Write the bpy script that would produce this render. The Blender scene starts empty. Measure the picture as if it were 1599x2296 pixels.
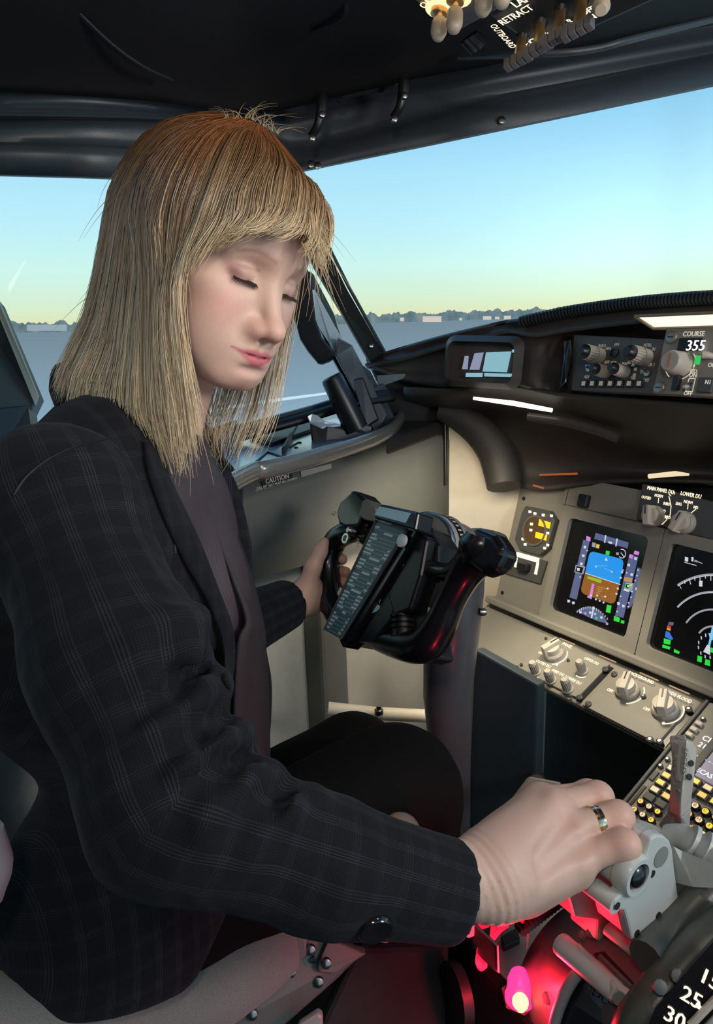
import bpy, math, random
import numpy as np
from mathutils import Vector, Matrix
random.seed(7); RNG = np.random.default_rng(11)
scene = bpy.context.scene
COL = scene.collection

# ------------------------------------------------------------------ camera
FPX, CX, CY = 1600., 799.5, 1148.            # focal length and centre in pixels of the 1599 x 2296 frame
def nrm(v):
    v = np.array(v, float); return v/np.linalg.norm(v)
_d = nrm([200, 6400, FPX]); _l = nrm([-1050, -368, FPX]); _l = nrm(_l-_d*_l.dot(_d)); _f = nrm(np.cross(_d, _l))
if _f[2] < 0: _f = -_f
R = np.array([-_l, _f, -_d])                 # world X right, Y to the nose, Z up
CAM = np.array([0.30, -0.35, 1.22])
cd = bpy.data.cameras.new('camera'); cam = bpy.data.objects.new('camera', cd); COL.objects.link(cam)
cd.sensor_fit = 'VERTICAL'; cd.sensor_height = 36.0; cd.lens = FPX/2296*36.0; cd.clip_start = 0.02
_m = np.eye(4); _m[:3, 0] = R@[1, 0, 0]; _m[:3, 1] = R@[0, -1, 0]; _m[:3, 2] = R@[0, 0, -1]; _m[:3, 3] = CAM
cam.matrix_world = Matrix(_m.tolist()); scene.camera = cam
def P(px, py, z): return CAM + R@(np.array([(px-CX)/FPX, (py-CY)/FPX, 1.])*z)
def ray(px, py): return R@np.array([(px-CX)/FPX, (py-CY)/FPX, 1.])
def on(px, py, p0, n):
    d = ray(px, py); return CAM+d*(np.dot(np.array(p0)-CAM, n)/np.dot(d, n))
def onx(px, py, x): return on(px, py, [x, 0, 0], [1, 0, 0])
def ony(px, py, y): return on(px, py, [0, y, 0], [0, 1, 0])
def onz(px, py, z): return on(px, py, [0, 0, z], [0, 0, 1])

# ------------------------------------------------------------------ light, world, exposure
w = bpy.data.worlds.new('world'); scene.world = w; w.use_nodes = True
w.node_tree.nodes['Background'].inputs[0].default_value = (0.10, 0.13, 0.17, 1)
w.node_tree.nodes['Background'].inputs[1].default_value = 0.10
scene.view_settings.view_transform = 'Standard'; scene.view_settings.look = 'None'
scene.view_settings.gamma = 1.0; scene.view_settings.exposure = 0.0; scene.view_settings.use_curve_mapping = False
def lamp(name, loc, target, power, color, size, kind='AREA', spot=1.0):
    l = bpy.data.lights.new(name, kind); l.energy = power; l.color = color
    if kind == 'AREA': l.size = size
    else: l.shadow_soft_size = size
    if kind == 'SPOT': l.spot_size = spot; l.spot_blend = 0.6
    o = bpy.data.objects.new(name, l); COL.objects.link(o); o.location = loc
    o.rotation_euler = (Vector(target)-Vector(loc)).to_track_quat('-Z', 'Y').to_euler(); return o
lamp('dome_lamp', (0.45, -0.55, 1.72), (-0.15, 0.05, 0.8), 3.6, (1.0, 0.87, 0.76), 0.16)
lamp('overhead_flood_lamp', (0.12, 0.12, 1.60), (-0.12, 0.40, 0.6), 4.0, (1.0, 0.84, 0.64), 0.10)
lamp('window_fill', (0.72, 0.40, 1.34), (-0.35, -0.05, 1.25), 5.5, (1.0, 0.91, 0.88), 0.20)  # unseen fill added for the face, in place of right window light
lamp('face_fill_spot', tuple(CAM+R@np.array([.42, -.36, .06])), tuple(P(530, 680, .62)), 10.0, (1.0, 0.88, 0.83), 0.09, 'SPOT', math.radians(36))  # spot added to brighten the face, no such lamp in the cockpit
lamp('glareshield_flood_lamp', tuple(P(1075, 1060, 1.16)), tuple(P(1000, 1290, 1.42)), 4.8, (1.0, 0.86, 0.64), 0.05, 'SPOT', math.radians(116))
lamp('panel_flood_lamp', tuple(P(1330, 1100, 1.12)), tuple(P(1270, 1560, 1.20)), 6.0, (1.0, 0.85, 0.62), 0.04, 'SPOT', math.radians(84))

# ------------------------------------------------------------------ materials
def srgb(r, g, b):
    def c(x):
        x /= 255.; return x/12.92 if x <= .04045 else ((x+.055)/1.055)**2.4
    return (c(r), c(g), c(b), 1)
MATS = {}
def mat(name, col, rough=.5, metal=0., spec=.5, var=.12, scale=60., bump=0., bscale=400., coat=0., attr=None, sheen=0., sub=0.):
    """procedural principled material: colour broken up by noise, optional fine bump"""
    if name in MATS: return MATS[name]
    m = bpy.data.materials.new(name); m.use_nodes = True; nt = m.node_tree; b = nt.nodes['Principled BSDF']
    b.inputs['Roughness'].default_value = rough; b.inputs['Metallic'].default_value = metal
    b.inputs['Specular IOR Level'].default_value = spec; b.inputs['Coat Weight'].default_value = coat
    b.inputs['Coat Roughness'].default_value = .12
    if sheen: b.inputs['Sheen Weight'].default_value = sheen
    if sub:
        b.inputs['Subsurface Weight'].default_value = sub; b.inputs['Subsurface Radius'].default_value = (1., .35, .2); b.inputs['Subsurface Scale'].default_value = .006
    tc = nt.nodes.new('ShaderNodeTexCoord'); no = nt.nodes.new('ShaderNodeTexNoise')
    no.inputs['Scale'].default_value = scale; no.inputs['Detail'].default_value = 4
    nt.links.new(tc.outputs['Object'], no.inputs['Vector'])
    hv = nt.nodes.new('ShaderNodeMapRange'); hv.inputs[3].default_value = 1-var; hv.inputs[4].default_value = 1+var
    nt.links.new(no.outputs['Fac'], hv.inputs[0])
    mx = nt.nodes.new('ShaderNodeVectorMath'); mx.operation = 'SCALE'
    if attr:
        at = nt.nodes.new('ShaderNodeAttribute'); at.attribute_name = attr; nt.links.new(at.outputs['Color'], mx.inputs[0])
    else: mx.inputs[0].default_value = col[:3]
    nt.links.new(hv.outputs[0], mx.inputs['Scale']); nt.links.new(mx.outputs[0], b.inputs['Base Color'])
    if bump:
        n2 = nt.nodes.new('ShaderNodeTexNoise'); n2.inputs['Scale'].default_value = bscale; n2.inputs['Detail'].default_value = 3
        nt.links.new(tc.outputs['Object'], n2.inputs['Vector'])
        bp = nt.nodes.new('ShaderNodeBump'); bp.inputs['Strength'].default_value = bump; bp.inputs['Distance'].default_value = .002
        nt.links.new(n2.outputs['Fac'], bp.inputs['Height']); nt.links.new(bp.outputs[0], b.inputs['Normal'])
    MATS[name] = m; return m
def glow(name, col, strength=1.):
    """a surface that gives off light (screens, back-lit legends, lamps)"""
    if name in MATS: return MATS[name]
    m = bpy.data.materials.new(name); m.use_nodes = True; nt = m.node_tree; b = nt.nodes['Principled BSDF']
    b.inputs['Base Color'].default_value = (.02, .02, .02, 1); b.inputs['Roughness'].default_value = .4
    b.inputs['Emission Color'].default_value = col; b.inputs['Emission Strength'].default_value = strength
    MATS[name] = m; return m
def glass(name, tint=(.97, .99, 1, 1), refl=.004):
    if name in MATS: return MATS[name]
    m = bpy.data.materials.new(name); m.use_nodes = True; nt = m.node_tree; nt.nodes.remove(nt.nodes['Principled BSDF'])
    out = nt.nodes['Material Output']; t = nt.nodes.new('ShaderNodeBsdfTransparent'); t.inputs[0].default_value = tint
    g = nt.nodes.new('ShaderNodeBsdfGlossy'); g.inputs['Roughness'].default_value = .02
    mx = nt.nodes.new('ShaderNodeMixShader'); mx.inputs[0].default_value = refl
    nt.links.new(t.outputs[0], mx.inputs[1]); nt.links.new(g.outputs[0], mx.inputs[2]); nt.links.new(mx.outputs[0], out.inputs[0])
    MATS[name] = m; return m

# ------------------------------------------------------------------ object helpers
def thing(name, label, cat, loc=(0, 0, 0), group=None):
    o = bpy.data.objects.new(name, None); COL.objects.link(o); o.location = loc; o.empty_display_size = .02
    o['label'] = label; o['category'] = cat
    if group: o['group'] = group
    return o
def tag(o, label=None, cat=None, group=None, kind=None):
    if label: o['label'] = label
    if cat: o['category'] = cat
    if group: o['group'] = group
    if kind: o['kind'] = kind
    return o
def wloc(o):
    v = np.zeros(3)
    while o is not None: v = v+np.array(o.location); o = o.parent
    return v
class MB:
    """collects shapes in world coordinates; build() links them as ONE mesh object"""
    def __init__(s): s.v = []; s.f = []; s.m = []; s.n = 0; s.mats = []
    def mi(s, m):
        if m is None: return 0
        if m not in s.mats: s.mats.append(m)
        return s.mats.index(m)
    def add(s, verts, faces, m=None):
        k = s.mi(m); s.v.append(np.asarray(verts, float).reshape(-1, 3))
        for f in faces: s.f.append([i+s.n for i in f]); s.m.append(k)
        s.n += len(s.v[-1]); return s
    def hexa(s, a, m=None):
        # a: 8 corners, bottom ring then top ring
        return s.add(a, [(3, 2, 1, 0), (4, 5, 6, 7), (0, 1, 5, 4), (1, 2, 6, 5), (2, 3, 7, 6), (3, 0, 4, 7)], m)
    def box(s, F, u0, u1, v0, v1, w0, w1, m=None):
        return s.hexa([F.g(*p) for p in [(u0, v0, w0), (u1, v0, w0), (u1, v1, w0), (u0, v1, w0), (u0, v0, w1), (u1, v0, w1), (u1, v1, w1), (u0, v1, w1)]], m)
    def prism(s, pts, d, m=None):
        pts = np.asarray(pts, float); k = len(pts); d = np.asarray(d, float)
        fs = [tuple(range(k))[::-1], tuple(range(k, 2*k))]+[(i, (i+1) % k, (i+1) % k+k, i+k) for i in range(k)]
        return s.add(np.vstack([pts, pts+d]), fs, m)
    def cyl(s, a, b, r0, r1=None, seg=16, m=None, caps=True):
        return s.tube([a, b], [r0, r0 if r1 is None else r1], seg, m, caps)
    def tube(s, pts, rad, seg=10, m=None, caps=True, flat=1., up=None):
        pts = np.asarray(pts, float); k = len(pts)
        rad = np.full(k, rad) if np.isscalar(rad) else np.asarray(rad, float)
        T = np.gradient(pts, axis=0) if k > 2 else np.array([pts[1]-pts[0]]*2)
        T /= np.linalg.norm(T, axis=1)[:, None]+1e-12
        ref = np.array(up, float) if up is not None else (np.array([0, 0, 1.]) if abs(T[0][2]) < .9 else np.array([1., 0, 0]))
        vs = []; nv = ref-T[0]*ref.dot(T[0]); nv /= np.linalg.norm(nv)
        for i in range(k):
            nv = nv-T[i]*nv.dot(T[i]); nv /= np.linalg.norm(nv); bv = np.cross(T[i], nv)
            for j in range(seg):
                a = 2*math.pi*j/seg; vs.append(pts[i]+rad[i]*(math.cos(a)*bv+flat*math.sin(a)*nv))
        fs = [(i*seg+j, i*seg+(j+1) % seg, (i+1)*seg+(j+1) % seg, (i+1)*seg+j) for i in range(k-1) for j in range(seg)]
        if caps: fs += [tuple(range(seg))[::-1], tuple(range((k-1)*seg, k*seg))]
        return s.add(vs, fs, m)
    def lathe(s, o, ax, prof, seg=20, m=None, side=None):
        ax = nrm(ax); t = nrm(np.cross(ax, [0, 0, 1.] if abs(ax[2]) < .9 else [1., 0, 0])); b = np.cross(ax, t); vs = []
        for h, r in prof:
            for j in range(seg):
                a = 2*math.pi*j/seg; vs.append(np.array(o)+ax*h+r*(math.cos(a)*t+math.sin(a)*b))
        k = len(prof); fs = [(i*seg+j, i*seg+(j+1) % seg, (i+1)*seg+(j+1) % seg, (i+1)*seg+j) for i in range(k-1) for j in range(seg)]
        fs += [tuple(range(seg))[::-1], tuple(range((k-1)*seg, k*seg))]
        return s.add(vs, fs, m)
    def sphere(s, c, r, m=None, seg=12, rings=8, sc=(1, 1, 1), F=None):
        vs = []; B = np.eye(3) if F is None else F
        for i in range(rings+1):
            t = math.pi*i/rings
            for j in range(seg):
                a = 2*math.pi*j/seg; p = np.array([math.sin(t)*math.cos(a)*sc[0], math.sin(t)*math.sin(a)*sc[1], math.cos(t)*sc[2]])*r
                vs.append(np.array(c)+p@B)
        fs = [(i*seg+j, (i+1)*seg+j, (i+1)*seg+(j+1) % seg, i*seg+(j+1) % seg) for i in range(rings) for j in range(seg)]
        return s.add(vs, fs, m)
    def sheet(s, G, m=None, closed=False):
        G = np.asarray(G, float); a, b = G.shape[:2]
        fs = [(i*b+j, i*b+j+1, (i+1)*b+j+1, (i+1)*b+j) for i in range(a-1) for j in range(b-1)]
        return s.add(G.reshape(-1, 3), fs, m)
    def build(s, name, m=None, parent=None, bevel=0., bseg=2, smooth=None, solid=0., subsurf=0, label=None, kind=None):
        me = bpy.data.meshes.new(name); V = np.vstack(s.v)
        base = wloc(parent) if parent is not None else np.array([V[:, 0].mean(), V[:, 1].mean(), V[:, 2].min()])
        me.from_pydata((V-base).tolist(), [], s.f)
        ml = s.mats if s.mats else [m]
        for x in ml: me.materials.append(x if x is not None else m)
        if len(ml) > 1: me.polygons.foreach_set('material_index', s.m)
        me.validate()
        if smooth is not None:
            me.polygons.foreach_set('use_smooth', [True]*len(me.polygons))
            if smooth < 180: me.set_sharp_from_angle(angle=math.radians(smooth))
        o = bpy.data.objects.new(name, me); COL.objects.link(o)
        if parent is not None: o.parent = parent
        else: o.location = base
        if solid:
            md = o.modifiers.new('thick', 'SOLIDIFY'); md.thickness = solid; md.offset = -1
        if subsurf:
            md = o.modifiers.new('sub', 'SUBSURF'); md.levels = subsurf; md.render_levels = subsurf
        if bevel:
            md = o.modifiers.new('bevel', 'BEVEL'); md.width = bevel; md.segments = bseg; md.limit_method = 'ANGLE'; md.angle_limit = math.radians(40)
        if label: o['label'] = label
        if kind: o['kind'] = kind
        return o
_fontcache = {}
def textmesh(t):
    if t in _fontcache: return _fontcache[t]
    c = bpy.data.curves.new('lettering', 'FONT'); c.body = t; c.align_x = 'CENTER'; c.align_y = 'CENTER'; c.resolution_u = 2
    o = bpy.data.objects.new('lettering', c); COL.objects.link(o)
    me = bpy.data.meshes.new_from_object(o.evaluated_get(bpy.context.evaluated_depsgraph_get()))
    v = np.array([x.co[:] for x in me.vertices]); f = [tuple(p.vertices) for p in me.polygons]
    bpy.data.objects.remove(o); bpy.data.curves.remove(c); bpy.data.meshes.remove(me)
    _fontcache[t] = (v, f); return v, f
class Frame:
    """a real plane in the cockpit: origin, u to the right, v up the plane, w out of it"""
    def __init__(s, o, u, v):
        s.o = np.array(o, float); s.u = nrm(u); v = np.array(v, float); s.v = nrm(v-s.u*v.dot(s.u)); s.w = np.cross(s.u, s.v)
    def g(s, u, v, w=0.): return s.o+s.u*u+s.v*v+s.w*w
    def uv(s, px, py, w=0.):
        p = on(px, py, s.o+s.w*w, s.w)-s.o; return p.dot(s.u), p.dot(s.v)
    def at(s, px, py, w=0.): return on(px, py, s.o+s.w*w, s.w)+0*s.w
    def poly(s, mb, pts, w, m):           # flat print: points on the plane
        a = np.array([s.at(x, y, w) for x, y in pts]); n = np.cross(a[1]-a[0], a[2]-a[0])
        if n.dot(s.w) < 0: a = a[::-1]
        mb.add(a, [tuple(range(len(a)))], m)
    def text(s, mb, t, px, py, h, w=.0006, m=None, ang=0., sx=1., bold=0.):
        v, f = textmesh(t); u0, v0 = s.uv(px, py, w); ca, sa = math.cos(ang), math.sin(ang)
        offs = [(0, 0)] if not bold else [(0, 0), (bold, 0)]
        for dx, dy in offs:
            q = [s.g(u0+(x*sx*ca-y*sa)*h+dx, v0+(x*sx*sa+y*ca)*h+dy, w+dx*.05) for x, y, _ in v]; mb.add(q, f, m)
    def line(s, mb, a, b, wd, w, m):
        a = np.array(s.uv(*a, w)); b = np.array(s.uv(*b, w)); t = (b-a)/np.linalg.norm(b-a); n = np.array([-t[1], t[0]])*wd/2
        mb.add([s.g(*(a-n), w), s.g(*(b-n), w), s.g(*(b+n), w), s.g(*(a+n), w)], [(0, 1, 2, 3)], m)
def tilted(p0, deg):
    a = math.radians(deg); return Frame(p0, (1, 0, 0), (0, math.sin(a), math.cos(a)))
def rrect(F, u0, u1, v0, v1, r, w, k=4):
    out = []
    for cx, cy, a0 in [(u1-r, v1-r, 0), (u0+r, v1-r, 90), (u0+r, v0+r, 180), (u1-r, v0+r, 270)]:
        for i in range(k+1):
            a = math.radians(a0+90*i/k); out.append(F.g(cx+r*math.cos(a), cy+r*math.sin(a), w))
    return out
def spline(pts, n=8):
    """Catmull-Rom through rows of any width"""
    p = np.asarray(pts, float); p = np.vstack([2*p[0]-p[1], p, 2*p[-1]-p[-2]]); out = []
    for i in range(1, len(p)-2):
        for j in range(n):
            t = j/n; out.append(.5*((2*p[i])+(-p[i-1]+p[i+1])*t+(2*p[i-1]-5*p[i]+4*p[i+1]-p[i+2])*t*t+(-p[i-1]+3*p[i]-3*p[i+1]+p[i+2])*t**3))
    out.append(p[-2]); return np.array(out)
def PP(rows): return np.array([P(*r) for r in rows])
def curve_grid(rows, n=6, k=4):
    """rows of (px,py,z) control points with equal length -> smooth grid of world points"""
    A = np.array([[P(*q) for q in r] for r in rows]); A = np.array([spline(r, n) for r in A])
    return np.array([spline(A[:, j], k) for j in range(A.shape[1])]).transpose(1, 0, 2)
# ------------------------------------------------------------------ implicit surfaces -> quads
def smin(a, b, k):
    h = np.clip(.5+.5*(b-a)/k, 0, 1); return b*(1-h)+a*h-k*h*(1-h)
def smax(a, b, k): return -smin(-a, -b, k)
def cap(p, a, b, ra, rb):
    a = np.asarray(a, float); d = np.asarray(b, float)-a; q = p-a
    t = np.clip(q@d/(d@d), 0, 1); return np.linalg.norm(q-t[:, None]*d, axis=1)-(ra+(rb-ra)*t)
def ell(p, c, r, B=None):
    q = p-np.asarray(c, float)
    if B is not None: q = q@np.asarray(B).T
    r = np.asarray(r, float); k0 = np.linalg.norm(q/r, axis=1); k1 = np.linalg.norm(q/(r*r), axis=1)
    return k0*(k0-1)/(k1+1e-9)
def surface_nets(fn, lo, hi, h):
    lo = np.array(lo, float); dim = np.ceil((np.array(hi)-lo)/h).astype(int)+1; C = 4
    dim = ((dim+C-1)//C)*C+1; cdim = (dim-1)//C+1
    gi = np.stack(np.meshgrid(*[np.arange(k) for k in cdim], indexing='ij'), -1).reshape(-1, 3)
    cv = fn(lo+gi*h*C).reshape(cdim)
    D = np.kron(cv[:-1, :-1, :-1], np.ones((C, C, C))); D = np.pad(D, ((0, 1),)*3, mode='edge')
    near = np.abs(cv[:-1, :-1, :-1]) < h*C*2.6
    nm = np.pad(np.kron(near, np.ones((C, C, C), bool)), ((0, 1),)*3, mode='edge')
    idx = np.argwhere(nm)
    out = np.empty(len(idx))
    for i in range(0, len(idx), 400000): out[i:i+400000] = fn(lo+idx[i:i+400000]*h)
    D[nm] = out
    ins = D < 0; dx, dy, dz = [k-1 for k in D.shape]
    cnt = np.zeros((dx, dy, dz), np.int8)
    cor = [(i, j, k) for i in (0, 1) for j in (0, 1) for k in (0, 1)]
    for i, j, k in cor: cnt += ins[i:i+dx, j:j+dy, k:k+dz]
    act = (cnt > 0) & (cnt < 8); ids = np.full(act.shape, -1, int); cells = np.argwhere(act); ids[act] = np.arange(len(cells))
    acc = np.zeros((len(cells), 3)); num = np.zeros(len(cells))
    for a in cor:
        for ax in range(3):
            if a[ax]: continue
            b = list(a); b[ax] = 1
            da = D[tuple((cells+a).T)]; db = D[tuple((cells+b).T)]; x = (da < 0) != (db < 0)
            t = np.where(x, da/(da-db+1e-12), 0); q = np.tile(np.array(a, float), (len(cells), 1)); q[:, ax] += t
            acc[x] += q[x]; num[x] += 1
    V = lo+(cells+acc/num[:, None])*h
    F = []
    for ax in range(3):
        s0 = [slice(None)]*3; s1 = [slice(None)]*3; s0[ax] = slice(0, -1); s1[ax] = slice(1, None)
        A = ins[tuple(s0)]; B = ins[tuple(s1)]; e = np.argwhere(A != B)
        o1, o2 = [(1, 2), (2, 0), (0, 1)][ax]
        ok = (e[:, o1] > 0) & (e[:, o2] > 0) & (e[:, o1] < act.shape[o1]) & (e[:, o2] < act.shape[o2]) & (e[:, ax] < act.shape[ax]); e = e[ok]
        q = []
        for d1, d2 in [(1, 1), (0, 1), (0, 0), (1, 0)]:
            c = e.copy(); c[:, o1] -= d1; c[:, o2] -= d2; q.append(ids[tuple(c.T)])
        q = np.stack(q, 1); fl = ~A[tuple(e.T)]
        q[fl] = q[fl][:, ::-1]; F.append(q)
    F = np.vstack(F); F = F[(F >= 0).all(1)]
    return V, F
def relax(V, F, it=2, lam=.5):
    E = np.vstack([F[:, [0, 1]], F[:, [1, 2]], F[:, [2, 3]], F[:, [3, 0]]])
    for _ in range(it):
        S = np.zeros_like(V); N = np.zeros(len(V))
        for a, b in ((0, 1), (1, 0)):
            for k in range(3): S[:, k] += np.bincount(E[:, a], V[E[:, b], k], len(V))
            N += np.bincount(E[:, a], minlength=len(V))
        V = V+(S/N[:, None]-V)*lam
    return V
def mesh_np(name, V, F, m, parent=None, smooth=True, attrs=None):
    me = bpy.data.meshes.new(name); base = wloc(parent) if parent is not None else np.zeros(3); V = V-base
    F = np.asarray(F); me.vertices.add(len(V)); me.vertices.foreach_set('co', V.ravel())
    me.loops.add(F.size); me.loops.foreach_set('vertex_index', F.ravel().astype(np.int32))
    me.polygons.add(len(F)); me.polygons.foreach_set('loop_start', np.arange(0, F.size, F.shape[1], dtype=np.int32))
    me.polygons.foreach_set('loop_total', np.full(len(F), F.shape[1], np.int32))
    me.polygons.foreach_set('use_smooth', np.full(len(F), smooth)); me.update(calc_edges=True); me.validate()
    me.materials.append(m)
    for k, a in (attrs or {}).items():
        if a.shape[1] == 4: me.color_attributes.new(k, 'FLOAT_COLOR', 'POINT').data.foreach_set('color', a.ravel())
        else: me.attributes.new(k, 'FLOAT_VECTOR', 'POINT').data.foreach_set('vector', a.ravel())
    o = bpy.data.objects.new(name, me); COL.objects.link(o)
    if parent is not None: o.parent = parent
    return o
# ------------------------------------------------------------------ materials of the cockpit
DARK = mat('dark_liner', (.0115, .0108, .0120), .55, bump=.25, bscale=900, var=.1)
HEADER = mat('header_paint', (.045, .052, .06), .38, bump=.15, bscale=1200)
FRAME = mat('window_frame_paint', (.05, .065, .078), .35, bump=.1, bscale=900)
RUBBER = mat('black_rubber', (.008, .009, .010), .5)
GREY = mat('panel_grey', (.19, .19, .168), .48, bump=.12, bscale=1500, var=.05)
WALLG = mat('sidewall_grey', (.135, .14, .122), .52, bump=.2, bscale=1200, var=.06)
BEIGE = mat('lining_beige', (.68, .62, .50), .5, bump=.15, bscale=600, var=.06)
PANEL = mat('instrument_panel_grey', (.235, .225, .19), .5, bump=.15, bscale=1500, var=.05)
PANELD = mat('instrument_panel_dark', (.07, .073, .072), .5, bump=.1, bscale=1500)
BLACK = mat('black_plastic', (.009, .009, .010), .35, bump=.05, bscale=900)
MATTE = mat('black_matte', (.006, .006, .007), .8)
GLOSSB = mat('gloss_black', (.006, .006, .008), .26, coat=.3)
COAM = mat('glareshield_leather', (.042, .036, .030), .36, bump=.35, bscale=1400, var=.1)
STEEL = mat('screw_steel', (.35, .34, .32), .3, 1.)
KNOB = mat('knob_cream', (.50, .46, .39), .42, var=.05)
KNOBD = mat('knob_shade', (.36, .34, .30), .4)
LEGEND = glow('backlit_legend', srgb(255, 236, 200), 1.6)
SILL = mat('sill_paint', (.075, .085, .095), .25, coat=.4)
FLOORM = mat('floor_carpet', (.02, .02, .022), .9, bump=.6, bscale=300)

def struct(o): o['kind'] = 'structure'; return o
# ------------------------------------------------------------------ the projected outside world on its curved screen
HZ = 1.268
def screen_material():
    m = bpy.data.materials.new('projected_dusk'); m.use_nodes = True; nt = m.node_tree; N = nt.nodes; L = nt.links
    for x in list(N): N.remove(x)
    out = N.new('ShaderNodeOutputMaterial'); em = N.new('ShaderNodeEmission'); L.new(em.outputs[0], out.inputs[0])
    geo = N.new('ShaderNodeNewGeometry'); sp = N.new('ShaderNodeSeparateXYZ'); L.new(geo.outputs['Position'], sp.inputs[0])
    def M(op, a, b=None, c=None):
        n = N.new('ShaderNodeMath'); n.operation = op
        for i, x in enumerate((a, b, c)):
            if x is None: continue
            if isinstance(x, (int, float)): n.inputs[i].default_value = x
            else: L.new(x, n.inputs[i])
        return n.outputs[0]
    e = M('DIVIDE', M('SUBTRACT', sp.outputs[2], HZ), 3.0)
    az = M('ARCTAN2', sp.outputs[0], sp.outputs[1])
    def ramp(fac, stops):
        r = N.new('ShaderNodeValToRGB'); el = r.color_ramp.elements
        while len(el) < len(stops): el.new(.5)
        for q, (p, c) in zip(el, stops): q.position = p; q.color = c
        L.new(fac, r.inputs[0]); return r.outputs[0]
    sky = ramp(M('MULTIPLY', e, 2.0), [(0, srgb(233, 230, 176)), (.06, srgb(222, 241, 208)), (.16, srgb(212, 249, 238)), (.28, srgb(194, 242, 251)), (.42, srgb(178, 231, 252)), (.6, srgb(146, 209, 246)), (.95, srgb(108, 168, 223))])
    gnd = ramp(M('MULTIPLY', e, -3.0), [(0, srgb(120, 142, 154)), (.12, srgb(128, 151, 166)), (.4, srgb(140, 172, 192)), (.75, srgb(160, 205, 226)), (1, srgb(170, 215, 235))])
    cx = N.new('ShaderNodeCombineXYZ'); L.new(M('MULTIPLY', az, 34.0), cx.inputs[0])
    n1 = N.new('ShaderNodeTexNoise'); n1.inputs['Scale'].default_value = 1.0; n1.inputs['Detail'].default_value = 7; n1.inputs['Roughness'].default_value = .62; L.new(cx.outputs[0], n1.inputs['Vector'])
    top = M('MULTIPLY', M('SUBTRACT', n1.outputs['Fac'], .22), .042)
    tree = M('LESS_THAN', e, M('MAXIMUM', top, .004))
    n2 = N.new('ShaderNodeTexNoise'); n2.inputs['Scale'].default_value = 26; n2.inputs['Detail'].default_value = 4; L.new(geo.outputs['Position'], n2.inputs['Vector'])
    tc = ramp(n2.outputs['Fac'], [(.3, srgb(88, 112, 122)), (.55, srgb(112, 133, 140)), (.75, srgb(140, 150, 146))])
    def mix(f, a, b):
        x = N.new('ShaderNodeMix'); x.data_type = 'RGBA'; L.new(f, x.inputs[0]); L.new(a, x.inputs[6]); L.new(b, x.inputs[7]); return x.outputs[2]
    c = mix(tree, sky, tc); c = mix(M('LESS_THAN', e, -.001), c, gnd)
    # bright patch where the sun has just gone, and the soft seam where two projectors meet
    g = M('POWER', 2.718, M('MULTIPLY', M('ADD', M('POWER', M('DIVIDE', M('SUBTRACT', az, -.64), .20), 2), M('POWER', M('DIVIDE', M('SUBTRACT', e, .11), .10), 2)), -1.0))
    seam = M('POWER', 2.718, M('MULTIPLY', M('POWER', M('DIVIDE', M('SUBTRACT', az, -.585), .03), 2), -1.0))
    L.new(c, em.inputs[0]); L.new(M('SUBTRACT', M('ADD', 1.0, M('MULTIPLY', g, .22)), M('MULTIPLY', seam, .06)), em.inputs[1])
    return m
scr = thing('projection_screen', 'curved projection screen outside the windows showing a blue dusk sky over a treeline and airfield', 'screen', (0, 0, 0))
mb = MB(); SR = 3.0
def cylp(a, z, r=SR): return np.array([r*math.sin(a), r*math.cos(a), z])
mb.sheet([[cylp(math.radians(a), z) for a in np.linspace(-150, 120, 91)] for z in np.linspace(-.6, 4.2, 13)])
mb.build('screen_surface', screen_material(), scr, smooth=180)
def on_screen(px, py, r=SR-.01):
    d = ray(px, py); a = d[0]**2+d[1]**2; b = CAM[0]*d[0]+CAM[1]*d[1]; c = CAM[0]**2+CAM[1]**2-r*r
    t = (-b+math.sqrt(b*b-a*c))/a; return CAM+d*t
PROJB = glow('projected_building', srgb(212, 200, 190), 1.); PROJW = glow('projected_white', srgb(205, 232, 244), 1.)
for x0, x1, y0, y1, mm in [(948, 990, 709, 722, PROJB), (897, 906, 712, 720, PROJB), (1083, 1102, 709, 717, PROJB), (1110, 1120, 710, 716, PROJB), (1130, 1146, 708, 716, PROJB), (1204, 1226, 703, 713, PROJB), (1030, 1036, 713, 718, PROJB), (60, 150, 728, 742, glow('projected_haze', srgb(150, 168, 176), 1.))]:
    m2 = MB(); m2.add([on_screen(x, y) for x, y in [(x0, y1), (x1, y1), (x1, y0), (x0, y0)]], [(0, 1, 2, 3)]); m2.build('projected_hangar', mm, scr)
m2 = MB(); m2.add([on_screen(x, y) for x, y in [(420, 923), (600, 896), (760, 876), (760, 881), (600, 903), (420, 932)]], [(0, 1, 4, 5), (1, 2, 3, 4)]); m2.build('projected_runway_line', PROJW, scr)

# ------------------------------------------------------------------ floor, walls, ceiling
FRM = MB(); FRM.add([(-1.1, -1., .12), (.9, -1., .12), (.9, 1., .12), (-1.1, 1., .12), (-1.1, -1., .06), (.9, -1., .06), (.9, 1., .06), (-1.1, 1., .06)], [(0, 1, 2, 3), (7, 6, 5, 4), (0, 4, 5, 1), (1, 5, 6, 2), (2, 6, 7, 3), (3, 7, 4, 0)])
struct(FRM.build('floor', FLOORM))
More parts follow.
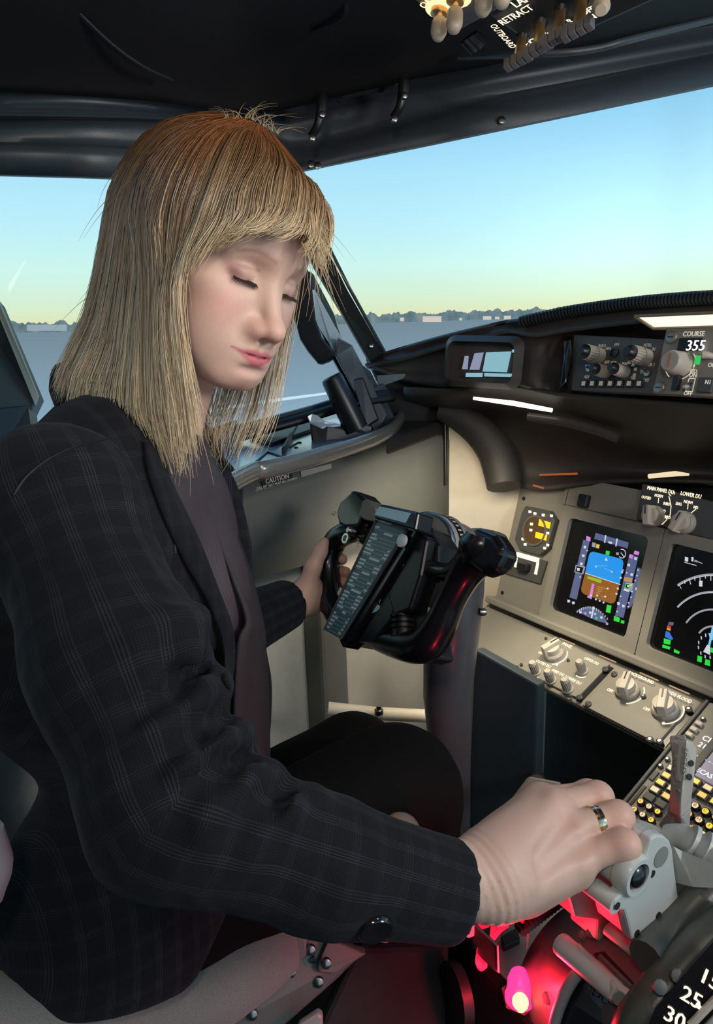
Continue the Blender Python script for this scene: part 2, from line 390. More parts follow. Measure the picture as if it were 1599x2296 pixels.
# left side wall: grey upper panel with a lit ridge, beige lining below, a grey post in the corner
XW = -.86
def lineY(a, b, x): t = (x-a[0])/(b[0]-a[0]); return (x, a[1]+(b[1]-a[1])*t)
L0a, L0b = (440, 1108), (1000, 938); L1a, L1b = (480, 1140), (1000, 985); L2a, L2b = (560, 1290), (1000, 1165)
xs = [-500, -200, 60, 300, 480, 650, 820, 930, 1000]
row = lambda a, b, X, dx=0: [onx(*lineY(a, b, x), X) for x in xs]
wl = MB()
g0 = row(L0a, L0b, XW-.022); g1 = row(L1a, L1b, XW); g1b = [p+np.array([0, 0, -.006]) for p in row(L1a, L1b, XW+.002)]; g2 = row(L2a, L2b, XW)
g3 = [p+np.array([-.06, 0, -.012]) for p in g2]
wl.sheet([g0, g1, g1b, g2, g3])
struct(wl.build('wall_left', WALLG, smooth=35, solid=.012))
lw = MB()
ypost = onx(692, 1500, -.95)[1]
lw.add([(-.95, -1., .12), (-.95, ypost, .12), (-.95, ypost, .85), (-.95, -1., .85)], [(0, 1, 2, 3)])
lower = struct(lw.build('wall_left_lining', mat('lining_pale', (.52, .53, .50), .55, bump=.1, bscale=500), solid=.01))
pm = MB(); a = onx(692, 1500, -.945); b = onx(742, 1500, -.94)
pm.prism([(-.955, a[1]-.005, .12), (-.90, a[1]+.01, .12), (-.90, b[1]+.02, .12), (-.945, b[1]+.03, .12)], (0, 0, .85))
struct(pm.build('trim_1', GREY, bevel=.008))
fb = MB()        # beige lining that curves forward into the foot well
A0 = np.array([-.935, b[1]+.012]); fp = spline([A0, (-.90, .52), (-.87, .62), (-.80, .70), (-.70, .765)], 6)
fb.sheet([[(x, y, .12+((.93 if y < .60 else 1.10)-.12)*t) for x, y in fp] for t in (0, .4, .7, .9, 1.)])
struct(fb.build('wall_front_lining', BEIGE, smooth=180, solid=-.01))
ld = MB(); lp = [onx(x, y, -.93) for x, y in [(742, 1580), (850, 1592), (960, 1600)]]
ld.tube([P(735, 1588, 1.27), P(850, 1600, 1.28), P(975, 1606, 1.29)], .012, 8); struct(ld.build('trim_2', BEIGE, smooth=60))
bt = MB(); bt.lathe(P(850, 1600, 1.26), (0, 0, 1), [(0, .008), (.008, .008), (.009, .005), (.016, .005)], 10)
struct(bt.build('trim_3', STEEL, smooth=40))
# foot well behind the instrument panel
fw = MB(); fw.add([(-.76, .80, .12), (.4, .80, .12), (.4, .80, .95), (-.76, .80, .95)], [(0, 1, 2, 3)])
struct(fw.build('wall_front', MATTE, solid=.01))
sk = MB(); sk.prism([P(1064, 1455, 1.245), P(1205, 1535, 1.165), P(1195, 2010, 1.28), P(1040, 2010, 1.38)], (0, .02, 0))
struct(sk.build('wall_front_kick_panel', mat('kick_panel', (.020, .034, .044), .6, bump=.1), bevel=.004))
pdl = thing('rudder_pedal', 'dull grey foot plate in the dark foot well, left of the gripping hand', 'pedal', P(1180, 1830, .98))
mb = MB(); mb.prism([P(1186, 1738, 1.02), P(1262, 1752, 1.0), P(1160, 1905, .97), P(1102, 1850, 1.0)], R@[0, .01, .012]); mb.build('pedal_plate', mat('pedal_metal', (.16, .15, .13), .6, bump=.3, bscale=500), pdl, bevel=.004)
mb = MB(); mb.cyl(P(1205, 1760, 1.03), P(1205, 1745, 1.28), .014); mb.build('pedal_arm', BLACK, pdl, smooth=60)

# ceiling: dark moulded liner, with its creases and lips as real folds
ZC = 1.60
ce = [[(-300, 165, .86), (-60, 176, .88), (180, 190, .93), (370, 207, .99), (520, 232, 1.06), (620, 222, 1.09), (760, 188, 1.08), (930, 148, 1.05), (1090, 118, 1.02), (1300, 80, 1.02), (1600, 20, 1.05), (1950, -40, 1.1)]]
edge = PP(ce[0])
C0 = np.array([.2, -.5, 1.74])
crows = [edge]
for t, dz in [(.06, .014), (.2, .03), (.45, .06), (.75, .06), (1.0, .02)]:
    crows.append(np.array([e+(np.array([C0[0]+(i-5)*.09, C0[1], C0[2]])-e)*t+np.array([0, 0, dz]) for i, e in enumerate(edge)]))
cg = np.array([spline(r, 4) for r in crows]); cg = np.array([spline(cg[:, j], 4) for j in range(cg.shape[1])]).transpose(1, 0, 2)
cm = MB(); cm.sheet(cg); ceil = struct(cm.build('ceiling', DARK, smooth=180, solid=-.02))
def seam(name, pts, rad, m=HEADER, n=8):
    mb = MB(); mb.tube(spline(PP(pts), n), rad, 8, flat=.5); return struct(mb.build(name, m, smooth=180))
seam('trim_4', [(120, -30, .80), (185, 40, .82), (255, 105, .85), (320, 150, .88), (385, 180, .92)], .006, DARK)
seam('trim_5', [(700, 72, .93), (745, 55, .915), (772, 38, .90), (776, 10, .885), (770, -40, .87)], .0035, DARK)
seam('trim_6', [(-40, 6, .80), (20, 12, .80), (60, 22, .80)], .004, DARK)
seam('trim_7', [(-60, 150, .86), (20, 150, .865), (75, 149, .875)], .004, DARK)
# header over the side windows: three long folds
hd = curve_grid([[(-300, 168, .862), (-60, 182, .885), (180, 197, .94), (370, 214, 1.0), (545, 246, 1.08)],
                 [(-300, 225, .90), (-60, 232, .91), (180, 236, .95), (370, 244, 1.02), (545, 262, 1.10)],
                 [(-300, 262, .89), (-60, 260, .90), (180, 262, .94), (370, 268, 1.01), (560, 285, 1.09)],
                 [(-300, 272, .915), (-60, 270, .925), (180, 272, .965), (370, 279, 1.03), (560, 292, 1.11)],
                 [(-300, 318, .93), (-60, 318, .94), (180, 322, .975), (370, 332, 1.04), (600, 338, 1.11)],
                 [(-300, 326, .905), (-60, 325, .915), (180, 330, .95), (370, 340, 1.02), (620, 345, 1.10)],
                 [(-300, 385, .925), (-60, 389, .93), (180, 395, .965), (370, 401, 1.035), (650, 398, 1.115)],
                 [(-300, 388, .96), (-60, 391, .965), (180, 397, 1.0), (370, 403, 1.07), (650, 400, 1.15)]], 5, 3)
mb = MB(); mb.sheet(hd); struct(mb.build('wall_left_header', FRAME, smooth=60, solid=-.008))
# header over the windscreen: rounded upper lip that catches the sky, flat lower band
hf = curve_grid([[(470, 236, 1.07), (620, 226, 1.10), (760, 190, 1.09), (930, 150, 1.06), (1090, 120, 1.03), (1300, 82, 1.03), (1640, 12, 1.06), (1950, -50, 1.1)],
                 [(480, 246, 1.12), (620, 246, 1.15), (760, 214, 1.14), (930, 172, 1.11), (1090, 140, 1.08), (1300, 108, 1.08), (1640, 50, 1.11), (1950, 0, 1.15)],
                 [(520, 262, 1.12), (640, 276, 1.145), (770, 252, 1.135), (935, 210, 1.11), (1095, 180, 1.08), (1300, 145, 1.08), (1640, 88, 1.11), (1950, 40, 1.15)],
                 [(560, 300, 1.13), (655, 322, 1.16), (775, 300, 1.15), (940, 258, 1.12), (1100, 216, 1.095), (1300, 178, 1.095), (1640, 112, 1.125), (1950, 60, 1.16)],
                 [(580, 330, 1.11), (660, 352, 1.135), (780, 328, 1.125), (942, 284, 1.10), (1105, 240, 1.075), (1300, 196, 1.075), (1640, 124, 1.10), (1950, 70, 1.14)],
                 [(620, 392, 1.115), (668, 384, 1.13), (785, 360, 1.125), (945, 327, 1.10), (1105, 293, 1.08), (1300, 252, 1.075), (1640, 181, 1.10), (1950, 116, 1.14)],
                 [(620, 396, 1.15), (668, 388, 1.165), (785, 364, 1.16), (945, 331, 1.135), (1105, 297, 1.115), (1300, 256, 1.11), (1640, 185, 1.135), (1950, 120, 1.17)]], 5, 3)
mb = MB(); mb.sheet(hf); hdr = struct(mb.build('wall_front_header', HEADER, smooth=60, solid=-.008))
for x, y, z in [(1125, 270, 1.07), (712, 372, 1.115), (697, 369, 1.115)]:
    mb = MB(); mb.lathe(P(x, y, z), R@[.1, -.1, -1], [(0, .006), (.002, .006), (.003, .004)], 12); o = mb.build('screw', STEEL, hdr, smooth=40)

# ------------------------------------------------------------------ windows: frames and panes
def pane(name, pts, parent=None):
    mb = MB(); p = PP(pts); n = nrm(np.cross(p[1]-p[0], p[2]-p[0])); mb.prism(p, n*.006); return mb.build(name, glass('window_glass'), parent)
# windscreen with its sloping post
w1 = MB(); post = [(660, 383, 1.13), (676, 400, 1.145), (715, 520, 1.22), (780, 650, 1.30), (862, 792, 1.42), (830, 812, 1.40), (760, 690, 1.315), (700, 590, 1.25), (645, 440, 1.15), (630, 392, 1.12)]
w1.prism(PP(post), R@[0, 0, .03]); win1 = struct(w1.build('window_1', RUBBER, bevel=.004))
mb = MB(); mb.tube(PP([(672, 396, 1.14), (718, 515, 1.215), (783, 645, 1.295), (862, 788, 1.415)]), .0035, 6); mb.build('edge_strip', FRAME, win1, smooth=60)
for x, y, z in [(832, 775, 1.385), (690, 520, 1.19)]:
    mb = MB(); mb.lathe(P(x, y, z), R@[.1, -.2, -1], [(0, .006), (.003, .005), (.004, .003)], 12); mb.build('screw', STEEL, win1, smooth=40)
pane('pane', [(668, 388, 1.18), (1640, 185, 1.16), (1950, 130, 1.2), (1950, 700, 1.4), (1600, 700, 1.42), (862, 800, 1.46)], win1)
# sliding side window: painted frame rail, black seal with its handle loop
w2 = MB()
w2.prism(PP([(650, 600, 1.225), (700, 608, 1.225), (748, 700, 1.28), (775, 790, 1.33), (830, 830, 1.385), (885, 935, 1.40), (905, 985, 1.40), (840, 985, 1.37), (800, 905, 1.34), (745, 800, 1.31), (700, 700, 1.265)]), R@[0, 0, .02])
win2 = struct(w2.build('window_2', FRAME, bevel=.004))
mb = MB(); mb.prism(PP([(690, 655, 1.23), (706, 650, 1.235), (765, 757, 1.295), (752, 800, 1.30), (738, 770, 1.29), (708, 725, 1.255)]), R@[0, 0, -.004]); mb.build('frame_rail', mat('rail_paint', (.50, .60, .66), .3, .3), win2, bevel=.002)
mb = MB(); mb.prism(PP([(757, 757, 1.27), (790, 775, 1.31), (838, 870, 1.36), (868, 930, 1.36), (845, 975, 1.345), (800, 890, 1.32), (752, 800, 1.285)]), R@[0, 0, -.012]); mb.build('latch_cover', SILL, win2, bevel=.004)
sl = np.array([P(*q) for q in spline([(652, 600, 1.20), (655, 650, 1.205), (668, 705, 1.22), (683, 760, 1.235), (705, 795, 1.25), (722, 808, 1.26)], 6)])
mb = MB(); sil = [(640, 590), (690, 600), (700, 650), (708, 715), (722, 755), (748, 785), (752, 799), (738, 808), (722, 814), (712, 812), (690, 786), (672, 758), (662, 720), (650, 690)]
mb.prism([P(x, y, 1.20+(y-600)*.0004) for x, y in sil], R@[0, 0, .02]); mb.build('handle_loop', RUBBER, win2, bevel=.004, bseg=3)
pane('pane', [(-300, 395, 1.0), (180, 400, 1.04), (650, 402, 1.16), (700, 600, 1.26), (790, 860, 1.345), (520, 955, 1.24), (60, 1080, 1.1), (-300, 1150, .95)], win2)
# rear post of the side window, pale edge
w3 = MB(); w3.prism(PP([(-420, 380, .93), (-250, 395, .93), (-10, 676, 1.0), (82, 893, 1.09), (60, 940, 1.08), (-160, 1010, .97), (-520, 1100, .93)]), R@[0, 0, .03]); win3 = struct(w3.build('window_3', FRAME, bevel=.004))
mb = MB(); mb.prism(PP([(-12, 676, .995), (0, 676, .995), (88, 888, 1.085), (82, 908, 1.085)]), R@[0, 0, -.006]); mb.build('edge_strip', mat('pale_edge', (.5, .52, .46), .4), win3)
mb = MB(); mb.prism(PP([(-160, 930, .96), (62, 905, 1.08), (70, 960, 1.07), (-10, 1040, 1.02), (-160, 1060, .95)]), R@[0, 0, .03]); mb.build('sill_corner', FRAME, win3, bevel=.004)
# window sill console
sr = curve_grid([[(470, 985, 1.22), (560, 962, 1.25), (700, 925, 1.30), (800, 893, 1.34), (880, 880, 1.37)],
                 [(470, 1015, 1.20), (560, 985, 1.23), (700, 945, 1.27), (800, 915, 1.31), (885, 900, 1.36)]], 5, 2)
mb = MB(); mb.sheet(sr); struct(mb.build('trim_8', RUBBER, smooth=180, solid=.01))
mb = MB(); mb.tube(PP([(430, 985, 1.20), (560, 960, 1.25), (700, 922, 1.30), (790, 893, 1.335), (860, 872, 1.37)]), [.011]*5, 8); struct(mb.build('trim_9', SILL, smooth=180))
# ------------------------------------------------------------------ main instrument panel (a plane tilted back 15.5 degrees)
M = tilted(P(1437, 1319, 1.236), 15.5)
def G3(n, r, g, b, s=1.): return glow('screen_'+n, srgb(r, g, b), s)
S_BLK = mat('screen_black', (.004, .004, .005), .25, var=.02, coat=.3)
S_WHT, S_GRN, S_MAG, S_TAPE = G3('white', 205, 210, 222), G3('green', 30, 215, 60), G3('magenta', 205, 130, 215), G3('tape', 84, 94, 134)
S_SKY, S_GND, S_LIME, S_TAN, S_CYAN, S_GRY, S_AMB, S_RED, S_ORG, S_BLU = G3('sky', 28, 148, 232), G3('ground', 142, 86, 16), G3('lime', 140, 185, 40), G3('tan', 186, 140, 84), G3('cyan', 120, 200, 240), G3('grey', 150, 152, 158), G3('amber', 222, 190, 80), G3('red', 190, 60, 50), G3('orange', 225, 130, 40), G3('blue', 40, 110, 215)
mip = thing('instrument_panel', 'grey main instrument panel carrying the lit square displays in front of the pilot', 'panel', M.g(-.1, -.12))
uL, vB = M.uv(1110, 1345); _, vT = M.uv(1163, 1080); uR = .62
mb = MB(); mb.box(M, uL, uR, vB, vT+.03, -.03, 0, PANEL); mb.build('panel_plate', PANEL, mip, bevel=.003)
pu0, pv1 = M.uv(1288, 1162); pu1 = M.uv(1437, 1319)[0]; pv0 = M.uv(1237, 1364)[1]; pu1 = (M.uv(1465, 1206)[0]+M.uv(1410, 1432)[0])/2; pu0 = (M.uv(1288, 1162)[0]+M.uv(1237, 1364)[0])/2
pv1 = (M.uv(1288, 1162)[1]+M.uv(1465, 1206)[1])/2; pv0 = (M.uv(1237, 1364)[1]+M.uv(1410, 1432)[1])/2
us, _ = M.uv(1466, 1330)            # joint between the two display units
# dark upper strip with its joint and latch
u1, _ = M.uv(1262, 1130)
mb = MB(); mb.box(M, u1, M.uv(1440, 1140)[0], pv1+.022, vT+.03, 0, .004); mb.build('upper_strip', PANEL, mip, bevel=.001)
mb = MB(); mb.box(M, *sorted([M.uv(1305, 1120)[0], M.uv(1328, 1120)[0]]), M.uv(1318, 1140)[1], M.uv(1318, 1110)[1], 0, .014); mb.build('latch', BLACK, mip, bevel=.003)
mb = MB(); M.line(mb, (1275, 1098), (1262, 1150), .0012, .0048, BLACK); mb.build('joint', BLACK, mip)
for px, py in [(1127, 1329), (1175, 1118)]:
    mb = MB(); mb.lathe(M.at(px, py), M.w, [(0, .004), (.0015, .004), (.002, .0025)], 10); mb.build('screw', BLACK, mip, smooth=40)
# hand-rest ridge along the foot of the panel: lit top, black channel, flood-light reflections as glowing strips
mb = MB(); v0 = vB-.004
mb.box(M, uL-.004, uR, v0-.002, v0+.012, 0, .026); mb.build('ridge', PANEL, mip, bevel=.003)
mb = MB(); mb.box(M, uL-.002, uR, v0-.030, v0-.003, -.03, .012); mb.build('channel', BLACK, mip, bevel=.002)
for px, py in [(1283, 1437), (1372, 1480), (1463, 1527), (1530, 1560)]:
    mb = MB(); a, b = M.uv(px, py); mb.box(M, a-.018, a+.018, v0-.022, v0-.012, .012, .0135); mb.build('flood_reflection', glow('flood_reflection_warm', srgb(214, 178, 130), .75), mip, bevel=.003)
# display units
def bezel(name, parent, o, i, r, w0, w1, m):
    A = rrect(M, *o, .004, w1); B = rrect(M, *i, r, w1); C_ = rrect(M, *i, r, w0); D_ = rrect(M, *o, .004, w0); k = len(A); mb = MB()
    f = lambda a, b: [(a*k+j, a*k+(j+1) % k, b*k+(j+1) % k, b*k+j) for j in range(k)]
    mb.add(np.vstack([A, B, C_, D_]), f(0, 1)+f(1, 2)+f(3, 0), m); return mb.build(name, m, parent, smooth=30)
du = pu1-pu0; dv = pv1-pv0
nu0 = (M.uv(1511, 1222)[0]+M.uv(1456, 1452)[0])/2; nu1 = nu0+du
def display(label, i0, i1, o0, o1):
    t = thing('flight_display', label, 'display', M.g((i0+i1)/2, pv0-.02, .002))
    bezel('bezel', t, (o0, o1, pv0-.020, pv1+.020), (i0, i1, pv0, pv1), .010, -.001, .012, PANEL)
    mb = MB(); mb.box(M, o0, o1, pv0-.034, pv0-.0205, 0, .010); s = mb.build('control_strip', PANELD, t, bevel=.0015)
    for q in (.25, .5, .75):
        mb = MB(); uu = o0+(o1-o0)*q; mb.box(M, uu-.0004, uu+.0004, pv0-.033, pv0-.022, .0095, .0104); mb.build('strip_joint', BLACK, s)
    mb = MB(); mb.poly = None; mb.add(rrect(M, i0-.001, i1+.001, pv0-.001, pv1+.001, .010, .0015), [tuple(range(20))], S_BLK); mb.build('screen', S_BLK, t)
    return t
pfd = display('left square display showing the blue and brown artificial horizon', pu0, pu1, M.uv(1262, 1160)[0]+.006, us-.0008)
nd = display('right square display showing white range arcs on black, cut by the picture edge', nu0, nu1, us+.0008, nu1+.02)
W = .0022
mb = MB()
def quad(x0, y0, x1, y1, x2, y2, x3, y3, m, w=W): M.poly(mb, [(1230+x/6.396, 1150+y/6.396) for x, y in [(x0, y0), (x1, y1), (x2, y2), (x3, y3)]], w, m)
def blob(x, y, m, r=13, w=W+.0004): quad(x-r, y-r*1.1, x+r, y-r*.8, x+r*.8, y+r*1.1, x-r, y+r*.9, m, w)
quad(675, 285, 1150, 425, 1135, 510, 655, 372, S_TAPE)
quad(500, 385, 590, 410, 405, 1245, 300, 1212, S_TAPE); quad(1165, 590, 1290, 630, 1075, 1505, 955, 1475, S_TAPE)
M.poly(mb, [(1230+x/6.396, 1150+y/6.396) for x, y in [(1275, 780), (1325, 800), (1330, 930), (1290, 1120), (1185, 1350), (1130, 1375), (1165, 1250), (1230, 1000)]], W, S_TAPE)
M.poly(mb, [(1230+x/6.396, 1150+y/6.396) for x, y in [(640, 555), (1030, 655), (1065, 680), (1075, 725), (1020, 1030), (525, 862), (580, 610), (600, 570)]], W, S_SKY)
M.poly(mb, [(1230+x/6.396, 1150+y/6.396) for x, y in [(525, 862), (1020, 1030), (960, 1260), (935, 1295), (890, 1300), (510, 1165), (475, 1130), (468, 1080)]], W, S_GND)
quad(525, 858, 1035, 1024, 1030, 1034, 522, 868, S_WHT, W+.0002)
quad(565, 905, 765, 965, 750, 1010, 555, 940, S_LIME, W+.0003); quad(1085, 920, 1205, 935, 1195, 1000, 1075, 975, S_TAN, W+.0003)
quad(625, 1010, 660, 1020, 620, 1225, 580, 1210, S_MAG, W+.0003); quad(560, 1185, 625, 1200, 620, 1235, 555, 1215, S_MAG, W+.0005)
for a in [(812, 318, 832, 322, 812, 432, 796, 428), (975, 365, 995, 370, 975, 482, 958, 478)]: quad(*a, S_WHT, W+.0003)
quad(860, 405, 915, 420, 910, 448, 860, 435, S_WHT, W+.0003); quad(545, 330, 605, 350, 600, 410, 540, 395, S_MAG, W+.0003)
quad(1235, 540, 1305, 560, 1290, 610, 1220, 590, S_MAG, W+.0003); quad(1165, 590, 1215, 605, 1205, 660, 1150, 640, S_MAG, W+.0004)
quad(825, 540, 880, 552, 870, 610, 818, 598, S_GRN); quad(840, 1315, 905, 1330, 885, 1440, 822, 1420, S_GRN); quad(940, 1475, 1025, 1505, 1015, 1570, 935, 1545, S_GRN); quad(1045, 1535, 1090, 1550, 1085, 1590, 1035, 1580, S_GRN)
quad(390, 745, 530, 770, 500, 880, 370, 850, S_GRY, W+.0003); quad(405, 760, 500, 785, 480, 865, 385, 840, S_BLK, W+.0005); blob(430, 810, S_WHT, 20, W+.0008)
quad(1110, 1000, 1225, 1010, 1195, 1140, 1085, 1090, S_GRY, W+.0004); quad(1105, 1010, 1165, 1020, 1150, 1095, 1095, 1070, S_GRN, W+.0006); quad(1115, 1020, 1155, 1028, 1145, 1085, 1105, 1065, S_BLK, W+.0008); blob(1140, 1050, S_WHT, 14, W+.001); quad(1085, 1085, 1160, 1110, 1150, 1135, 1075, 1110, S_WHT, W+.0006)
for x, y in [(525, 490), (500, 615), (472, 730), (290, 1265), (357, 1290), (1152, 748), (1195, 885), (1250, 655), (1005, 1300), (1075, 1335), (1180, 1030), (1265, 1090)]: blob(x, y, S_WHT, 19)
for x, y in [(555, 540), (455, 920), (1125, 860), (1270, 900), (1245, 970), (1200, 1130), (1185, 1210), (1285, 820), (1145, 1345), (1035, 1195), (985, 1415), (1150, 1290)]: blob(x, y, S_WHT, 10)
quad(630, 420, 680, 432, 670, 498, 622, 485, S_GRY); quad(688, 445, 735, 455, 722, 512, 680, 500, S_AMB)
blob(990, 585, S_GRY, 20)
for k in range(10):
    a0, a1 = math.radians(-110+k*25), math.radians(-110+k*25+26); c = (1055, 585)
    quad(c[0]+56*math.cos(a0), c[1]+70*math.sin(a0), c[0]+56*math.cos(a1), c[1]+70*math.sin(a1), c[0]+46*math.cos(a1), c[1]+58*math.sin(a1), c[0]+46*math.cos(a0), c[1]+58*math.sin(a0), S_WHT)
quad(1040, 565, 1090, 630, 1082, 638, 1034, 572, S_WHT)
quad(828, 635, 850, 690, 805, 680, 828, 637, S_WHT, W+.0004); quad(690, 745, 780, 770, 779, 774, 688, 750, S_CYAN, W+.0003); quad(760, 745, 850, 758, 849, 762, 759, 750, S_CYAN, W+.0003); quad(790, 785, 915, 838, 914, 843, 788, 790, S_CYAN, W+.0003)
blob(682, 770, S_WHT, 11); blob(910, 845, S_WHT, 11)
for x, y, l in [(700, 1050, 150), (690, 1080, 90), (700, 1110, 60), (680, 1135, 60), (760, 1190, 40)]: quad(x, y, x+l, y+l*.27, x+l-2, y+l*.27+10, x-2, y+10, S_TAN, W+.0004)
for x, y in [(850, 1085), (815, 1200), (700, 1185), (610, 1185), (680, 1240), (735, 1260), (790, 1285)]: blob(x, y, S_WHT, 13, W+.0007)
for x, y in [(1055, 850), (1035, 930), (995, 1085), (975, 1160)]: blob(x, y, S_WHT, 14)
blob(1068, 820, S_MAG, 13)
M.poly(mb, [(1230+x/6.396, 1150+y/6.396) for x, y in [(405, 1405), (470, 1360), (560, 1345), (650, 1355), (730, 1400), (800, 1480), (850, 1590), (700, 1550), (560, 1490)]], W, S_TAPE)
for k in range(15):
    t = k/14; x = 410+430*t; y = 1400-150*math.sin(t*2.0)*(1-t*.35)+190*t*t; quad(x, y, x+9, y+2, x+6, y+32, x-4, y+30, S_WHT, W+.0004)
for x, y, m in [(460, 1425, S_WHT), (600, 1430, S_WHT), (530, 1440, S_MAG), (685, 1510, S_GRN), (760, 1500, S_WHT), (670, 1450, S_CYAN), (840, 1590, S_MAG)]: blob(x, y, m, 17, W+.0005)
quad(640, 1340, 660, 1345, 628, 1510, 606, 1505, S_WHT, W+.0006)
mb.build('screen_picture', None, pfd)
mb = MB()
def nq(pts, m, w=W): M.poly(mb, [(1440+x/6.755, 1200+y/6.755) for x, y in pts], w, m)
# range arcs: real circles in the panel plane about the aircraft symbol
ac = np.array(M.uv(1602, 1446))
def arc(pt, wd, a0, a1, m):
    r = np.linalg.norm(np.array(M.uv(1440+pt[0]/6.755, 1200+pt[1]/6.755))-ac); n = 40
    for k in range(n):
        b0, b1 = [math.radians(a0+(a1-a0)*q/n) for q in (k, k+1)]
        mb.add([M.g(ac[0]+rr*math.cos(b), ac[1]+rr*math.sin(b), W) for rr, b in [(r-wd, b0), (r+wd, b0), (r+wd, b1), (r-wd, b1)]], [(0, 1, 2, 3)], m)
    return r
arc((1000, 600), .0016, 62, 138, S_GRY); arc((1000, 615), .0006, 62, 138, S_WHT); arc((960, 870), .0016, 30, 152, S_GRY); arc((960, 880), .0006, 30, 152, S_WHT); arc((1000, 1130), .0015, 20, 160, S_GRY); arc((980, 1400), .0015, 20, 160, S_GRY)
for x0, y0, x1, y1 in [(560, 745, 592, 810), (640, 690, 650, 735), (715, 665, 735, 745), (793, 635, 800, 690), (875, 620, 878, 690), (957, 605, 958, 655), (1040, 605, 1042, 690)]: nq([(x0-5, y0), (x0+5, y0), (x1+5, y1), (x1-5, y1)], S_WHT, W+.0002)
nq([(865, 690), (915, 690), (912, 780), (862, 775)], S_WHT); nq([(650, 325), (700, 340), (695, 405), (645, 390)], S_WHT); nq([(750, 330), (780, 335), (775, 400), (745, 390)], S_WHT); nq([(795, 370), (840, 385), (835, 415), (790, 400)], S_GRY); nq([(640, 405), (825, 455), (824, 465), (640, 415)], S_WHT); nq([(840, 395), (915, 425), (913, 433), (838, 405)], S_WHT)
nq([(405, 1310), (480, 1320), (470, 1370), (395, 1355)], S_TAPE); nq([(385, 1360), (440, 1375), (432, 1410), (375, 1395)], S_RED); nq([(375, 1398), (435, 1412), (428, 1450), (370, 1435)], S_ORG); nq([(360, 1450), (410, 1465), (470, 1570), (450, 1590), (345, 1540)], S_BLU)
nq([(330, 1560), (435, 1590), (425, 1660), (325, 1640)], S_GRN); nq([(310, 1655), (430, 1690), (415, 1735), (305, 1700)], S_GRN); nq([(485, 1720), (570, 1765), (560, 1800), (480, 1775)], S_GRN); nq([(840, 1820), (910, 1840), (900, 1930), (835, 1910)], S_GRN); nq([(960, 1875), (1025, 1895), (1030, 1985), (945, 1960)], S_GRN); nq([(1035, 1700), (1100, 1715), (1095, 1790), (1030, 1770)], S_GRN)
nq([(1062, 1365), (1100, 1375), (1030, 1680), (1000, 1670)], S_CYAN, W+.0003); nq([(985, 1660), (1030, 1670), (1030, 1815), (925, 1765)], S_WHT, W+.0004); nq([(1005, 1480), (1075, 1490), (1070, 1590), (1030, 1580)], S_CYAN, W+.0003)
for x, y in [(963, 1515), (897, 1555), (857, 1625), (853, 1700), (890, 1785), (955, 1840), (1030, 1850)]: nq([(x-10, y-25), (x+6, y-22), (x+8, y+25), (x-6, y+25)], S_WHT, W+.0004)
mb.build('screen_picture', None, nd)
# twin-line gauge with yellow read-outs
gz = lambda x, y: (1060+x/2.967, 1040+y/2.967)
gauge = thing('pressure_gauge', 'eight-sided gauge with two yellow digital read-outs left of the displays', 'gauge', M.at(*gz(450, 600)))
oc = [gz(*q) for q in [(385, 285), (540, 318), (580, 378), (528, 565), (478, 612), (345, 572), (312, 508), (360, 330)]]
mb = MB(); mb.prism([M.at(*q) for q in oc][::-1], M.w*.016); mb.build('bezel', PANELD, gauge, bevel=.002)
c = np.array(M.at(*gz(450, 450))); mb = MB(); mb.lathe(c+M.w*.0165, M.w, [(0, .031), (.003, .031), (.003, .027), (.001, .027)], 28, mat('gauge_rim', (.25, .23, .19), .3, .6)); mb.build('rim', None, gauge, smooth=40)
mb = MB(); mb.lathe(c+M.w*.0172, M.w, [(0, .0265), (.0008, .0265)], 28); mb.build('dial', mat('gauge_dial', (.09, .05, .02), .5), gauge)
YEL = glow('readout_yellow', srgb(255, 205, 20), 1.3)
for pts in [[(442, 368), (520, 390), (512, 432), (436, 410)], [(420, 452), (497, 472), (490, 512), (414, 490)]]:
    mb = MB(); M.poly(mb, [gz(*q) for q in pts], .0185, YEL); mb.build('readout', YEL, gauge)
mb = MB()
for x, y in [(382, 318), (525, 345), (335, 500), (350, 535), (480, 560), (500, 540), (415, 330), (392, 400), (388, 440), (470, 340), (500, 460)]: M.poly(mb, [gz(x-10, y-9), gz(x+10, y-6), gz(x+8, y+10), gz(x-11, y+8)], .0187 if 380 < x < 505 and 335 < y < 530 else .0166, LEGEND)
mb.build('markings', glow('gauge_print', srgb(176, 166, 148), .5), gauge)
# selector with back-lit frame
sel = thing('transfer_switch', 'small black switch in a bright back-lit frame below the yellow gauge', 'switch', M.at(*gz(380, 800)))
mb = MB(); mb.prism([M.at(*gz(*q)) for q in [(265, 575), (505, 650), (460, 800), (230, 730)]][::-1], M.w*.006); mb.build('plate', PANELD, sel, bevel=.001)
mb = MB()
for pts in [[(292, 585), (445, 628), (440, 660), (285, 615)], [(285, 620), (300, 624), (290, 690), (275, 685)], [(425, 655), (442, 660), (428, 738), (408, 732)]]: M.poly(mb, [gz(*q) for q in pts], .0066, LEGEND)
mb.build('legend', LEGEND, sel)
mb = MB(); mb.prism([M.at(*gz(*q)) for q in [(345, 655), (405, 672), (392, 726), (332, 710)]][::-1], M.w*.022); mb.build('switch_body', BLACK, sel, bevel=.003)
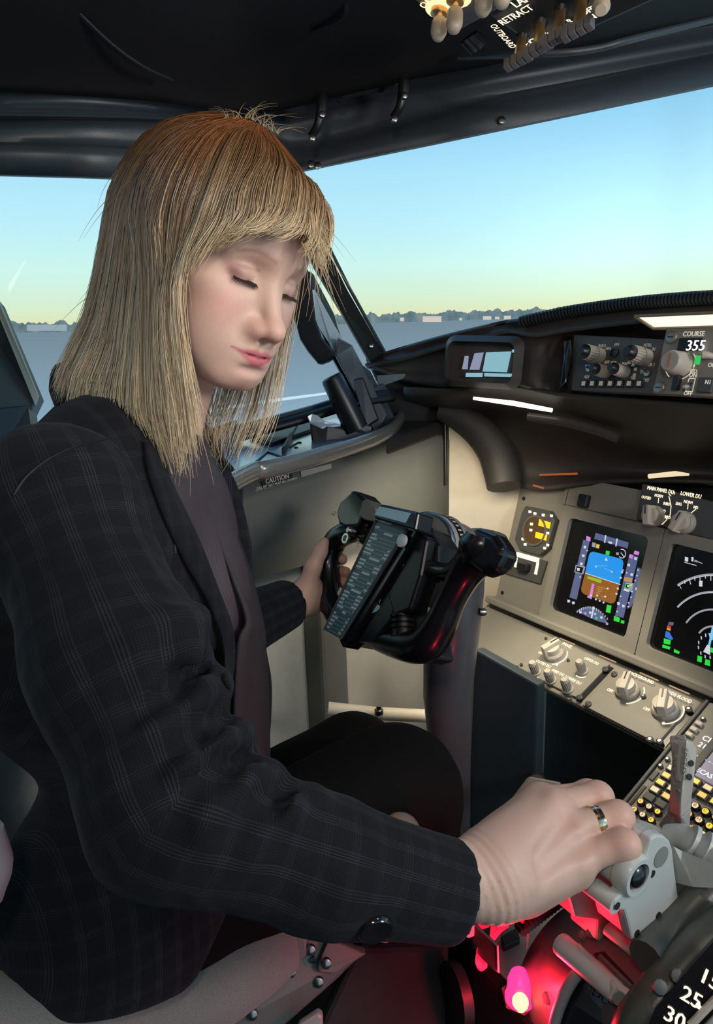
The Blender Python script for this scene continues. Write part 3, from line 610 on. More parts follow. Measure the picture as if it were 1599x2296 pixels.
# display selector panel with two pointer knobs
dsp = thing('selector_panel', 'dark panel lettered MAIN PANEL DUs and LOWER DU with two cream pointer knobs', 'panel', M.at(1510, 1215))
mb = MB(); mb.prism([M.at(*q) for q in [(1446, 1085), (1660, 1140), (1640, 1222), (1432, 1166)]][::-1], M.w*.008); mb.build('plate', PANELD, dsp, bevel=.002)
def knob_pointer(F, parent, px, py, w, r, h, ang):
    mb = MB(); c = F.uv(px, py, w); ca, sa = math.cos(ang), math.sin(ang)
    mb.lathe(F.g(*c, w), F.w, [(0, r*1.15), (h*.25, r*1.15), (h*.35, r)], 20, KNOBD); mb.lathe(F.g(*c, w), F.w, [(0, r*.9), (h*.7, r*.85), (h*.72, r*.5)], 20, KNOB)
    o = mb.build('knob', None, parent, smooth=40)
    mb = MB(); Q = Frame(F.g(*c, w), F.u*ca+F.v*sa, -F.u*sa+F.v*ca); mb.hexa([Q.g(*q) for q in [(-r*.42, -r*1.1, h*.3), (r*.42, -r*1.1, h*.3), (r*.42, r*1.1, h*.3), (-r*.42, r*1.1, h*.3), (-r*.34, -r, h), (r*.34, -r, h), (r*.34, r*1.05, h), (-r*.34, r*1.05, h)]]); mb.build('pointer', KNOB, o, bevel=.0012)
    mb = MB(); mb.box(Q, -r*.06, r*.06, r*.1, r*1.0, h, h+.0006); mb.build('index_line', BLACK, o)
    return o
knob_pointer(M, dsp, 1470, 1158, .008, .016, .030, .25); knob_pointer(M, dsp, 1537, 1172, .008, .0165, .030, -.35)
mb = MB()
M.text(mb, 'MAIN PANEL DUs', 1482, 1099, .0095, .0086, LEGEND, sx=.72, bold=.0004); M.text(mb, 'LOWER DU', 1549, 1110, .0095, .0086, LEGEND, sx=.75, bold=.0004)
for t, x, y in [('OUTBD', 1449, 1116), ('NORM', 1477, 1112), ('INBD', 1495, 1130), ('PFD', 1487, 1146), ('ENG', 1522, 1130), ('NORM', 1543, 1126), ('ND', 1560, 1138), ('PRI', 1493, 1160), ('MFD', 1497, 1160)]: M.text(mb, t, x, y, .0072, .0086, LEGEND, sx=.75, bold=.0003)
for a, b in [((1500, 1112), (1505, 1135)), ((1505, 1135), (1502, 1160)), ((1470, 1165), (1485, 1176)), ((1485, 1176), (1497, 1163)), ((1470, 1165), (1487, 1148)), ((1477, 1117), (1476, 1128)), ((1543, 1130), (1542, 1142)), ((1560, 1142), (1550, 1150)), ((1505, 1112), (1500, 1108))]: M.line(mb, a, b, .0012, .0086, LEGEND)
mb.build('legend', LEGEND, dsp)

# ------------------------------------------------------------------ shelf below the panel
S = tilted(on(1110, 1352, M.o, M.w), 64)
shelf = thing('lower_shelf', 'grey shelf sloping down below the instrument panel', 'panel', S.g(.2, -.14, -.01))
sz = lambda px, py: S.uv(px, py)
sv1 = sz(1110, 1352)[1]+.01; sv0 = (sz(1158, 1505)[1]+sz(1300, 1582)[1]+sz(1478, 1678)[1])/3
su0 = sz(1095, 1352)[0]; suR = sz(1480, 1680)[0]+.004
mb = MB(); mb.box(S, su0, suR, sv0, sv1, -.014, 0); mb.build('shelf_plate', PANEL, shelf, bevel=.004)
mb = MB()
for k in range(36):
    u = sz(1310, 1590)[0]+k*.0046
    if u < suR: mb.box(S, u, u+.0028, sv0-.001, sv0+.003, -.004, .0015)
mb.build('edge_beading', PANELD, shelf)
def module(label, q):
    us_ = [sz(*p) for p in q]; t = thing('lighting_panel', label, 'panel', S.g(us_[0][0], us_[3][1]))
    u0 = (us_[0][0]+us_[3][0])/2; u1 = (us_[1][0]+us_[2][0])/2; v1 = (us_[0][1]+us_[1][1])/2; v0 = (us_[2][1]+us_[3][1])/2
    mb = MB(); mb.box(S, u0, u1, v0, v1, 0, .005); mb.build('plate', PANEL, t, bevel=.0008); return t
mA = module('left lighting panel on the shelf with one large knob and four small ones', [(1233, 1430), (1367, 1494), (1297, 1568), (1158, 1500)])
mB = module('right lighting panel on the shelf with two pointer knobs, nearest the picture edge', [(1382, 1506), (1547, 1594), (1473, 1670), (1308, 1585)])
for q in [((1372, 1497), (1302, 1576)), ((1553, 1598), (1480, 1672))]:
    a, b = sz(*q[0]), sz(*q[1]); mb = MB(); mb.box(S, a[0]-.005, a[0]+.004, b[1], a[1], 0, .0016); mb.build('slot', BLACK, shelf)
def dzus(F, parent, px, py, w, r=.0055):
    mb = MB(); mb.lathe(F.at(px, py, w), F.w, [(0, r), (.003, r), (.004, r*.8), (.0042, r*.6), (.003, r*.55)], 12); o = mb.build('fastener', PANELD, parent, smooth=40)
    mb = MB(); mb.lathe(F.at(px, py, w), F.w, [(.003, r*.5), (.0046, r*.45)], 8); mb.build('screw', STEEL, o, smooth=40)
for x, y in [(1358, 1502), (1300, 1565), (1378, 1513), (1320, 1580)]: dzus(S, mA if x < 1370 and y < 1570 else mB, x, y, .005)
for x, y in [(1545, 1592), (1480, 1664), (1458, 1660)]: dzus(S, mB, x, y, .005)
for x, y in [(1275, 1482), (1225, 1433), (1280, 1562), (1160, 1497), (1170, 1492)]: dzus(S, mA, x, y, .005, .003)
dzus(S, mB, 1443, 1563, .005, .0045)
def knob_round(F, parent, px, py, w, r, h, white=False):
    mb = MB(); c = F.uv(px, py, w); mb.lathe(F.g(*c, w), F.w, [(0, r*1.2), (h*.12, r*1.2), (h*.14, r*.9), (h*.9, r*.8), (h, r*.65)], 18)
    o = mb.build('knob', KNOBD, parent, smooth=35); mb = MB()
    for k in range(14):
        a = 2*math.pi*k/14; p = F.g(c[0]+r*.86*math.cos(a), c[1]+r*.86*math.sin(a), w+h*.2); mb.cyl(p, p+F.w*h*.68, r*.09, r*.08, 5)
    mb.build('knurl', KNOBD, o)
    mb = MB(); mb.lathe(F.g(*c, w+h), F.w, [(0, r*.66), (.001, r*.6)], 18); mb.build('knob_cap', KNOB, o, smooth=40)
knob_pointer(S, mA, 1243, 1468, .005, .017, .030, -.3)
for x, y in [(1202, 1508), (1236, 1527), (1274, 1547), (1307, 1506)]: knob_round(S, mA, x, y, .005, .0085, .026)
knob_pointer(S, mB, 1408, 1550, .005, .0175, .028, .35); knob_pointer(S, mB, 1492, 1592, .005, .0185, .028, .45)
def legends(F, parent, w, words, arcs, dots):
    mb = MB()
    for t, x, y, h in words: F.text(mb, t, x, y, h, w, LEGEND, sx=.78, bold=.0005)
    for x, y, r, a0, a1 in arcs:
        c = F.uv(x, y, w)
        for k in range(8):
            b0, b1 = [math.radians(a0+(a1-a0)*q/8) for q in (k, k+1)]
            mb.add([F.g(c[0]+rr*math.cos(b), c[1]+rr*math.sin(b), w) for rr, b in [(r-.001, b0), (r+.001, b0), (r+.001, b1), (r-.001, b1)]], [(0, 1, 2, 3)], LEGEND)
    for x, y in dots: mb.lathe(F.at(x, y, w-.0006), F.w, [(0, .0024), (.0008, .0024)], 8, LEGEND)
    return mb.build('legend', LEGEND, parent)
legends(S, mA, .0057, [('PANEL', 1272, 1447, .010), ('OFF', 1212, 1464, .008), ('OUTBD DU', 1218, 1488, .0085), ('INBD DU', 1251, 1508, .0085), ('LOWER DU', 1285, 1525, .0085), ('UPPER DU', 1326, 1482, .0085)],
        [(1243, 1468, .024, -60, 50), (1202, 1508, .0135, -110, -30), (1307, 1506, .0135, -110, -30)], [(1249, 1491)])
legends(S, mB, .0057, [('BACKGROUND', 1437, 1519, .0088), ('OFF', 1368, 1548, .0085), ('AFDS FLOOD', 1522, 1562, .0092), ('OFF', 1450, 1590, .0085)], [(1408, 1550, .026, -60, 50), (1492, 1592, .027, -60, 50)], [(1488, 1622)])

# ------------------------------------------------------------------ control display unit on the pedestal nose
C = tilted(on(1478, 1686, S.o, S.w)+np.array([.004, -.008, .0]), 62)
cz = lambda x, y: C.uv(1380+x/6.38, 1600+y/6.38)
cdu = thing('control_display_unit', 'keypad unit with glowing amber letter keys and a lit text screen at the right edge', 'keypad', C.g(.1, -.2, -.02))
cu0 = min(cz(560, 830)[0], cz(150, 1290)[0]); cv0 = cz(200, 1560)[1]-.09; cv1 = cz(1290, 60)[1]+.03
mb = MB(); mb.box(C, cu0, cu0+.17, cv0, cv1, -.03, 0); mb.build('housing', PANEL, cdu, bevel=.003)
mb = MB(); mb.box(C, cu0-.006, cu0-.001, cv0, cv1, -.03, .002); mb.build('edge_rail', PANELD, cdu, bevel=.001)
a = cz(430, 1040); b = cz(200, 1300); mb = MB(); mb.box(C, a[0]-.002, a[0]+.002, b[1], a[1], 0, .0015); mb.build('slot', BLACK, cdu)
a = cz(600, 830); b = cz(500, 950); mb = MB(); mb.box(C, a[0]-.003, a[0]+.004, b[1], a[1], 0, .002); mb.build('index_lamp', PANELD, cdu, bevel=.0008)
for x, y in [(750, 665), (650, 760), (1260, 90)]: dzus(C, cdu, 1380+x/6.38, 1600+y/6.38, 0, .004)
AMB = [glow('key_amber', srgb(246, 190, 96), 1.15), glow('key_yellow', srgb(240, 205, 70), 1.15), glow('key_pale', srgb(246, 205, 160), 1.1)]
s0 = cz(1150, 500); s1 = cz(1140, 905); s2 = cz(1400, 1010); s3 = cz(1390, 190)
sc = MB(); su = cz(1130, 900)[0]; sb = (s1[1]+s2[1])/2; st = s3[1]+.02
sc.box(C, su, su+.13, sb, st, 0, .002); sc.build('screen', glow('cdu_screen', srgb(132, 128, 150), .8), cdu)
mb = MB(); mb.box(C, su-.012, su-.001, sb, st, 0, .004); mb.build('screen_frame', PANELD, cdu, bevel=.001)
TXT = glow('cdu_text', srgb(245, 245, 255), 1.3); mb = MB()
def crow(t, x, y, h):
    u, v = cz(x, y); vv, f = textmesh(t); x0 = vv[:, 0].min()
    mb.add([C.g(u+(p[0]-x0)*h, v+p[1]*h, .0026) for p in vv], f, TXT)
    mb.add([C.g(u+(p[0]-x0)*h+.0005, v+p[1]*h, .0028) for p in vv], f, TXT)
crow('FORECAST', 985, 715, .0105); crow('- - - - - - - - - -', 1175, 610, .010); crow('210/  .780', 1195, 450, .012); crow('CRZ  350/', 1255, 355, .013)
mb.build('screen_text', TXT, cdu)
def key(kind, u, v, r, txt, m, rx=None):
    mb = MB(); rx = rx or r
    if kind == 'rect':
        mb.box(C, u-rx, u+rx, v-r, v+r, 0, .006); o = mb.build('function_key', PANELD, cdu, bevel=.001)
        if m: mb = MB(); mb.box(C, u-rx*.72, u+rx*.72, v-r*.66, v+r*.66, .006, .0066); mb.build('key_face', m, o, bevel=.0003)
        fr = MB(); fr.box(C, u-rx*1.28, u+rx*1.28, v-r*1.35, v+r*1.35, 0, .0012); fr.build('key_frame', GREY, o)
    else:
        mb.lathe(C.g(u, v), C.w, [(0, r*1.12), (.004, r*1.1), (.006, r*.95), (.0065, r*.7)], 16); o = mb.build('letter_key', BLACK, cdu, smooth=40)
        mb = MB(); mb.lathe(C.g(u, v, .0065), C.w, [(0, r*.72), (.0006, r*.68)], 14, m); o2 = mb.build('key_face', m, o)
        if txt:
            mb = MB(); C_t = textmesh(txt); mb.add([C.g(u+p[0]*r*1.25, v+p[1]*r*1.25, .0076) for p in C_t[0]], C_t[1]); mb.build('key_letter', BLACK, o)
k3 = np.array(cz(375, 1290)); k2 = np.array(cz(490, 1370)); k1 = np.array(cz(290, 1390)); kc = (np.array(cz(1300, 1435))-np.array(cz(1155, 1350))); kr = (np.array(cz(1195, 1550))-np.array(cz(1300, 1435)))
du_ = abs(kc[0]); dv_ = -abs(kr[1]); dn = abs(k2[0]-k3[0])
nums = [['1', '2', '3'], ['4', '5', '6'], ['7', '8', '9'], ['.', '0', '+']]; nn = 0
for r in range(4):
    for c in range(3): key('round', k3[0]+c*dn, k3[1]+r*dv_, .0052, nums[r][c], AMB[(r*3+c*2) % 3])
kb = np.array(cz(1155, 1350)); lets = ['ABCDE', 'FGHIJ', 'KLMNO', 'PQRST', 'UVWXY']
for r in range(5):
    for c in range(4): key('round', kb[0]+(c-1)*du_, kb[1]+r*dv_, .0060, lets[r][c], AMB[(r+c*2) % 3])
ka = np.array(cz(740, 915)); kd = np.array(cz(650, 1010)); ke = np.array(cz(810, 1110))
dfv = -abs(ka[1]-kd[1]); dfu = abs(ke[0]-kd[0])
for c in range(5):
    for r in range(-1, 4):
        if (c == 1 and r < 0) or (c >= 2 and r > 0): continue
        key('rect', ka[0]+c*dfu, ka[1]+r*dfv, .0056, None, None if (r == 3 or (c == 2 and r == 0)) else AMB[(r+c) % 3], .0075)
for x, y in [(1200, 165), (1130, 245), (1065, 320)]:
    u, v = cz(x, y); mb = MB(); mb.box(C, u-.0055, u+.0055, v-.004, v+.004, 0, .006); mb.build('select_key', KNOB, cdu, bevel=.0015)

# ------------------------------------------------------------------ glareshield
gl = thing('glareshield', 'long dark glareshield hood with a ribbed black edge under the windscreen', 'hood', P(1250, 1000, 1.2))
X = [822, 900, 1000, 1080, 1140, 1200, 1290, 1450, 1640, 1950]
Z = [1.45, 1.41, 1.36, 1.32, 1.29, 1.25, 1.20, 1.10, .99, .87]
top = [808, 784, 756, 737, 724, 718, 700, 681, 667, 656]
lip = [815, 806, 779, 760, 746, 754, 742, 724, 712, 705]
bot = [819, 850, 868, 866, 862, 872, 886, 896, 914, 950]
gg = curve_grid([[(x, t-2, z+.30) for x, t, z in zip(X, top, Z)], [(x, t, z+.03) for x, t, z in zip(X, top, Z)], [(x, t+2, z+.012) for x, t, z in zip(X, top, Z)],
                 [(x, l, z-.012) for x, l, z in zip(X, lip, Z)], [(x, l+8 if x < 1250 else l+2, z+.004+(0 if x < 1250 else .012)) for x, l, z in zip(X, lip, Z)],
                 [(x, (l+b)/2, z+.012+(0 if x < 1250 else .05)) for x, l, b, z in zip(X, lip, bot, Z)], [(x, b-4, z+.006+(0 if x < 1250 else .05)) for x, b, z in zip(X, bot, Z)], [(x, b+6, z+.03) for x, b, z in zip(X, bot, Z)]], 6, 3)
mb = MB(); mb.sheet(gg); mb.build('hood', COAM, gl, smooth=180, solid=-.006)
mb = MB(); mb.prism(PP([(832, 822, 1.47), (1000, 862, 1.44), (1015, 945, 1.47), (900, 965, 1.47), (868, 900, 1.46)]), R@[0, 0, .03]); mb.build('corner_shadow', MATTE, gl, bevel=.004)  # black piece standing in for the shadow in the side wall corner
# ribbed edge
ep = spline(PP([(1168, 722, 1.262), (1200, 714, 1.243), (1290, 696, 1.195), (1450, 676, 1.095), (1640, 664, .985), (1950, 654, .865)]), 150)
rr = .0085+.0016*np.sign(np.sin(np.cumsum(np.r_[0, np.linalg.norm(np.diff(ep, axis=0), axis=1)])*2*math.pi/.0062))
mb = MB(); mb.tube(ep, rr, 10); mb.build('ribbed_edge', mat('ribbed_rubber', (.02, .026, .03), .38), gl, smooth=30)
# under-side: leather coaming that swoops down to the panel, and its end horn
ug = curve_grid([[(905, 868, 1.42), (1000, 872, 1.365), (1080, 868, 1.33), (1150, 866, 1.29), (1270, 888, 1.215), (1450, 899, 1.115), (1640, 918, 1.0), (1950, 955, .88)],
                 [(905, 884, 1.43), (1000, 890, 1.375), (1080, 884, 1.345), (1160, 890, 1.31), (1280, 912, 1.245), (1450, 930, 1.15), (1640, 950, 1.04), (1950, 985, .92)],
                 [(915, 900, 1.46), (1000, 912, 1.41), (1080, 902, 1.37), (1170, 916, 1.335), (1290, 944, 1.28), (1450, 990, 1.21), (1640, 1010, 1.12), (1950, 1040, 1.0)],
                 [(940, 910, 1.50), (1020, 935, 1.46), (1100, 945, 1.43), (1190, 968, 1.39), (1300, 990, 1.35), (1450, 1025, 1.27), (1640, 1040, 1.19), (1950, 1080, 1.06)],
                 [(960, 925, 1.54), (1050, 985, 1.50), (1130, 1030, 1.46), (1210, 1050, 1.42), (1310, 1050, 1.37), (1450, 1058, 1.29), (1640, 1068, 1.21), (1950, 1110, 1.08)],
                 [(980, 930, 1.56), (1075, 1010, 1.52), (1150, 1085, 1.45), (1215, 1098, 1.40), (1310, 1085, 1.345), (1450, 1076, 1.26), (1640, 1082, 1.18), (1950, 1125, 1.06)]], 6, 4)
mb = MB(); mb.sheet(ug); mb.build('coaming', COAM, gl, smooth=180, solid=-.006)
mb = MB(); mb.tube(spline(PP([(985, 922, 1.44), (1030, 938, 1.43), (1075, 968, 1.42), (1110, 1010, 1.41), (1125, 1055, 1.40), (1130, 1092, 1.39)]), 6), spline([[.018], [.026], [.032], [.036], [.036], [.033]], 6)[:, 0], 16)
mb.build('end_horn', mat('horn_leather', (.030, .027, .024), .5, bump=.3, bscale=1200), gl, smooth=60)
mb = MB(); mb.tube(spline(PP([(1185, 935, 1.31), (1260, 945, 1.275), (1330, 962, 1.245), (1385, 982, 1.22)]), 6), .009, 10); mb.build('rail', mat('rail_bronze', (.06, .052, .045), .3), gl, smooth=60)
mb = MB(); mb.tube(PP([(1062, 893, 1.335), (1150, 904, 1.30), (1238, 920, 1.26)]), [.0028, .0046, .0036], 10); mb.build('flood_tube', glow('flood_tube_light', srgb(255, 246, 232), 3.2), gl, smooth=60)
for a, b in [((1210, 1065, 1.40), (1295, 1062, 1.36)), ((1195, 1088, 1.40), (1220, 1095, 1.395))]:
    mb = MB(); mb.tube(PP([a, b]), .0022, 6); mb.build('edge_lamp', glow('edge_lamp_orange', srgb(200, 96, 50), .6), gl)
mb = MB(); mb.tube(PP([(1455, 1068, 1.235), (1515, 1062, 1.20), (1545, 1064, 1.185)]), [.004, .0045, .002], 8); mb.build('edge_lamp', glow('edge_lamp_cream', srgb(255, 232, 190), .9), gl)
# flood light under the hood
mb = MB(); fl = PP([(1428, 711, 1.085), (1700, 699, .935), (1700, 727, .945), (1466, 734, 1.075)])
mb.prism(fl, R@[0, -.004, .004]); mb.build('flood_light', glow('hood_light', srgb(255, 246, 226), 1.15), gl)
mb = MB()
for a, b in [((1424, 709, 1.084), (1700, 697, .934)), ((1466, 737, 1.074), (1700, 730, .944)), ((1424, 710, 1.084), (1466, 737, 1.074))]: mb.tube(PP([a, b]), .0025, 6)
mb.build('light_frame', mat('light_frame_brass', (.35, .3, .2), .4, .6), gl)
# recess with two small lit captions
rec = thing('annunciator_recess', 'rounded recess in the hood holding a pale blue caption and a smaller white one', 'display', P(1085, 868, 1.3))
Fr = Frame(P(1085, 812, 1.295), P(1160, 818, 1.27)-P(1010, 812, 1.335), [0, .12, 1])
def ru(px, py): return Fr.uv(px, py)
a, b = ru(1012, 812)[0], ru(1160, 812)[0]; t0, t1 = ru(1085, 858)[1], ru(1085, 768)[1]
k = 6; A = rrect(Fr, a-.012, b+.012, t0-.010, t1+.012, .02, .004, k); B = rrect(Fr, a, b, t0, t1, .014, .022, k); C2 = rrect(Fr, a, b, t0, t1, .014, -.005, k); n = len(A)
mb = MB(); f = lambda i, j: [(i*n+q, i*n+(q+1) % n, j*n+(q+1) % n, j*n+q) for q in range(n)]
mb.add(np.vstack([A, B, C2]), f(0, 1)+f(1, 2)+[tuple(range(2*n, 3*n))]); mb.build('recess_shell', COAM, rec, smooth=35)
CAPB = glow('caption_blue', srgb(138, 186, 200), .95); CAPW = glow('caption_white', srgb(150, 156, 184), .85)
for pts, mm in [([(1090, 790), (1147, 788), (1137, 835), (1082, 833)], CAPB), ([(1064, 792), (1085, 790), (1075, 829), (1053, 829)], CAPW), ([(1042, 798), (1051, 798), (1049, 828), (1036, 828)], CAPW)]:
    mb = MB(); Fr.poly(mb, pts, .002, mm); mb.build('caption', mm, rec)
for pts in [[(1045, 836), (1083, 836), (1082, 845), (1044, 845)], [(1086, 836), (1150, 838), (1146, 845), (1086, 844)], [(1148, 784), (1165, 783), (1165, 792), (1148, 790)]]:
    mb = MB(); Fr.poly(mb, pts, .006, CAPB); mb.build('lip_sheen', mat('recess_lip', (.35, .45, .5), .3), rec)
mb = MB(); mb.prism(PP([(845, 842, 1.395), (910, 838, 1.36), (905, 848, 1.36), (850, 868, 1.39)]), R@[0, 0, .004]); mb.build('corner_plate', mat('corner_plate', (.2, .25, .24), .4), gl)

# ------------------------------------------------------------------ panels set into the glareshield
E_ = tilted(P(1400, 820, 1.12), 14)
ez = lambda x, y: (1260+x/4.717, 680+y/4.717)
efis = thing('efis_panel', 'black knob panel in the glareshield with four cream-and-black knobs and a row of keys', 'panel', E_.at(*ez(600, 900)))
mb = MB(); mb.prism([E_.at(*ez(*q)) for q in [(120, 330), (1088, 380), (985, 960), (95, 920)]][::-1], -E_.w*.02); mb.build('plate', PANELD, efis, bevel=.002)
def long_knob(parent, base, tip, r, two=True):
    a = np.array(E_.at(*ez(*base))); h = .036 if two else .026; mb = MB(); ax = E_.w
    mb.lathe(a, ax, [(0, r), (h*.42, r), (h*.44, r*.9), (h, r*.85)] if two else [(0, r), (h*.8, r*.92), (h, r*.86)], 22)
    o = mb.build('knob', KNOB, parent, smooth=35)
    mb = MB(); mb.lathe(a+ax*h, ax, [(0, r*.86), (.003, r*.84), (.010, r*.55), (.011, r*.5)], 20); mb.build('knob_end', BLACK, o, smooth=35)
    mb = MB()
    for k in range(18):
        q = 2*math.pi*k/18; t = math.cos(q)*E_.u+math.sin(q)*E_.v; mb.cyl(a+t*r*.93+ax*h*.5, a+t*r*.88+ax*h*.96, r*.05, r*.05, 4)
    mb.build('knurl', KNOB, o)
    if two: mb = MB(); mb.lathe(a+ax*h*.43, ax, [(0, r*1.02), (.0012, r*1.02)], 22); mb.build('knob_joint', KNOBD, o, smooth=35)
long_knob(efis, (395, 560), 0, .0135); long_knob(efis, (885, 575), 0, .0135); long_knob(efis, (470, 730), 0, .0105, False); long_knob(efis, (665, 725), 0, .0105, False)
mb = MB(); mb.lathe(E_.at(*ez(560, 525)), E_.w, [(0, .0075), (.003, .0075), (.003, .006), (.001, .0055)], 18); mb.build('jack', GLOSSB, efis, smooth=35)
PRN = glow('dim_legend', srgb(150, 140, 128), .7)
for x in (245, 335, 430, 525, 625, 725, 832):
    u, v = E_.uv(*ez(x, 852)); mb = MB(); mb.box(E_, u-.0062, u+.0062, v-.006, v+.006, 0, .004); o = mb.build('push_key', BLACK, efis, bevel=.001)
    mb = MB(); mb.box(E_, u-.0035, u+.0035, v-.0035, v+.0035, .004, .0046); mb.build('key_face', PRN, o)
mb = MB()
for x, y, t in [(425, 450, 'BARO'), (490, 480, 'HPA'), (580, 440, 'FPV'), (905, 445, 'MTRS'), (970, 485, 'IN'), (475, 625, 'APP'), (545, 630, 'VOR'), (665, 640, 'MAP'), (710, 630, '10'), (750, 650, '20'), (775, 700, '40'), (765, 760, '80'), (752, 790, '160'), (855, 730, 'TFC'), (262, 780, 'ADF'), (935, 650, 'VOR 1'), (890, 815, 'OFF')]: E_.text(mb, t, *ez(x, y), .0075, .0006, PRN, sx=.75, bold=.0004)
mb.build('legend', PRN, efis)
def toggle(F, parent, px, py, L=.012, up=.3, w=0, m=STEEL):
    a = np.array(F.at(px, py, w)); mb = MB(); mb.lathe(a, F.w, [(0, .006), (.003, .006), (.0035, .004)], 12); o = mb.build('toggle_switch', STEEL, parent, smooth=40)
    mb = MB(); d = nrm(F.w+F.v*up); mb.tube([a, a+d*L*.7, a+d*L], [.0015, .0026, .0024], 8); mb.build('bat', m, o, smooth=60)
toggle(E_, efis, *ez(910, 735)); toggle(E_, efis, *ez(292, 690), .010)
mcp = thing('mode_control_panel', 'grey autopilot panel with the COURSE window reading 355 at the right edge', 'panel', E_.at(*ez(1400, 980)))
mb = MB(); u0 = E_.uv(*ez(1040, 600))[0]; v0_ = E_.uv(*ez(1500, 985))[1]; v1_ = E_.uv(*ez(1500, 270))[1]
mb.box(E_, u0, u0+.5, v0_, v1_, -.02, .002); mb.build('plate', PANEL, mcp, bevel=.002)
WP = .0026
mb = MB(); q = [E_.uv(*ez(*s)) for s in [(1262, 385), (1508, 372), (1490, 505), (1255, 500)]]; ua, ub = q[0][0], q[1][0]; va, vb = q[2][1], q[1][1]
mb.box(E_, ua, ub, va, vb, .002, .006); wnd = mb.build('course_window', BLACK, mcp, bevel=.001)
DIG = glow('digit_white', srgb(236, 240, 250), 1.5); mb = MB(); E_.text(mb, '355', *ez(1412, 452), .021, .0066, DIG, sx=.95, bold=.0009); mb.build('digits', DIG, wnd)
PRW = glow('panel_print', srgb(222, 214, 196), .85); mb = MB()
E_.text(mb, 'COURSE', *ez(1392, 325), .0105, WP, PRW, sx=.85, bold=.0005); E_.text(mb, 'F/D', *ez(1392, 722), .0085, WP, PRW, sx=.9, bold=.0004); E_.text(mb, 'ON', *ez(1386, 762), .0085, WP, PRW, sx=.9, bold=.0004); E_.text(mb, 'OFF', *ez(1332, 955), .0085, WP, PRW, sx=.9, bold=.0004); E_.text(mb, 'OFF', *ez(1590, 655), .0085, WP, PRW, sx=.9, bold=.0004)
E_.line(mb, ez(1340, 525), ez(1325, 590), .0014, WP, PRW)
cc = E_.uv(*ez(1262, 645))
for k in range(10):
    b0, b1 = [math.radians(-75+115*q/10) for q in (k, k+1)]; mb.add([E_.g(cc[0]+r*math.cos(b), cc[1]+r*math.sin(b), WP) for r, b in [(.0225, b0), (.0238, b0), (.0238, b1), (.0225, b1)]], [(0, 1, 2, 3)], PRW)
for k in range(3):
    b0, b1 = [math.radians(200+12*q) for q in (k, k+1)]; mb.add([E_.g(cc[0]+r*math.cos(b), cc[1]+r*math.sin(b), WP) for r, b in [(.0225, b0), (.0238, b0), (.0238, b1), (.0225, b1)]], [(0, 1, 2, 3)], PRW)
for a, b in [((1345, 795), (1412, 795)), ((1412, 795), (1380, 935)), ((1345, 795), (1310, 930)), ((1310, 930), (1380, 935))]: E_.line(mb, ez(*a), ez(*b), .0012, WP, PRW)
mb.build('legend', PRW, mcp)
a = np.array(E_.at(*ez(1262, 648), .002)); mb = MB(); mb.lathe(a, E_.w, [(0, .0182), (.006, .0180), (.026, .0158), (.028, .0145)], 28, KNOB); kn = mb.build('course_knob', KNOB, mcp, smooth=35)
mb = MB(); mb.lathe(a+E_.w*.028, E_.w, [(0, .0145), (.0012, .0135)], 24); mb.build('knob_cap', KNOBD, kn, smooth=40)
mb = MB(); Fk = Frame(a+E_.w*.0294, E_.u, E_.v); mb.box(Fk, -.0012, .0012, -.010, .010, 0, .0006); mb.build('index_line', mat('index_orange', (.5, .16, .05), .5), kn)
u, v = E_.uv(*ez(1447, 606)); mb = MB(); mb.box(E_, u-.0045, u+.0045, v-.0065, v+.0065, .002, .004); mb.build('lamp', glow('lamp_green', srgb(50, 190, 90), 1.), mcp, bevel=.001)
u, v = E_.uv(*ez(1420, 615)); mb = MB(); mb.box(E_, u-.001, u+.001, v-.008, v+.008, .002, .003); mb.build('lamp_mark', PRW, mcp)
toggle(E_, mcp, *ez(1352, 880), .014, -.2, .002, KNOB)
q = [E_.uv(*ez(*s)) for s in [(1480, 790), (1640, 800), (1620, 965), (1445, 945)]]; mb = MB(); mb.box(E_, (q[0][0]+q[3][0])/2, q[1][0], q[3][1], q[0][1], .002, .008); n1 = mb.build('push_button', PANELD, mcp, bevel=.001)
mb = MB(); E_.text(mb, 'N1', *ez(1545, 835), .0085, .0086, PRW, sx=.85, bold=.0004); mb.build('legend', PRW, n1)
mb = MB(); a = np.array(E_.at(*ez(1600, 560), .002)); mb.tube([a, a+E_.w*.008+E_.u*-.003, a+E_.w*.010+E_.u*-.009], [.004, .005, .006], 10); mb.build('lever', KNOB, mcp, smooth=60)
for x, y in [(1168, 362), (1035, 895)]:
    a = np.array(E_.at(*ez(x, y), .002)); mb = MB(); mb.lathe(a, E_.w, [(0, .0095), (.003, .0095), (.0045, .0075), (.0046, .006)], 16); o = mb.build('fastener', mat('fastener_grey', (.26, .26, .24), .35, .5), mcp, smooth=40)
    mb = MB(); Fk = Frame(a+E_.w*.0047, E_.u, E_.v); mb.box(Fk, -.0045, .0045, -.0008, .0008, 0, .0006); mb.build('slot', BLACK, o)
u, v = E_.uv(*ez(1250, 840)); mb = MB(); mb.box(E_, u-.005, u+.004, v-.012, v+.010, .002, .012); mb.build('bracket', BLACK, mcp, bevel=.001)
mb = MB(); mb.prism(PP([(1262, 765, 1.215), (1276, 762, 1.21), (1279, 800, 1.21), (1266, 860, 1.215), (1250, 878, 1.22), (1258, 810, 1.22)]), R@[0, 0, -.012]); mb.build('end_bracket', GLOSSB, gl, bevel=.003)
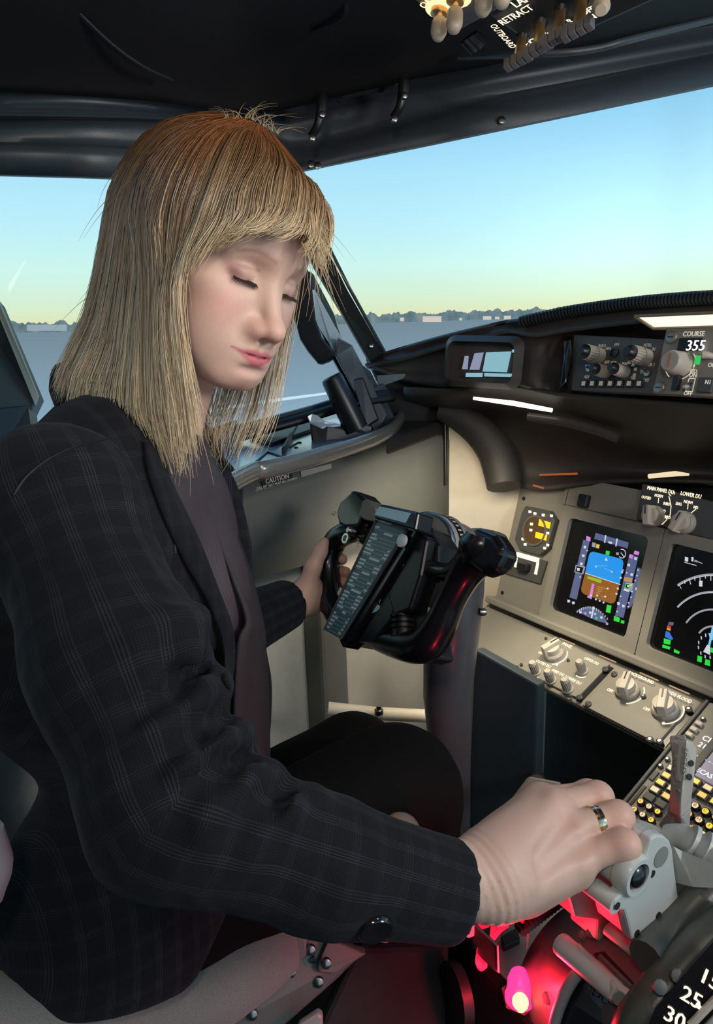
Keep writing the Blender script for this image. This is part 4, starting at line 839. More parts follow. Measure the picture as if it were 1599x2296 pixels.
# ------------------------------------------------------------------ window sill: console, crank, case, placards
sill = thing('sill_console', 'dark window sill console with a blue-lit tray and rounded front lip', 'shelf', P(720, 1000, 1.25))
zs = P(850, 972, 1.30)[2]
def zq(x, y, dz=0): return onz(x, y, zs+dz)
mb = MB(); mb.prism([zq(*q) for q in [(420, 1130), (572, 1052), (705, 1020), (850, 972), (885, 945), (870, 915), (770, 925), (640, 962), (560, 985), (440, 1030)]][::-1], (0, 0, -.012)); mb.build('tray', mat('tray_sky_tint', (.42, .52, .66), .22, .75), sill, bevel=.002)  # blue of the reflected sky put into the tray colour
mb = MB(); mb.tube(spline([zq(*q, .0075) for q in [(400, 1150), (560, 1062), (600, 1052), (705, 1026), (855, 977), (893, 947), (905, 915)]], 5), .0085, 10, flat=1.5); mb.build('front_lip', mat('lip_bronze', (.12, .115, .10), .24, coat=.3), sill, smooth=60)
mb = MB(); mb.prism([zq(*q) for q in [(865, 985), (1000, 940), (1000, 900), (880, 905)]], (0, 0, -.03)); mb.build('corner_block', DARK, sill, bevel=.006)
mb = MB(); mb.prism([zq(632, 1022), zq(640, 1016), zq(668, 962), zq(660, 966)], (0, 0, .012)); mb.build('tray_divider', RUBBER, sill, bevel=.001)
mb = MB(); mb.prism([zq(*q, .001) for q in [(610, 1000), (700, 968), (715, 935), (770, 920), (860, 905), (800, 890), (640, 945), (560, 985)]], (0, 0, .006)); mb.build('tray_mat', RUBBER, sill, bevel=.001)
for x, y in [(621, 996), (664, 1004)]:
    mb = MB(); mb.lathe(zq(x, y), (0, 0, 1), [(0, .004), (.0015, .003)], 10); mb.build('tray_stud', RUBBER, sill)
mb = MB(); mb.tube([zq(*q, .001) for q in [(575, 1035), (600, 1014), (632, 1024)]], .0018, 6); mb.tube([zq(*q, .001) for q in [(650, 1003), (668, 992), (676, 992)]], .0015, 6); mb.build('tray_groove', RUBBER, sill)
crank = thing('window_crank', 'black window crank with a thick cylindrical grip standing on the sill', 'crank', P(770, 1000, 1.27))
mb = MB(); g0, g1 = P(800, 962, 1.26), P(744, 848, 1.235); mb.lathe(g0, g1-g0, [(0, .021), (.03, .021), (.094, .0195), (.100, .018), (.102, .015)], 24); mb.build('grip', BLACK, crank, smooth=40)
mb = MB(); cp = PP([(694, 938, 1.245), (735, 955, 1.245), (780, 945, 1.26), (835, 955, 1.27), (836, 975, 1.27), (800, 1000, 1.255), (730, 1002, 1.24), (700, 985, 1.24)])
mb.prism(cp, (0, 0, -.018)); mb.build('crank_arm', BLACK, crank, bevel=.005)
mb = MB(); mb.prism(PP([(690, 938, 1.243), (700, 933, 1.245), (712, 936, 1.245), (728, 948, 1.245), (764, 942, 1.25), (764, 956, 1.25), (722, 962, 1.243), (696, 950, 1.243)]), (0, 0, .004)); mb.build('arm_plate', mat('arm_plate_sky_tint', (.6, .72, .82), .25, .5), crank, bevel=.0015)  # white plate, its sky reflection mixed into the base colour as blue
mb = MB(); mb.prism(PP([(790, 850, 1.30), (815, 845, 1.31), (850, 940, 1.32), (820, 960, 1.31)]), R@[0, 0, .02]); mb.build('latch_block', BLACK, crank, bevel=.003)
case = thing('pen_case', 'open metal-edged case holding a silver pen, behind the blond hair tips', 'case', P(485, 1060, 1.17))
q = [P(447, 972, 1.17), P(528, 942, 1.20), P(545, 1030, 1.19), P(478, 1058, 1.16)]
mb = MB(); mb.prism(q, R@[0, 0, .03]); mb.build('case_body', mat('case_dark', (.05, .075, .085), .25, coat=.4), case, bevel=.002)
mb = MB(); mb.tube([q[0]+R@[0, 0, -.002], q[3]+R@[0, 0, -.002]], .0045, 8); mb.build('case_edge', mat('bright_edge', (.75, .76, .72), .25, .7), case, smooth=60)
mb = MB(); mb.tube(PP([(440, 975, 1.168), (530, 943, 1.196)]), .002, 6); mb.build('case_rim', STEEL, case)
mb = MB(); mb.tube(PP([(472, 985, 1.150), (480, 1012, 1.148), (488, 1045, 1.146)]), [.0022, .0036, .0034], 10); pen = tag(mb.build('pen', mat('pen_silver', (.7, .7, .68), .2, 1.), smooth=60), 'slim silver pen standing in the metal-edged case', 'pen')
WF = Frame(onx(660, 1080, XW-.0), (-.0001, 1, 0), (0, 0, 1))
def placard(pts, m, off): mb = MB(); mb.prism([onx(*p, XW+off) for p in pts], (.0025, 0, 0)); return mb.build('placard', m, bpy.data.objects['wall_left'])
WLo = bpy.data.objects['wall_left']
def on_wall(name, pts, m, off, d=.0025):
    mb = MB(); V = [onx(*p, XW+off) for p in pts]; mb.prism(V, (d, 0, 0)); o = mb.build(name, m, WLo); return o
pl1 = on_wall('caution_placard', [(586, 1079), (654, 1062), (657, 1085), (589, 1103)], BLACK, .004)
wp = lambda x, y: onx(x, y, XW+.0068)
PRT = glow('placard_print', srgb(176, 176, 168), .6)
mb = MB()
A0, A1 = wp(621, 1073), wp(641, 1068); ux = nrm(A1-A0); uz = nrm(np.array([0, 0, 1.])-ux*ux[2])
def wtext(t, px, py, h):
    v, f = textmesh(t); o = wp(px, py); mb.add([o+ux*p[0]*h*.85+uz*p[1]*h for p in v], f, PRT)
wtext('CAUTION', 622, 1074, .0125); wtext('FULL AFT SEAT MUST BE LOWERED', 622, 1084, .0062); wtext('PRIOR TO OPENING WINDOW', 615, 1092, .0062); wtext('APPROVED', 638, 1096, .004)
mb.build('lettering', PRT, WLo)
on_wall('pale_placard', [(673, 1056), (741, 1039), (743, 1054), (675, 1072)], mat('placard_pale', (.36, .36, .33), .5), .004)
for x, y in [(836, 1108), (775, 1142)]:
    mb = MB(); mb.lathe(onx(x, y, XW), (1, 0, 0), [(0, .006), (.006, .005), (.008, .003)], 12); mb.build('bolt', STEEL, WLo, smooth=40)
mb = MB(); mb.cyl(P(998, 930, 1.47), P(1000, 1088, 1.50), .004); mb.build('edge_strip', BLACK, WLo)
mb = MB(); mb.box(Frame(P(992, 1170, 1.44), R@[1, 0, 0], R@[0, -1, 0]), -.002, .002, -.014, .014, 0, .004); mb.build('clip', mat('clip_pale', (.6, .58, .5), .4), WLo)

# ------------------------------------------------------------------ sun-visor rail on the front header, overhead panels
rail = thing('visor_rail', 'black sun-visor rail on two curved brackets above the windscreen', 'rail', P(800, 230, 1.09))
mb = MB(); mb.tube(spline(PP([(690, 214, 1.10), (800, 192, 1.09), (895, 168, 1.075)]), 6), .006, 8); mb.build('rail_tube', RUBBER, rail, smooth=60)
mb = MB(); mb.sheet([PP([(728, 232, 1.115), (888, 198, 1.095)]), PP([(726, 224, 1.10), (886, 190, 1.08)]), PP([(722, 212, 1.105), (884, 176, 1.085)])]); mb.build('rail_strip', HEADER, rail, solid=.003)
for k, dx, dy in [(0, 0, 0), (1, 184, -42)]:
    o = (lambda x, y, z: P(x+dx, y+dy, z-.018*k)); mb = MB()
    mb.tube(spline([o(715, 196, 1.08), o(722, 215, 1.07), o(721, 245, 1.07), o(713, 280, 1.075), o(698, 306, 1.085)], 6), spline([[.008], [.009], [.0085], [.0065], [.006]], 6)[:, 0], 8, flat=.6); br = mb.build('bracket', BLACK, rail, smooth=60)
    for x, y in [(722, 258), (700, 310)]:
        mb = MB(); mb.lathe(o(x, y, 1.068), R@[.2, 0, -1], [(0, .0055), (.004, .005), (.005, .003)], 10); mb.build('bolt', STEEL, br, smooth=40)
for x, y in [(762, 224), (855, 200)]:
    mb = MB(); mb.lathe(P(x, y, 1.087), R@[0, 0, -1], [(0, .0055), (.003, .005)], 10); mb.build('stud', RUBBER, rail)
_a = math.radians(16); O = Frame(P(1030, 70, .8), (1, 0, 0), (0, -math.cos(_a), math.sin(_a)))
oh = thing('overhead_panel', 'purple-grey overhead switch panel with round-tipped lit toggles at the top edge', 'panel', P(1100, 0, .8))
c0 = O.uv(1030, 70); OHM = mat('overhead_purple', (.16, .14, .155), .5, bump=.1)
mb = MB(); mb.box(O, c0[0], c0[0]+.60, c0[1], c0[1]+.5, -.03, 0); mb.build('plate', OHM, oh, bevel=.003)
WRM = glow('toggle_glow', srgb(255, 214, 150), 1.8); BRASS = mat('toggle_brass', (.55, .36, .16), .3, .8); IV = mat('toggle_ivory', (.52, .44, .34), .4)
def ball_toggle(bx, by, tx, ty, h=.045, lit=True):
    a = np.array(O.at(bx, by)); mb = MB(); mb.lathe(a, O.w, [(0, .010), (.006, .0095), (.0075, .006)], 16); o = mb.build('toggle', BRASS, oh, smooth=40)
    if lit: mb = MB(); mb.lathe(a+O.w*.0004, O.w, [(0, .0165), (.0012, .016)], 20); mb.build('glow_ring', WRM, o)
    b = np.array(O.at(tx, ty, h)); m = a+(b-a)*.55; mb = MB(); mb.cyl(a, m, .0032, .0036, 10); mb.build('stem', BRASS, o, smooth=60)
    mb = MB(); d = b-a; mb.lathe(m-d*.08, d, [(0, .0062), (.002, .0082), (.018, .0086), (.026, .0065), (.0285, .003)], 16); mb.build('tip', IV, o, smooth=60)
ball_toggle(987, 20, 983, 84); ball_toggle(1023, -8, 1018, 66); ball_toggle(1088, -40, 1083, 28); ball_toggle(1130, -75, 1126, 8, lit=False)
mb = MB()
for x, y, t in [(958, 8, 'ON'), (1034, 6, 'HT'), (1000, -12, 'OFF')]: O.text(mb, t, x, y, .013, .001, WRM, ang=0, bold=.0008)
mb.build('legend', WRM, oh)
ldg = thing('landing_light_panel', 'black overhead strip with lever-lock switches and the lit word RETRACT', 'panel', P(1220, 60, .82))
mb = MB(); p0 = O.uv(1092, 45); p1 = O.uv(1168, 130)
mb.box(O, p0[0], p0[0]+.62, p1[1]-.012, c0[1]-.002, -.03, -.004); mb.build('plate', DARK, ldg, bevel=.006)
mb = MB(); O.text(mb, 'RETRACT', 1156, 35, .0135, .0005, LEGEND, ang=0, sx=.8, bold=.0006); O.text(mb, 'LANDING', 1196, -12, .015, .0005, LEGEND, sx=.85, bold=.0008)
for x, y, t in [(1190, 95, 'EXT'), (1192, 108, 'ON'), (1222, 72, 'L'), (1222, 90, 'OFF'), (1234, 78, 'ON'), (1278, 48, 'R'), (1318, 25, 'OFF'), (1322, 42, 'ON')]: O.text(mb, t, x, y, .011, .0005, LEGEND, sx=.85, bold=.0007)
a, b = np.array(O.uv(1106, 56)), np.array(O.uv(1152, 106)); ang = math.atan2(*(b-a)[::-1]); O.text(mb, 'OUTBOARD', 1128, 82, .0115, .0006, LEGEND, ang=ang, sx=.72, bold=.0006)
mb.build('legend', LEGEND, ldg)
for bx, by, tx, ty in [(1172, 82, 1163, 131), (1213, 48, 1207, 104), (1259, 18, 1250, 78), (1307, -8, 1296, 62)]:
    a = np.array(O.at(bx, by)); b = np.array(O.at(tx, ty, .04)); mb = MB(); mb.lathe(a, O.w, [(0, .008), (.005, .007)], 12); o = mb.build('lever_switch', BLACK, ldg, smooth=40)
    mb = MB(); mb.tube([a, b], [.0045, .0065], 8, flat=.7); mb.build('stem', BRASS, o, smooth=60)
    Q = Frame(b, nrm(np.array([.9, .25, .15])), O.v); mb = MB()
    for k in range(4): mb.box(Q, -.016+k*.0080, -.0086+k*.0080, -.005, .005, -.004, .007)
    mb.build('tab', mat('tab_grey', (.13, .125, .135), .45), o, bevel=.0012)
a = np.array(O.at(1352, -20)); mb = MB(); mb.lathe(a, O.w, [(0, .008), (.005, .007)], 12); o = mb.build('round_toggle', BRASS, ldg, smooth=40); b = np.array(O.at(1347, 25, .04)); mb = MB(); mb.lathe(a+(b-a)*.4, b-a, [(0, .006), (.02, .0085), (.03, .005)], 14); mb.build('tip', IV, o, smooth=60)
for k in range(7):
    mb = MB(); mb.tube(PP([(1038+k*4.5, 92-k*3, .83), (1062+k*5, 118-k*4, .84)]), .0035, 6); mb.build('cable_loom', RUBBER, oh, smooth=60)
mb = MB(); mb.tube(spline(PP([(1030, 128, .98), (1150, 122, .92), (1260, 118, .9), (1340, 108, .9), (1400, 92, .9), (1480, 72, .92), (1620, 38, .95)]), 6), .0045, 8); struct(mb.build('trim_10', HEADER, smooth=60))

# ------------------------------------------------------------------ control column and wheel
Y = tilted(P(900, 1300, 1.03), 24)
yoke = thing('control_yoke', 'black control wheel on a silver hub and grey column, checklist plate on its face', 'yoke', P(1000, 1600, 1.14))
COLM = mat('column_grey', (.075, .074, .08), .36, coat=.15, bump=.08, bscale=800); HUB = mat('hub_silver', (.40, .39, .37), .34, .15)
mb = MB(); mb.tube(PP([(1022, 1235, 1.10), (1020, 1320, 1.105), (1012, 1420, 1.115), (1003, 1560, 1.14), (1012, 1750, 1.20), (1020, 1900, 1.27), (1020, 2050, 1.36)]), [.046, .045, .0435, .0385, .032, .027, .026], 24); mb.build('column', COLM, yoke, smooth=60)
a = P(950, 1228, 1.045); HA = nrm(P(1055, 1236, 1.135)-a); HT = nrm(np.cross(HA, [0, 0, 1.])); HN = np.cross(HT, HA); mb = MB(); mb.lathe(a, HA, [(0, .050), (.004, .052), (.045, .052), (.05, .048), (.085, .042), (.10, .03), (.104, .015)], 32); mb.build('hub', HUB, yoke, smooth=40)
mb = MB(); mb.lathe(a, HA, [(0, .0515), (.003, .0535), (.006, .0535), (.008, .0515)], 32); mb.build('hub_rim', STEEL, yoke, smooth=40)
mb = MB()
for k in range(16):
    t = math.radians(18+k*4.5); 
    def hp(tt, h, r=.0526): return a+HA*(h-.012)+r*(math.cos(tt)*(-HT if HT.dot(R@[0, 0, -1]) < 0 else HT)+math.sin(tt)*HN)
    t1 = math.radians(18+(k+1)*4.5); mb.add([hp(t, .030), hp(t1, .030), hp(t1, .045), hp(t, .045)], [(0, 1, 2, 3)])
mb.build('scale_band', BLACK, yoke)
mb = MB()
for k in range(8):
    t = math.radians(22+k*8.6); t1 = t+math.radians(3.2); mb.add([hp(t, .033, .0531), hp(t1, .033, .0531), hp(t1, .041, .0531), hp(t, .041, .0531)], [(0, 1, 2, 3)])
mb.build('scale_figures', mat('scale_white', (.6, .57, .5), .5), yoke)
yp = lambda x, y, w=0: np.array(Y.at(x, y, w))
# centre block
mb = MB(); blk = [(845, 1178), (915, 1165), (962, 1185), (985, 1222), (984, 1300), (962, 1362), (958, 1420), (968, 1475), (940, 1482), (880, 1460), (830, 1440), (790, 1448), (768, 1432), (750, 1390), (790, 1300), (820, 1230)]
mb.prism([yp(x, y, .012) for x, y in blk], -Y.w*.045); mb.build('centre_block', BLACK, yoke, bevel=.006, bseg=3)
mb = MB(); mb.prism([yp(x, y, .028) for x, y in [(940, 1195), (960, 1205), (945, 1290), (920, 1370), (880, 1385), (865, 1330), (905, 1260)]], -Y.w*.02); mb.build('centre_ridge', BLACK, yoke, bevel=.006, bseg=3)
mb = MB(); mb.tube([yp(905, 1372, .01), yp(905, 1430, .01)], [.016, .018], 16); mb.build('boot', BLACK, yoke, smooth=40)
for k in range(3):
    mb = MB(); mb.tube([yp(905, 1380+k*12, .012), yp(905, 1386+k*12, .012)], .0195, 16); mb.build('boot_ring', BLACK, yoke, smooth=40)
# right horn
mb = MB(); rp = spline([(*yp(838, 1425, 0), .018), (*yp(895, 1445, .004), .021), (*yp(950, 1448, .008), .023), (*yp(985, 1405, .012), .0205), (*yp(1012, 1345, .016), .018), (*yp(1042, 1290, .02), .0195), (*yp(1070, 1250, .024), .024), (*yp(1086, 1222, .03), .028), (*yp(1092, 1196, .034), .022)], 6)
mb.tube(rp[:, :3], rp[:, 3], 16, flat=1.15, up=Y.w); mb.build('right_horn', GLOSSB, yoke, smooth=60)
mb = MB(); hd_ = [(1040, 1195), (1068, 1180), (1108, 1196), (1130, 1228), (1128, 1246), (1112, 1278), (1078, 1288), (1046, 1265), (1030, 1230)]
mb.prism([yp(x, y, .050) for x, y in hd_], -Y.w*.030); mb.build('horn_head', GLOSSB, yoke, bevel=.012, bseg=4)
mb = MB(); rp = spline([(*yp(962, 1268, .012), .009), (*yp(985, 1280, .018), .012), (*yp(1015, 1282, .024), .013), (*yp(1045, 1262, .03), .017)], 5); mb.tube(rp[:, :3], rp[:, 3], 12, up=Y.w); mb.build('thumb_rest', GLOSSB, yoke, smooth=60)
# left grip with its button head
mb = MB(); lp_ = spline([(*yp(792, 1412, 0), .020), (*yp(765, 1385, .004), .022), (*yp(744, 1345, .008), .022), (*yp(737, 1300, .010), .0195), (*yp(739, 1255, .012), .0180), (*yp(752, 1215, .014), .019), (*yp(778, 1196, .012), .019), (*yp(808, 1192, .006), .018), (*yp(835, 1205, 0), .018)], 6)
mb.tube(lp_[:, :3], lp_[:, 3], 16, flat=1.1, up=Y.w); mb.build('left_grip', GLOSSB, yoke, smooth=60)
mb = MB(); mb.prism([yp(x, y, .03) for x, y in [(752, 1150), (762, 1122), (789, 1098), (803, 1102), (822, 1122), (818, 1150), (802, 1182), (772, 1184), (758, 1176)]], -Y.w*.04); mb.build('grip_head', GLOSSB, yoke, bevel=.006, bseg=3)
mb = MB(); mb.prism([yp(x, y, .032) for x, y in [(813, 1122), (822, 1118), (842, 1138), (842, 1170), (818, 1166), (803, 1156)]], -Y.w*.03); mb.build('switch_plate', mat('switch_plate', (.22, .19, .15), .4, .5, bump=.4, bscale=700), yoke, bevel=.002)
for x, y, r in [(778, 1208, .0085)]:
    mb = MB(); mb.lathe(yp(x, y, .030), Y.w, [(0, r), (.004, r), (.004, r*.6), (.001, r*.5)], 18); mb.build('trim_button', mat('button_metal', (.5, .5, .48), .25, .9), yoke, smooth=40)
mb = MB(); mb.lathe(yp(793, 1192, .028), Y.w, [(0, .007), (.010, .006), (.012, .004)], 14); mb.build('trim_hat', STEEL, yoke, smooth=40)
mb = MB(); mb.lathe(yp(752, 1152, .028), Y.w-Y.u, [(0, .004), (.006, .003)], 10); mb.build('side_button', KNOB, yoke)
mb = MB()
for k in range(4): Y.line(mb, (800, 1208+k*5), (806, 1210+k*5), .0016, .0275, mat('grip_print', (.5, .48, .42), .5))
mb.build('grip_marks', None, yoke)
mb = MB(); mb.prism([yp(x, y, .020) for x, y in [(762, 1316), (768, 1330), (760, 1338), (755, 1330)]], -Y.w*.004); mb.build('grip_clip', mat('clip_white', (.7, .7, .66), .4), yoke, bevel=.001)
# checklist plate and its clip
CHK = mat('checklist_slate', (.075, .155, .185), .45, coat=.1); PRB = mat('checklist_print', (.60, .78, .82), .5)
WC = .040; T_ = lambda s, t: (844+(912-844)*s+(727-844+(762-912-727+844)*s)*t, 1166+(1187-1166)*s+(1412-1166+(1432-1187-1412+1166)*s)*t)   # plate coordinates
mb = MB(); mb.prism([yp(*T_(s, t), WC) for s, t in [(0, 0), (1, 0), (1, 1), (0, 1)]], -Y.w*.004, CHK); chk = mb.build('checklist_plate', CHK, yoke)
mb = MB(); rnd = random.Random(3)
def strip(s0, s1, t, th, m=PRB): mb.add([yp(*T_(s, t_), WC+.0006) for s, t_ in [(s0, t+th), (s1, t+th), (s1, t), (s0, t)]], [(0, 1, 2, 3)], m)
heads = {1: (.42, .72), 8: (.36, .75), 12: (.36, .68), 17: (.3, .75), 23: (.42, .6)}
for k in range(29):
    t = .045+k*.0325
    if k in heads: strip(*heads[k], t, .019)
    else:
        strip(.04, .94, t+.022, .0022)
        strip(.05, .14+rnd.random()*.25, t, .015); b = .80-rnd.random()*.22
        if k > 4: strip(b+.08, .93 if b < .72 else .90, t, .015)
mb.build('checklist_print', PRB, chk)
for a, b in [((0, 0), (0, 1)), ((1, 0), (1, 1))]:
    mb = MB(); mb.tube([yp(*T_(*a), WC+.001), yp(*T_(*b), WC+.001)], .002, 6); mb.build('plate_edge', PANELD, chk)
mb = MB(); mb.prism([yp(x, y, WC-.004) for x, y in [(912, 1186), (936, 1170), (940, 1185), (790, 1430), (768, 1452), (760, 1436)]], -Y.w*.03); mb.build('plate_side', GLOSSB, yoke, bevel=.002)
mb = MB(); mb.prism([yp(x, y, WC+.016) for x, y in [(846, 1134), (856, 1130), (938, 1148), (930, 1190), (838, 1162)]], -Y.w*.03); cl = mb.build('plate_clip', GLOSSB, yoke, bevel=.003)
mb = MB(); mb.prism([yp(x, y, WC+.017) for x, y in [(850, 1135), (920, 1150), (908, 1172), (840, 1154)]], -Y.w*.002); mb.build('clip_label', mat('clip_blue', (.45, .72, .82), .3), cl)
mb = MB(); mb.lathe(yp(904, 1213, WC+.001), Y.w, [(0, .0095), (.004, .0095), (.005, .007)], 18); mb.build('marker_disc', mat('disc_white', (.62, .72, .74), .35), chk, smooth=40)
mb = MB(); mb.prism([yp(x, y, .0285) for x, y in [(819, 1386), (842, 1354), (850, 1357), (850, 1364), (842, 1372), (838, 1372)]], -Y.w*.002); mb.build('emblem', mat('emblem_blue', (.42, .68, .80), .35), yoke)
mb = MB(); Y.text(mb, '8.1', 848, 1347, .011, .0285, PRB); mb.build('emblem_text', PRB, yoke)
mb = MB(); mb.prism([yp(x, y, .0275) for x, y in [(800, 1440), (870, 1310), (905, 1260), (880, 1385), (835, 1440)]], -Y.w*.012); mb.build('emblem_panel', BLACK, yoke, bevel=.003)
mb = MB(); mb.lathe(yp(797, 1419, .02), Y.w, [(0, .004), (.006, .003)], 10); mb.build('pin', STEEL, yoke)
mb = MB(); mb.lathe(P(1076, 1372, 1.08), R@[1, 0, 0], [(0, .006), (.006, .006), (.010, .0045)], 12); mb.build('stop_bolt', STEEL, yoke, smooth=40)

# ------------------------------------------------------------------ pedestal: throttle quadrant
quad_ = thing('throttle_quadrant', 'dark curved throttle quadrant glowing red on its left, below the gripping hand', 'quadrant', P(1300, 2150, .70))
QP = mat('quadrant_paint', (.10, .085, .088), .45, bump=.15, bscale=900); QG = mat('quadrant_green_grey', (.062, .066, .056), .36, bump=.1)
qg = curve_grid([[(1420, 1905, .84), (1500, 1925, .76), (1640, 1960, .66)], [(1325, 1990, .80), (1425, 2035, .70), (1570, 2085, .63)], [(1230, 2066, .775), (1372, 2128, .675), (1510, 2175, .61)],
                 [(1175, 2150, .76), (1312, 2188, .66), (1450, 2240, .595)], [(1160, 2225, .775), (1280, 2255, .67), (1410, 2300, .59)], [(1158, 2330, .80), (1262, 2350, .69), (1390, 2390, .60)]], 5, 5)
mb = MB(); mb.sheet(qg); mb.build('cover', QP, quad_, smooth=180, solid=-.006)
mb = MB(); mb.tube(spline(PP([(1660, 2040, .60), (1580, 2100, .60), (1508, 2175, .585), (1452, 2245, .577), (1412, 2305, .577), (1395, 2380, .58)]), 6), .016, 12, flat=.6); mb.build('right_rail', QG, quad_, smooth=60)
mb = MB(); mb.tube(spline(PP([(1700, 1965, .66), (1599, 2000, .645), (1520, 2075, .63), (1450, 2150, .60)]), 6), .016, 12); mb.build('upper_rail', QG, quad_, smooth=60)
mb = MB(); mb.prism(PP([(1336, 2142, .652), (1358, 2138, .652), (1424, 2208, .612), (1420, 2236, .612), (1398, 2232, .62), (1322, 2160, .655)]), R@[0, 0, .004]); sl_ = mb.build('lever_slot', MATTE, quad_, bevel=.001)
mb = MB(); mb.tube(PP([(1345, 2146, .648), (1416, 2216, .612)]), .003, 6); mb.build('slot_lip', QP, sl_)
mb = MB(); mb.prism(PP([(1305, 2172, .652), (1335, 2180, .64), (1420, 2250, .60), (1400, 2330, .60), (1235, 2330, .67), (1262, 2240, .66)]), R@[0, 0, .003]); idl = mb.build('index_plate', GLOSSB, quad_, bevel=.001)
mb = MB(); FI = Frame(P(1340, 2235, .630), P(1365, 2255, .615)-P(1330, 2215, .637), P(1350, 2215, .625)-P(1340, 2240, .64)); v, f = textmesh('IDLE'); mb.add([FI.g(p[0]*.012, p[1]*.012, .0015) for p in v], f); mb.build('lettering', mat('idle_print', (.25, .2, .22), .5), idl)
mb = MB(); mb.tube(spline(PP([(1322, 2158, .648), (1288, 2192, .652), (1262, 2238, .656), (1243, 2296, .664), (1238, 2350, .672)]), 6), .0055, 8); mb.build('slot_rim', mat('rim_pale', (.35, .31, .31), .3), quad_, smooth=60)
for x, y, z in [(1327, 2090, .705), (1310, 2096, .715), (1518, 2188, .568), (1478, 2212, .565), (1228, 2238, .712)]:
    mb = MB(); mb.lathe(P(x, y, z), R@[-.1, -.5, -1], [(0, .006), (.004, .0055), (.005, .003)], 10); mb.build('screw', PANELD, quad_, smooth=40)
for k in range(12):
    x = 1265-k*7.5; y = 2030+k*5.8; mb = MB(); mb.cyl(P(x-22, y-18, .80), P(x-8, y-2, .782), .0042, .0042, 6); mb.build('rack_tooth', RUBBER, quad_)
# flap scale at the right
fs = thing('flap_scale', 'black flap scale with glowing numerals 15, 25, 30 at the lower right corner', 'scale', P(1570, 2230, .55))
FF = Frame(P(1540, 2240, .556), P(1590, 2180, .556)-P(1490, 2290, .556), (R@[-.7, -.7, .55]))
mb = MB(); mb.prism([FF.at(x, y) for x, y in [(1650, 2060), (1600, 2110), (1530, 2190), (1470, 2260), (1440, 2330), (1560, 2400), (1650, 2330)]], -FF.w*.012); mb.build('scale_plate', GLOSSB, fs)
mb = MB()
def ftext(t, px, py, h, ang):
    v, f = textmesh(t); o = np.array(FF.at(px, py, .0015)); d = np.array(FF.at(px+10*math.cos(ang), py+10*math.sin(ang), .0015))-o; ux = nrm(d); up = np.cross(FF.w, ux)
    for dx in (0, .0006): mb.add([o+ux*(p[0]*h+dx)+up*p[1]*h for p in v], f, LEGEND)
for t, x, y in [('15', 1591, 2197), ('25', 1550, 2238), ('30', 1512, 2283)]: ftext(t, x, y, .0155, .55)
FF.line(mb, (1560, 2252), (1576, 2265), .003, .0015, LEGEND)
mb.build('numerals', LEGEND, fs)
mb = MB(); mb.tube([FF.at(1548, 2300, .002), FF.at(1620, 2225, .002)], .003, 8); mb.build('scale_edge', mat('edge_cream', (.45, .42, .36), .4), fs)
mb = MB(); mb.prism([FF.at(x, y, .001) for x, y in [(1565, 2310), (1660, 2205), (1660, 2330)]], FF.w*.006); mb.build('scale_border', mat('border_grey', (.3, .31, .3), .4), fs, bevel=.001)
# base block with lamp, placard and strap
base_ = thing('pedestal_base', 'black pedestal base block with rounded corner beside the red lamp', 'pedestal', P(1100, 2280, .78))
zb = P(1165, 2238, .770)[2]; bz = lambda x, y, dz=0: onz(x, y, zb+dz)
mb = MB(); mb.prism([bz(*q) for q in [(1046, 2136), (1062, 2112), (1190, 2010), (1330, 1985), (1330, 2140), (1268, 2330), (1205, 2300)]][::-1], (0, 0, -.30)); mb.build('base_block', BLACK, base_, bevel=.012, bseg=3)
mb = MB(); mb.prism([bz(*q, .0005) for q in [(1070, 2130), (1190, 2025), (1325, 1995), (1320, 2140), (1262, 2310), (1205, 2272)]][::-1], (0, 0, .002)); mb.build('top_plate', mat('base_top', (.26, .23, .2), .5), base_)
mb = MB(); mb.lathe(bz(1012, 2236, -.02), R@[1, 0, .3], [(0, .035), (.012, .035), (.014, .03)], 20); mb.build('side_knob', RUBBER, base_, smooth=40)
lampo = thing('warning_lamp', 'glowing red dome lamp on the pedestal base, lower right', 'lamp', bz(1165, 2238))
mb = MB(); mb.lathe(bz(1165, 2240), (0, 0, 1), [(0, .020), (.006, .020), (.0065, .016), (.010, .016)], 6, mat('lamp_nut', (.5, .12, .16), .3, .3)); mb.build('lamp_base', None, lampo, bevel=.001)
LR = glow('lamp_red', srgb(255, 40, 105), 2.6); LC = glow('lamp_core', srgb(255, 196, 130), 2.6)
mb = MB(); mb.lathe(bz(1165, 2240, .010), (0, 0, 1), [(0, .0155), (.004, .0155), (.008, .0135), (.024, .0130), (.032, .0105), (.037, .005), (.038, .001)], 20); mb.build('lamp_dome', LR, lampo, smooth=50)
mb = MB()
for k, r in ((.013, .0098), (.026, .0085)): mb.sphere(np.array(bz(1165, 2240, k))+R@[0, 0, -.0042], r, None, 12, 8)
mb.build('lamp_filament', LC, lampo, smooth=180)
lamp('red_lamp_light', tuple(np.array(bz(1165, 2240, .062))+R@[.006, 0, .0]), tuple(P(1318, 2195, .68)), 0.85, (1., .010, .028), .012, 'SPOT', math.radians(125))
lamp('red_lamp_glow', tuple(np.array(bz(1165, 2240, .048))+R@[-.004, -.002, -.012]), (0, 0, .6), .75, (1., .02, .06), .01, 'POINT')
plc = thing('tag_plate', 'small dark upright tag plate with a pale edge, standing by the strap', 'tag', P(1085, 2180, .75))
mb = MB(); tg = PP([(1060, 2070, .765), (1115, 2122, .735), (1117, 2180, .735), (1109, 2180, .735), (1058, 2127, .765)]); mb.prism(tg, R@[.002, 0, .005], mat('tag_dark', (.09, .055, .05), .5)); mb.build('plate', None, plc, bevel=.0015)
mb = MB(); mb.tube(PP([(1060, 2069, .763), (1116, 2121, .733), (1118, 2180, .733)]), .0012, 6); mb.build('pale_edge', mat('tag_edge', (.5, .48, .46), .4), plc)
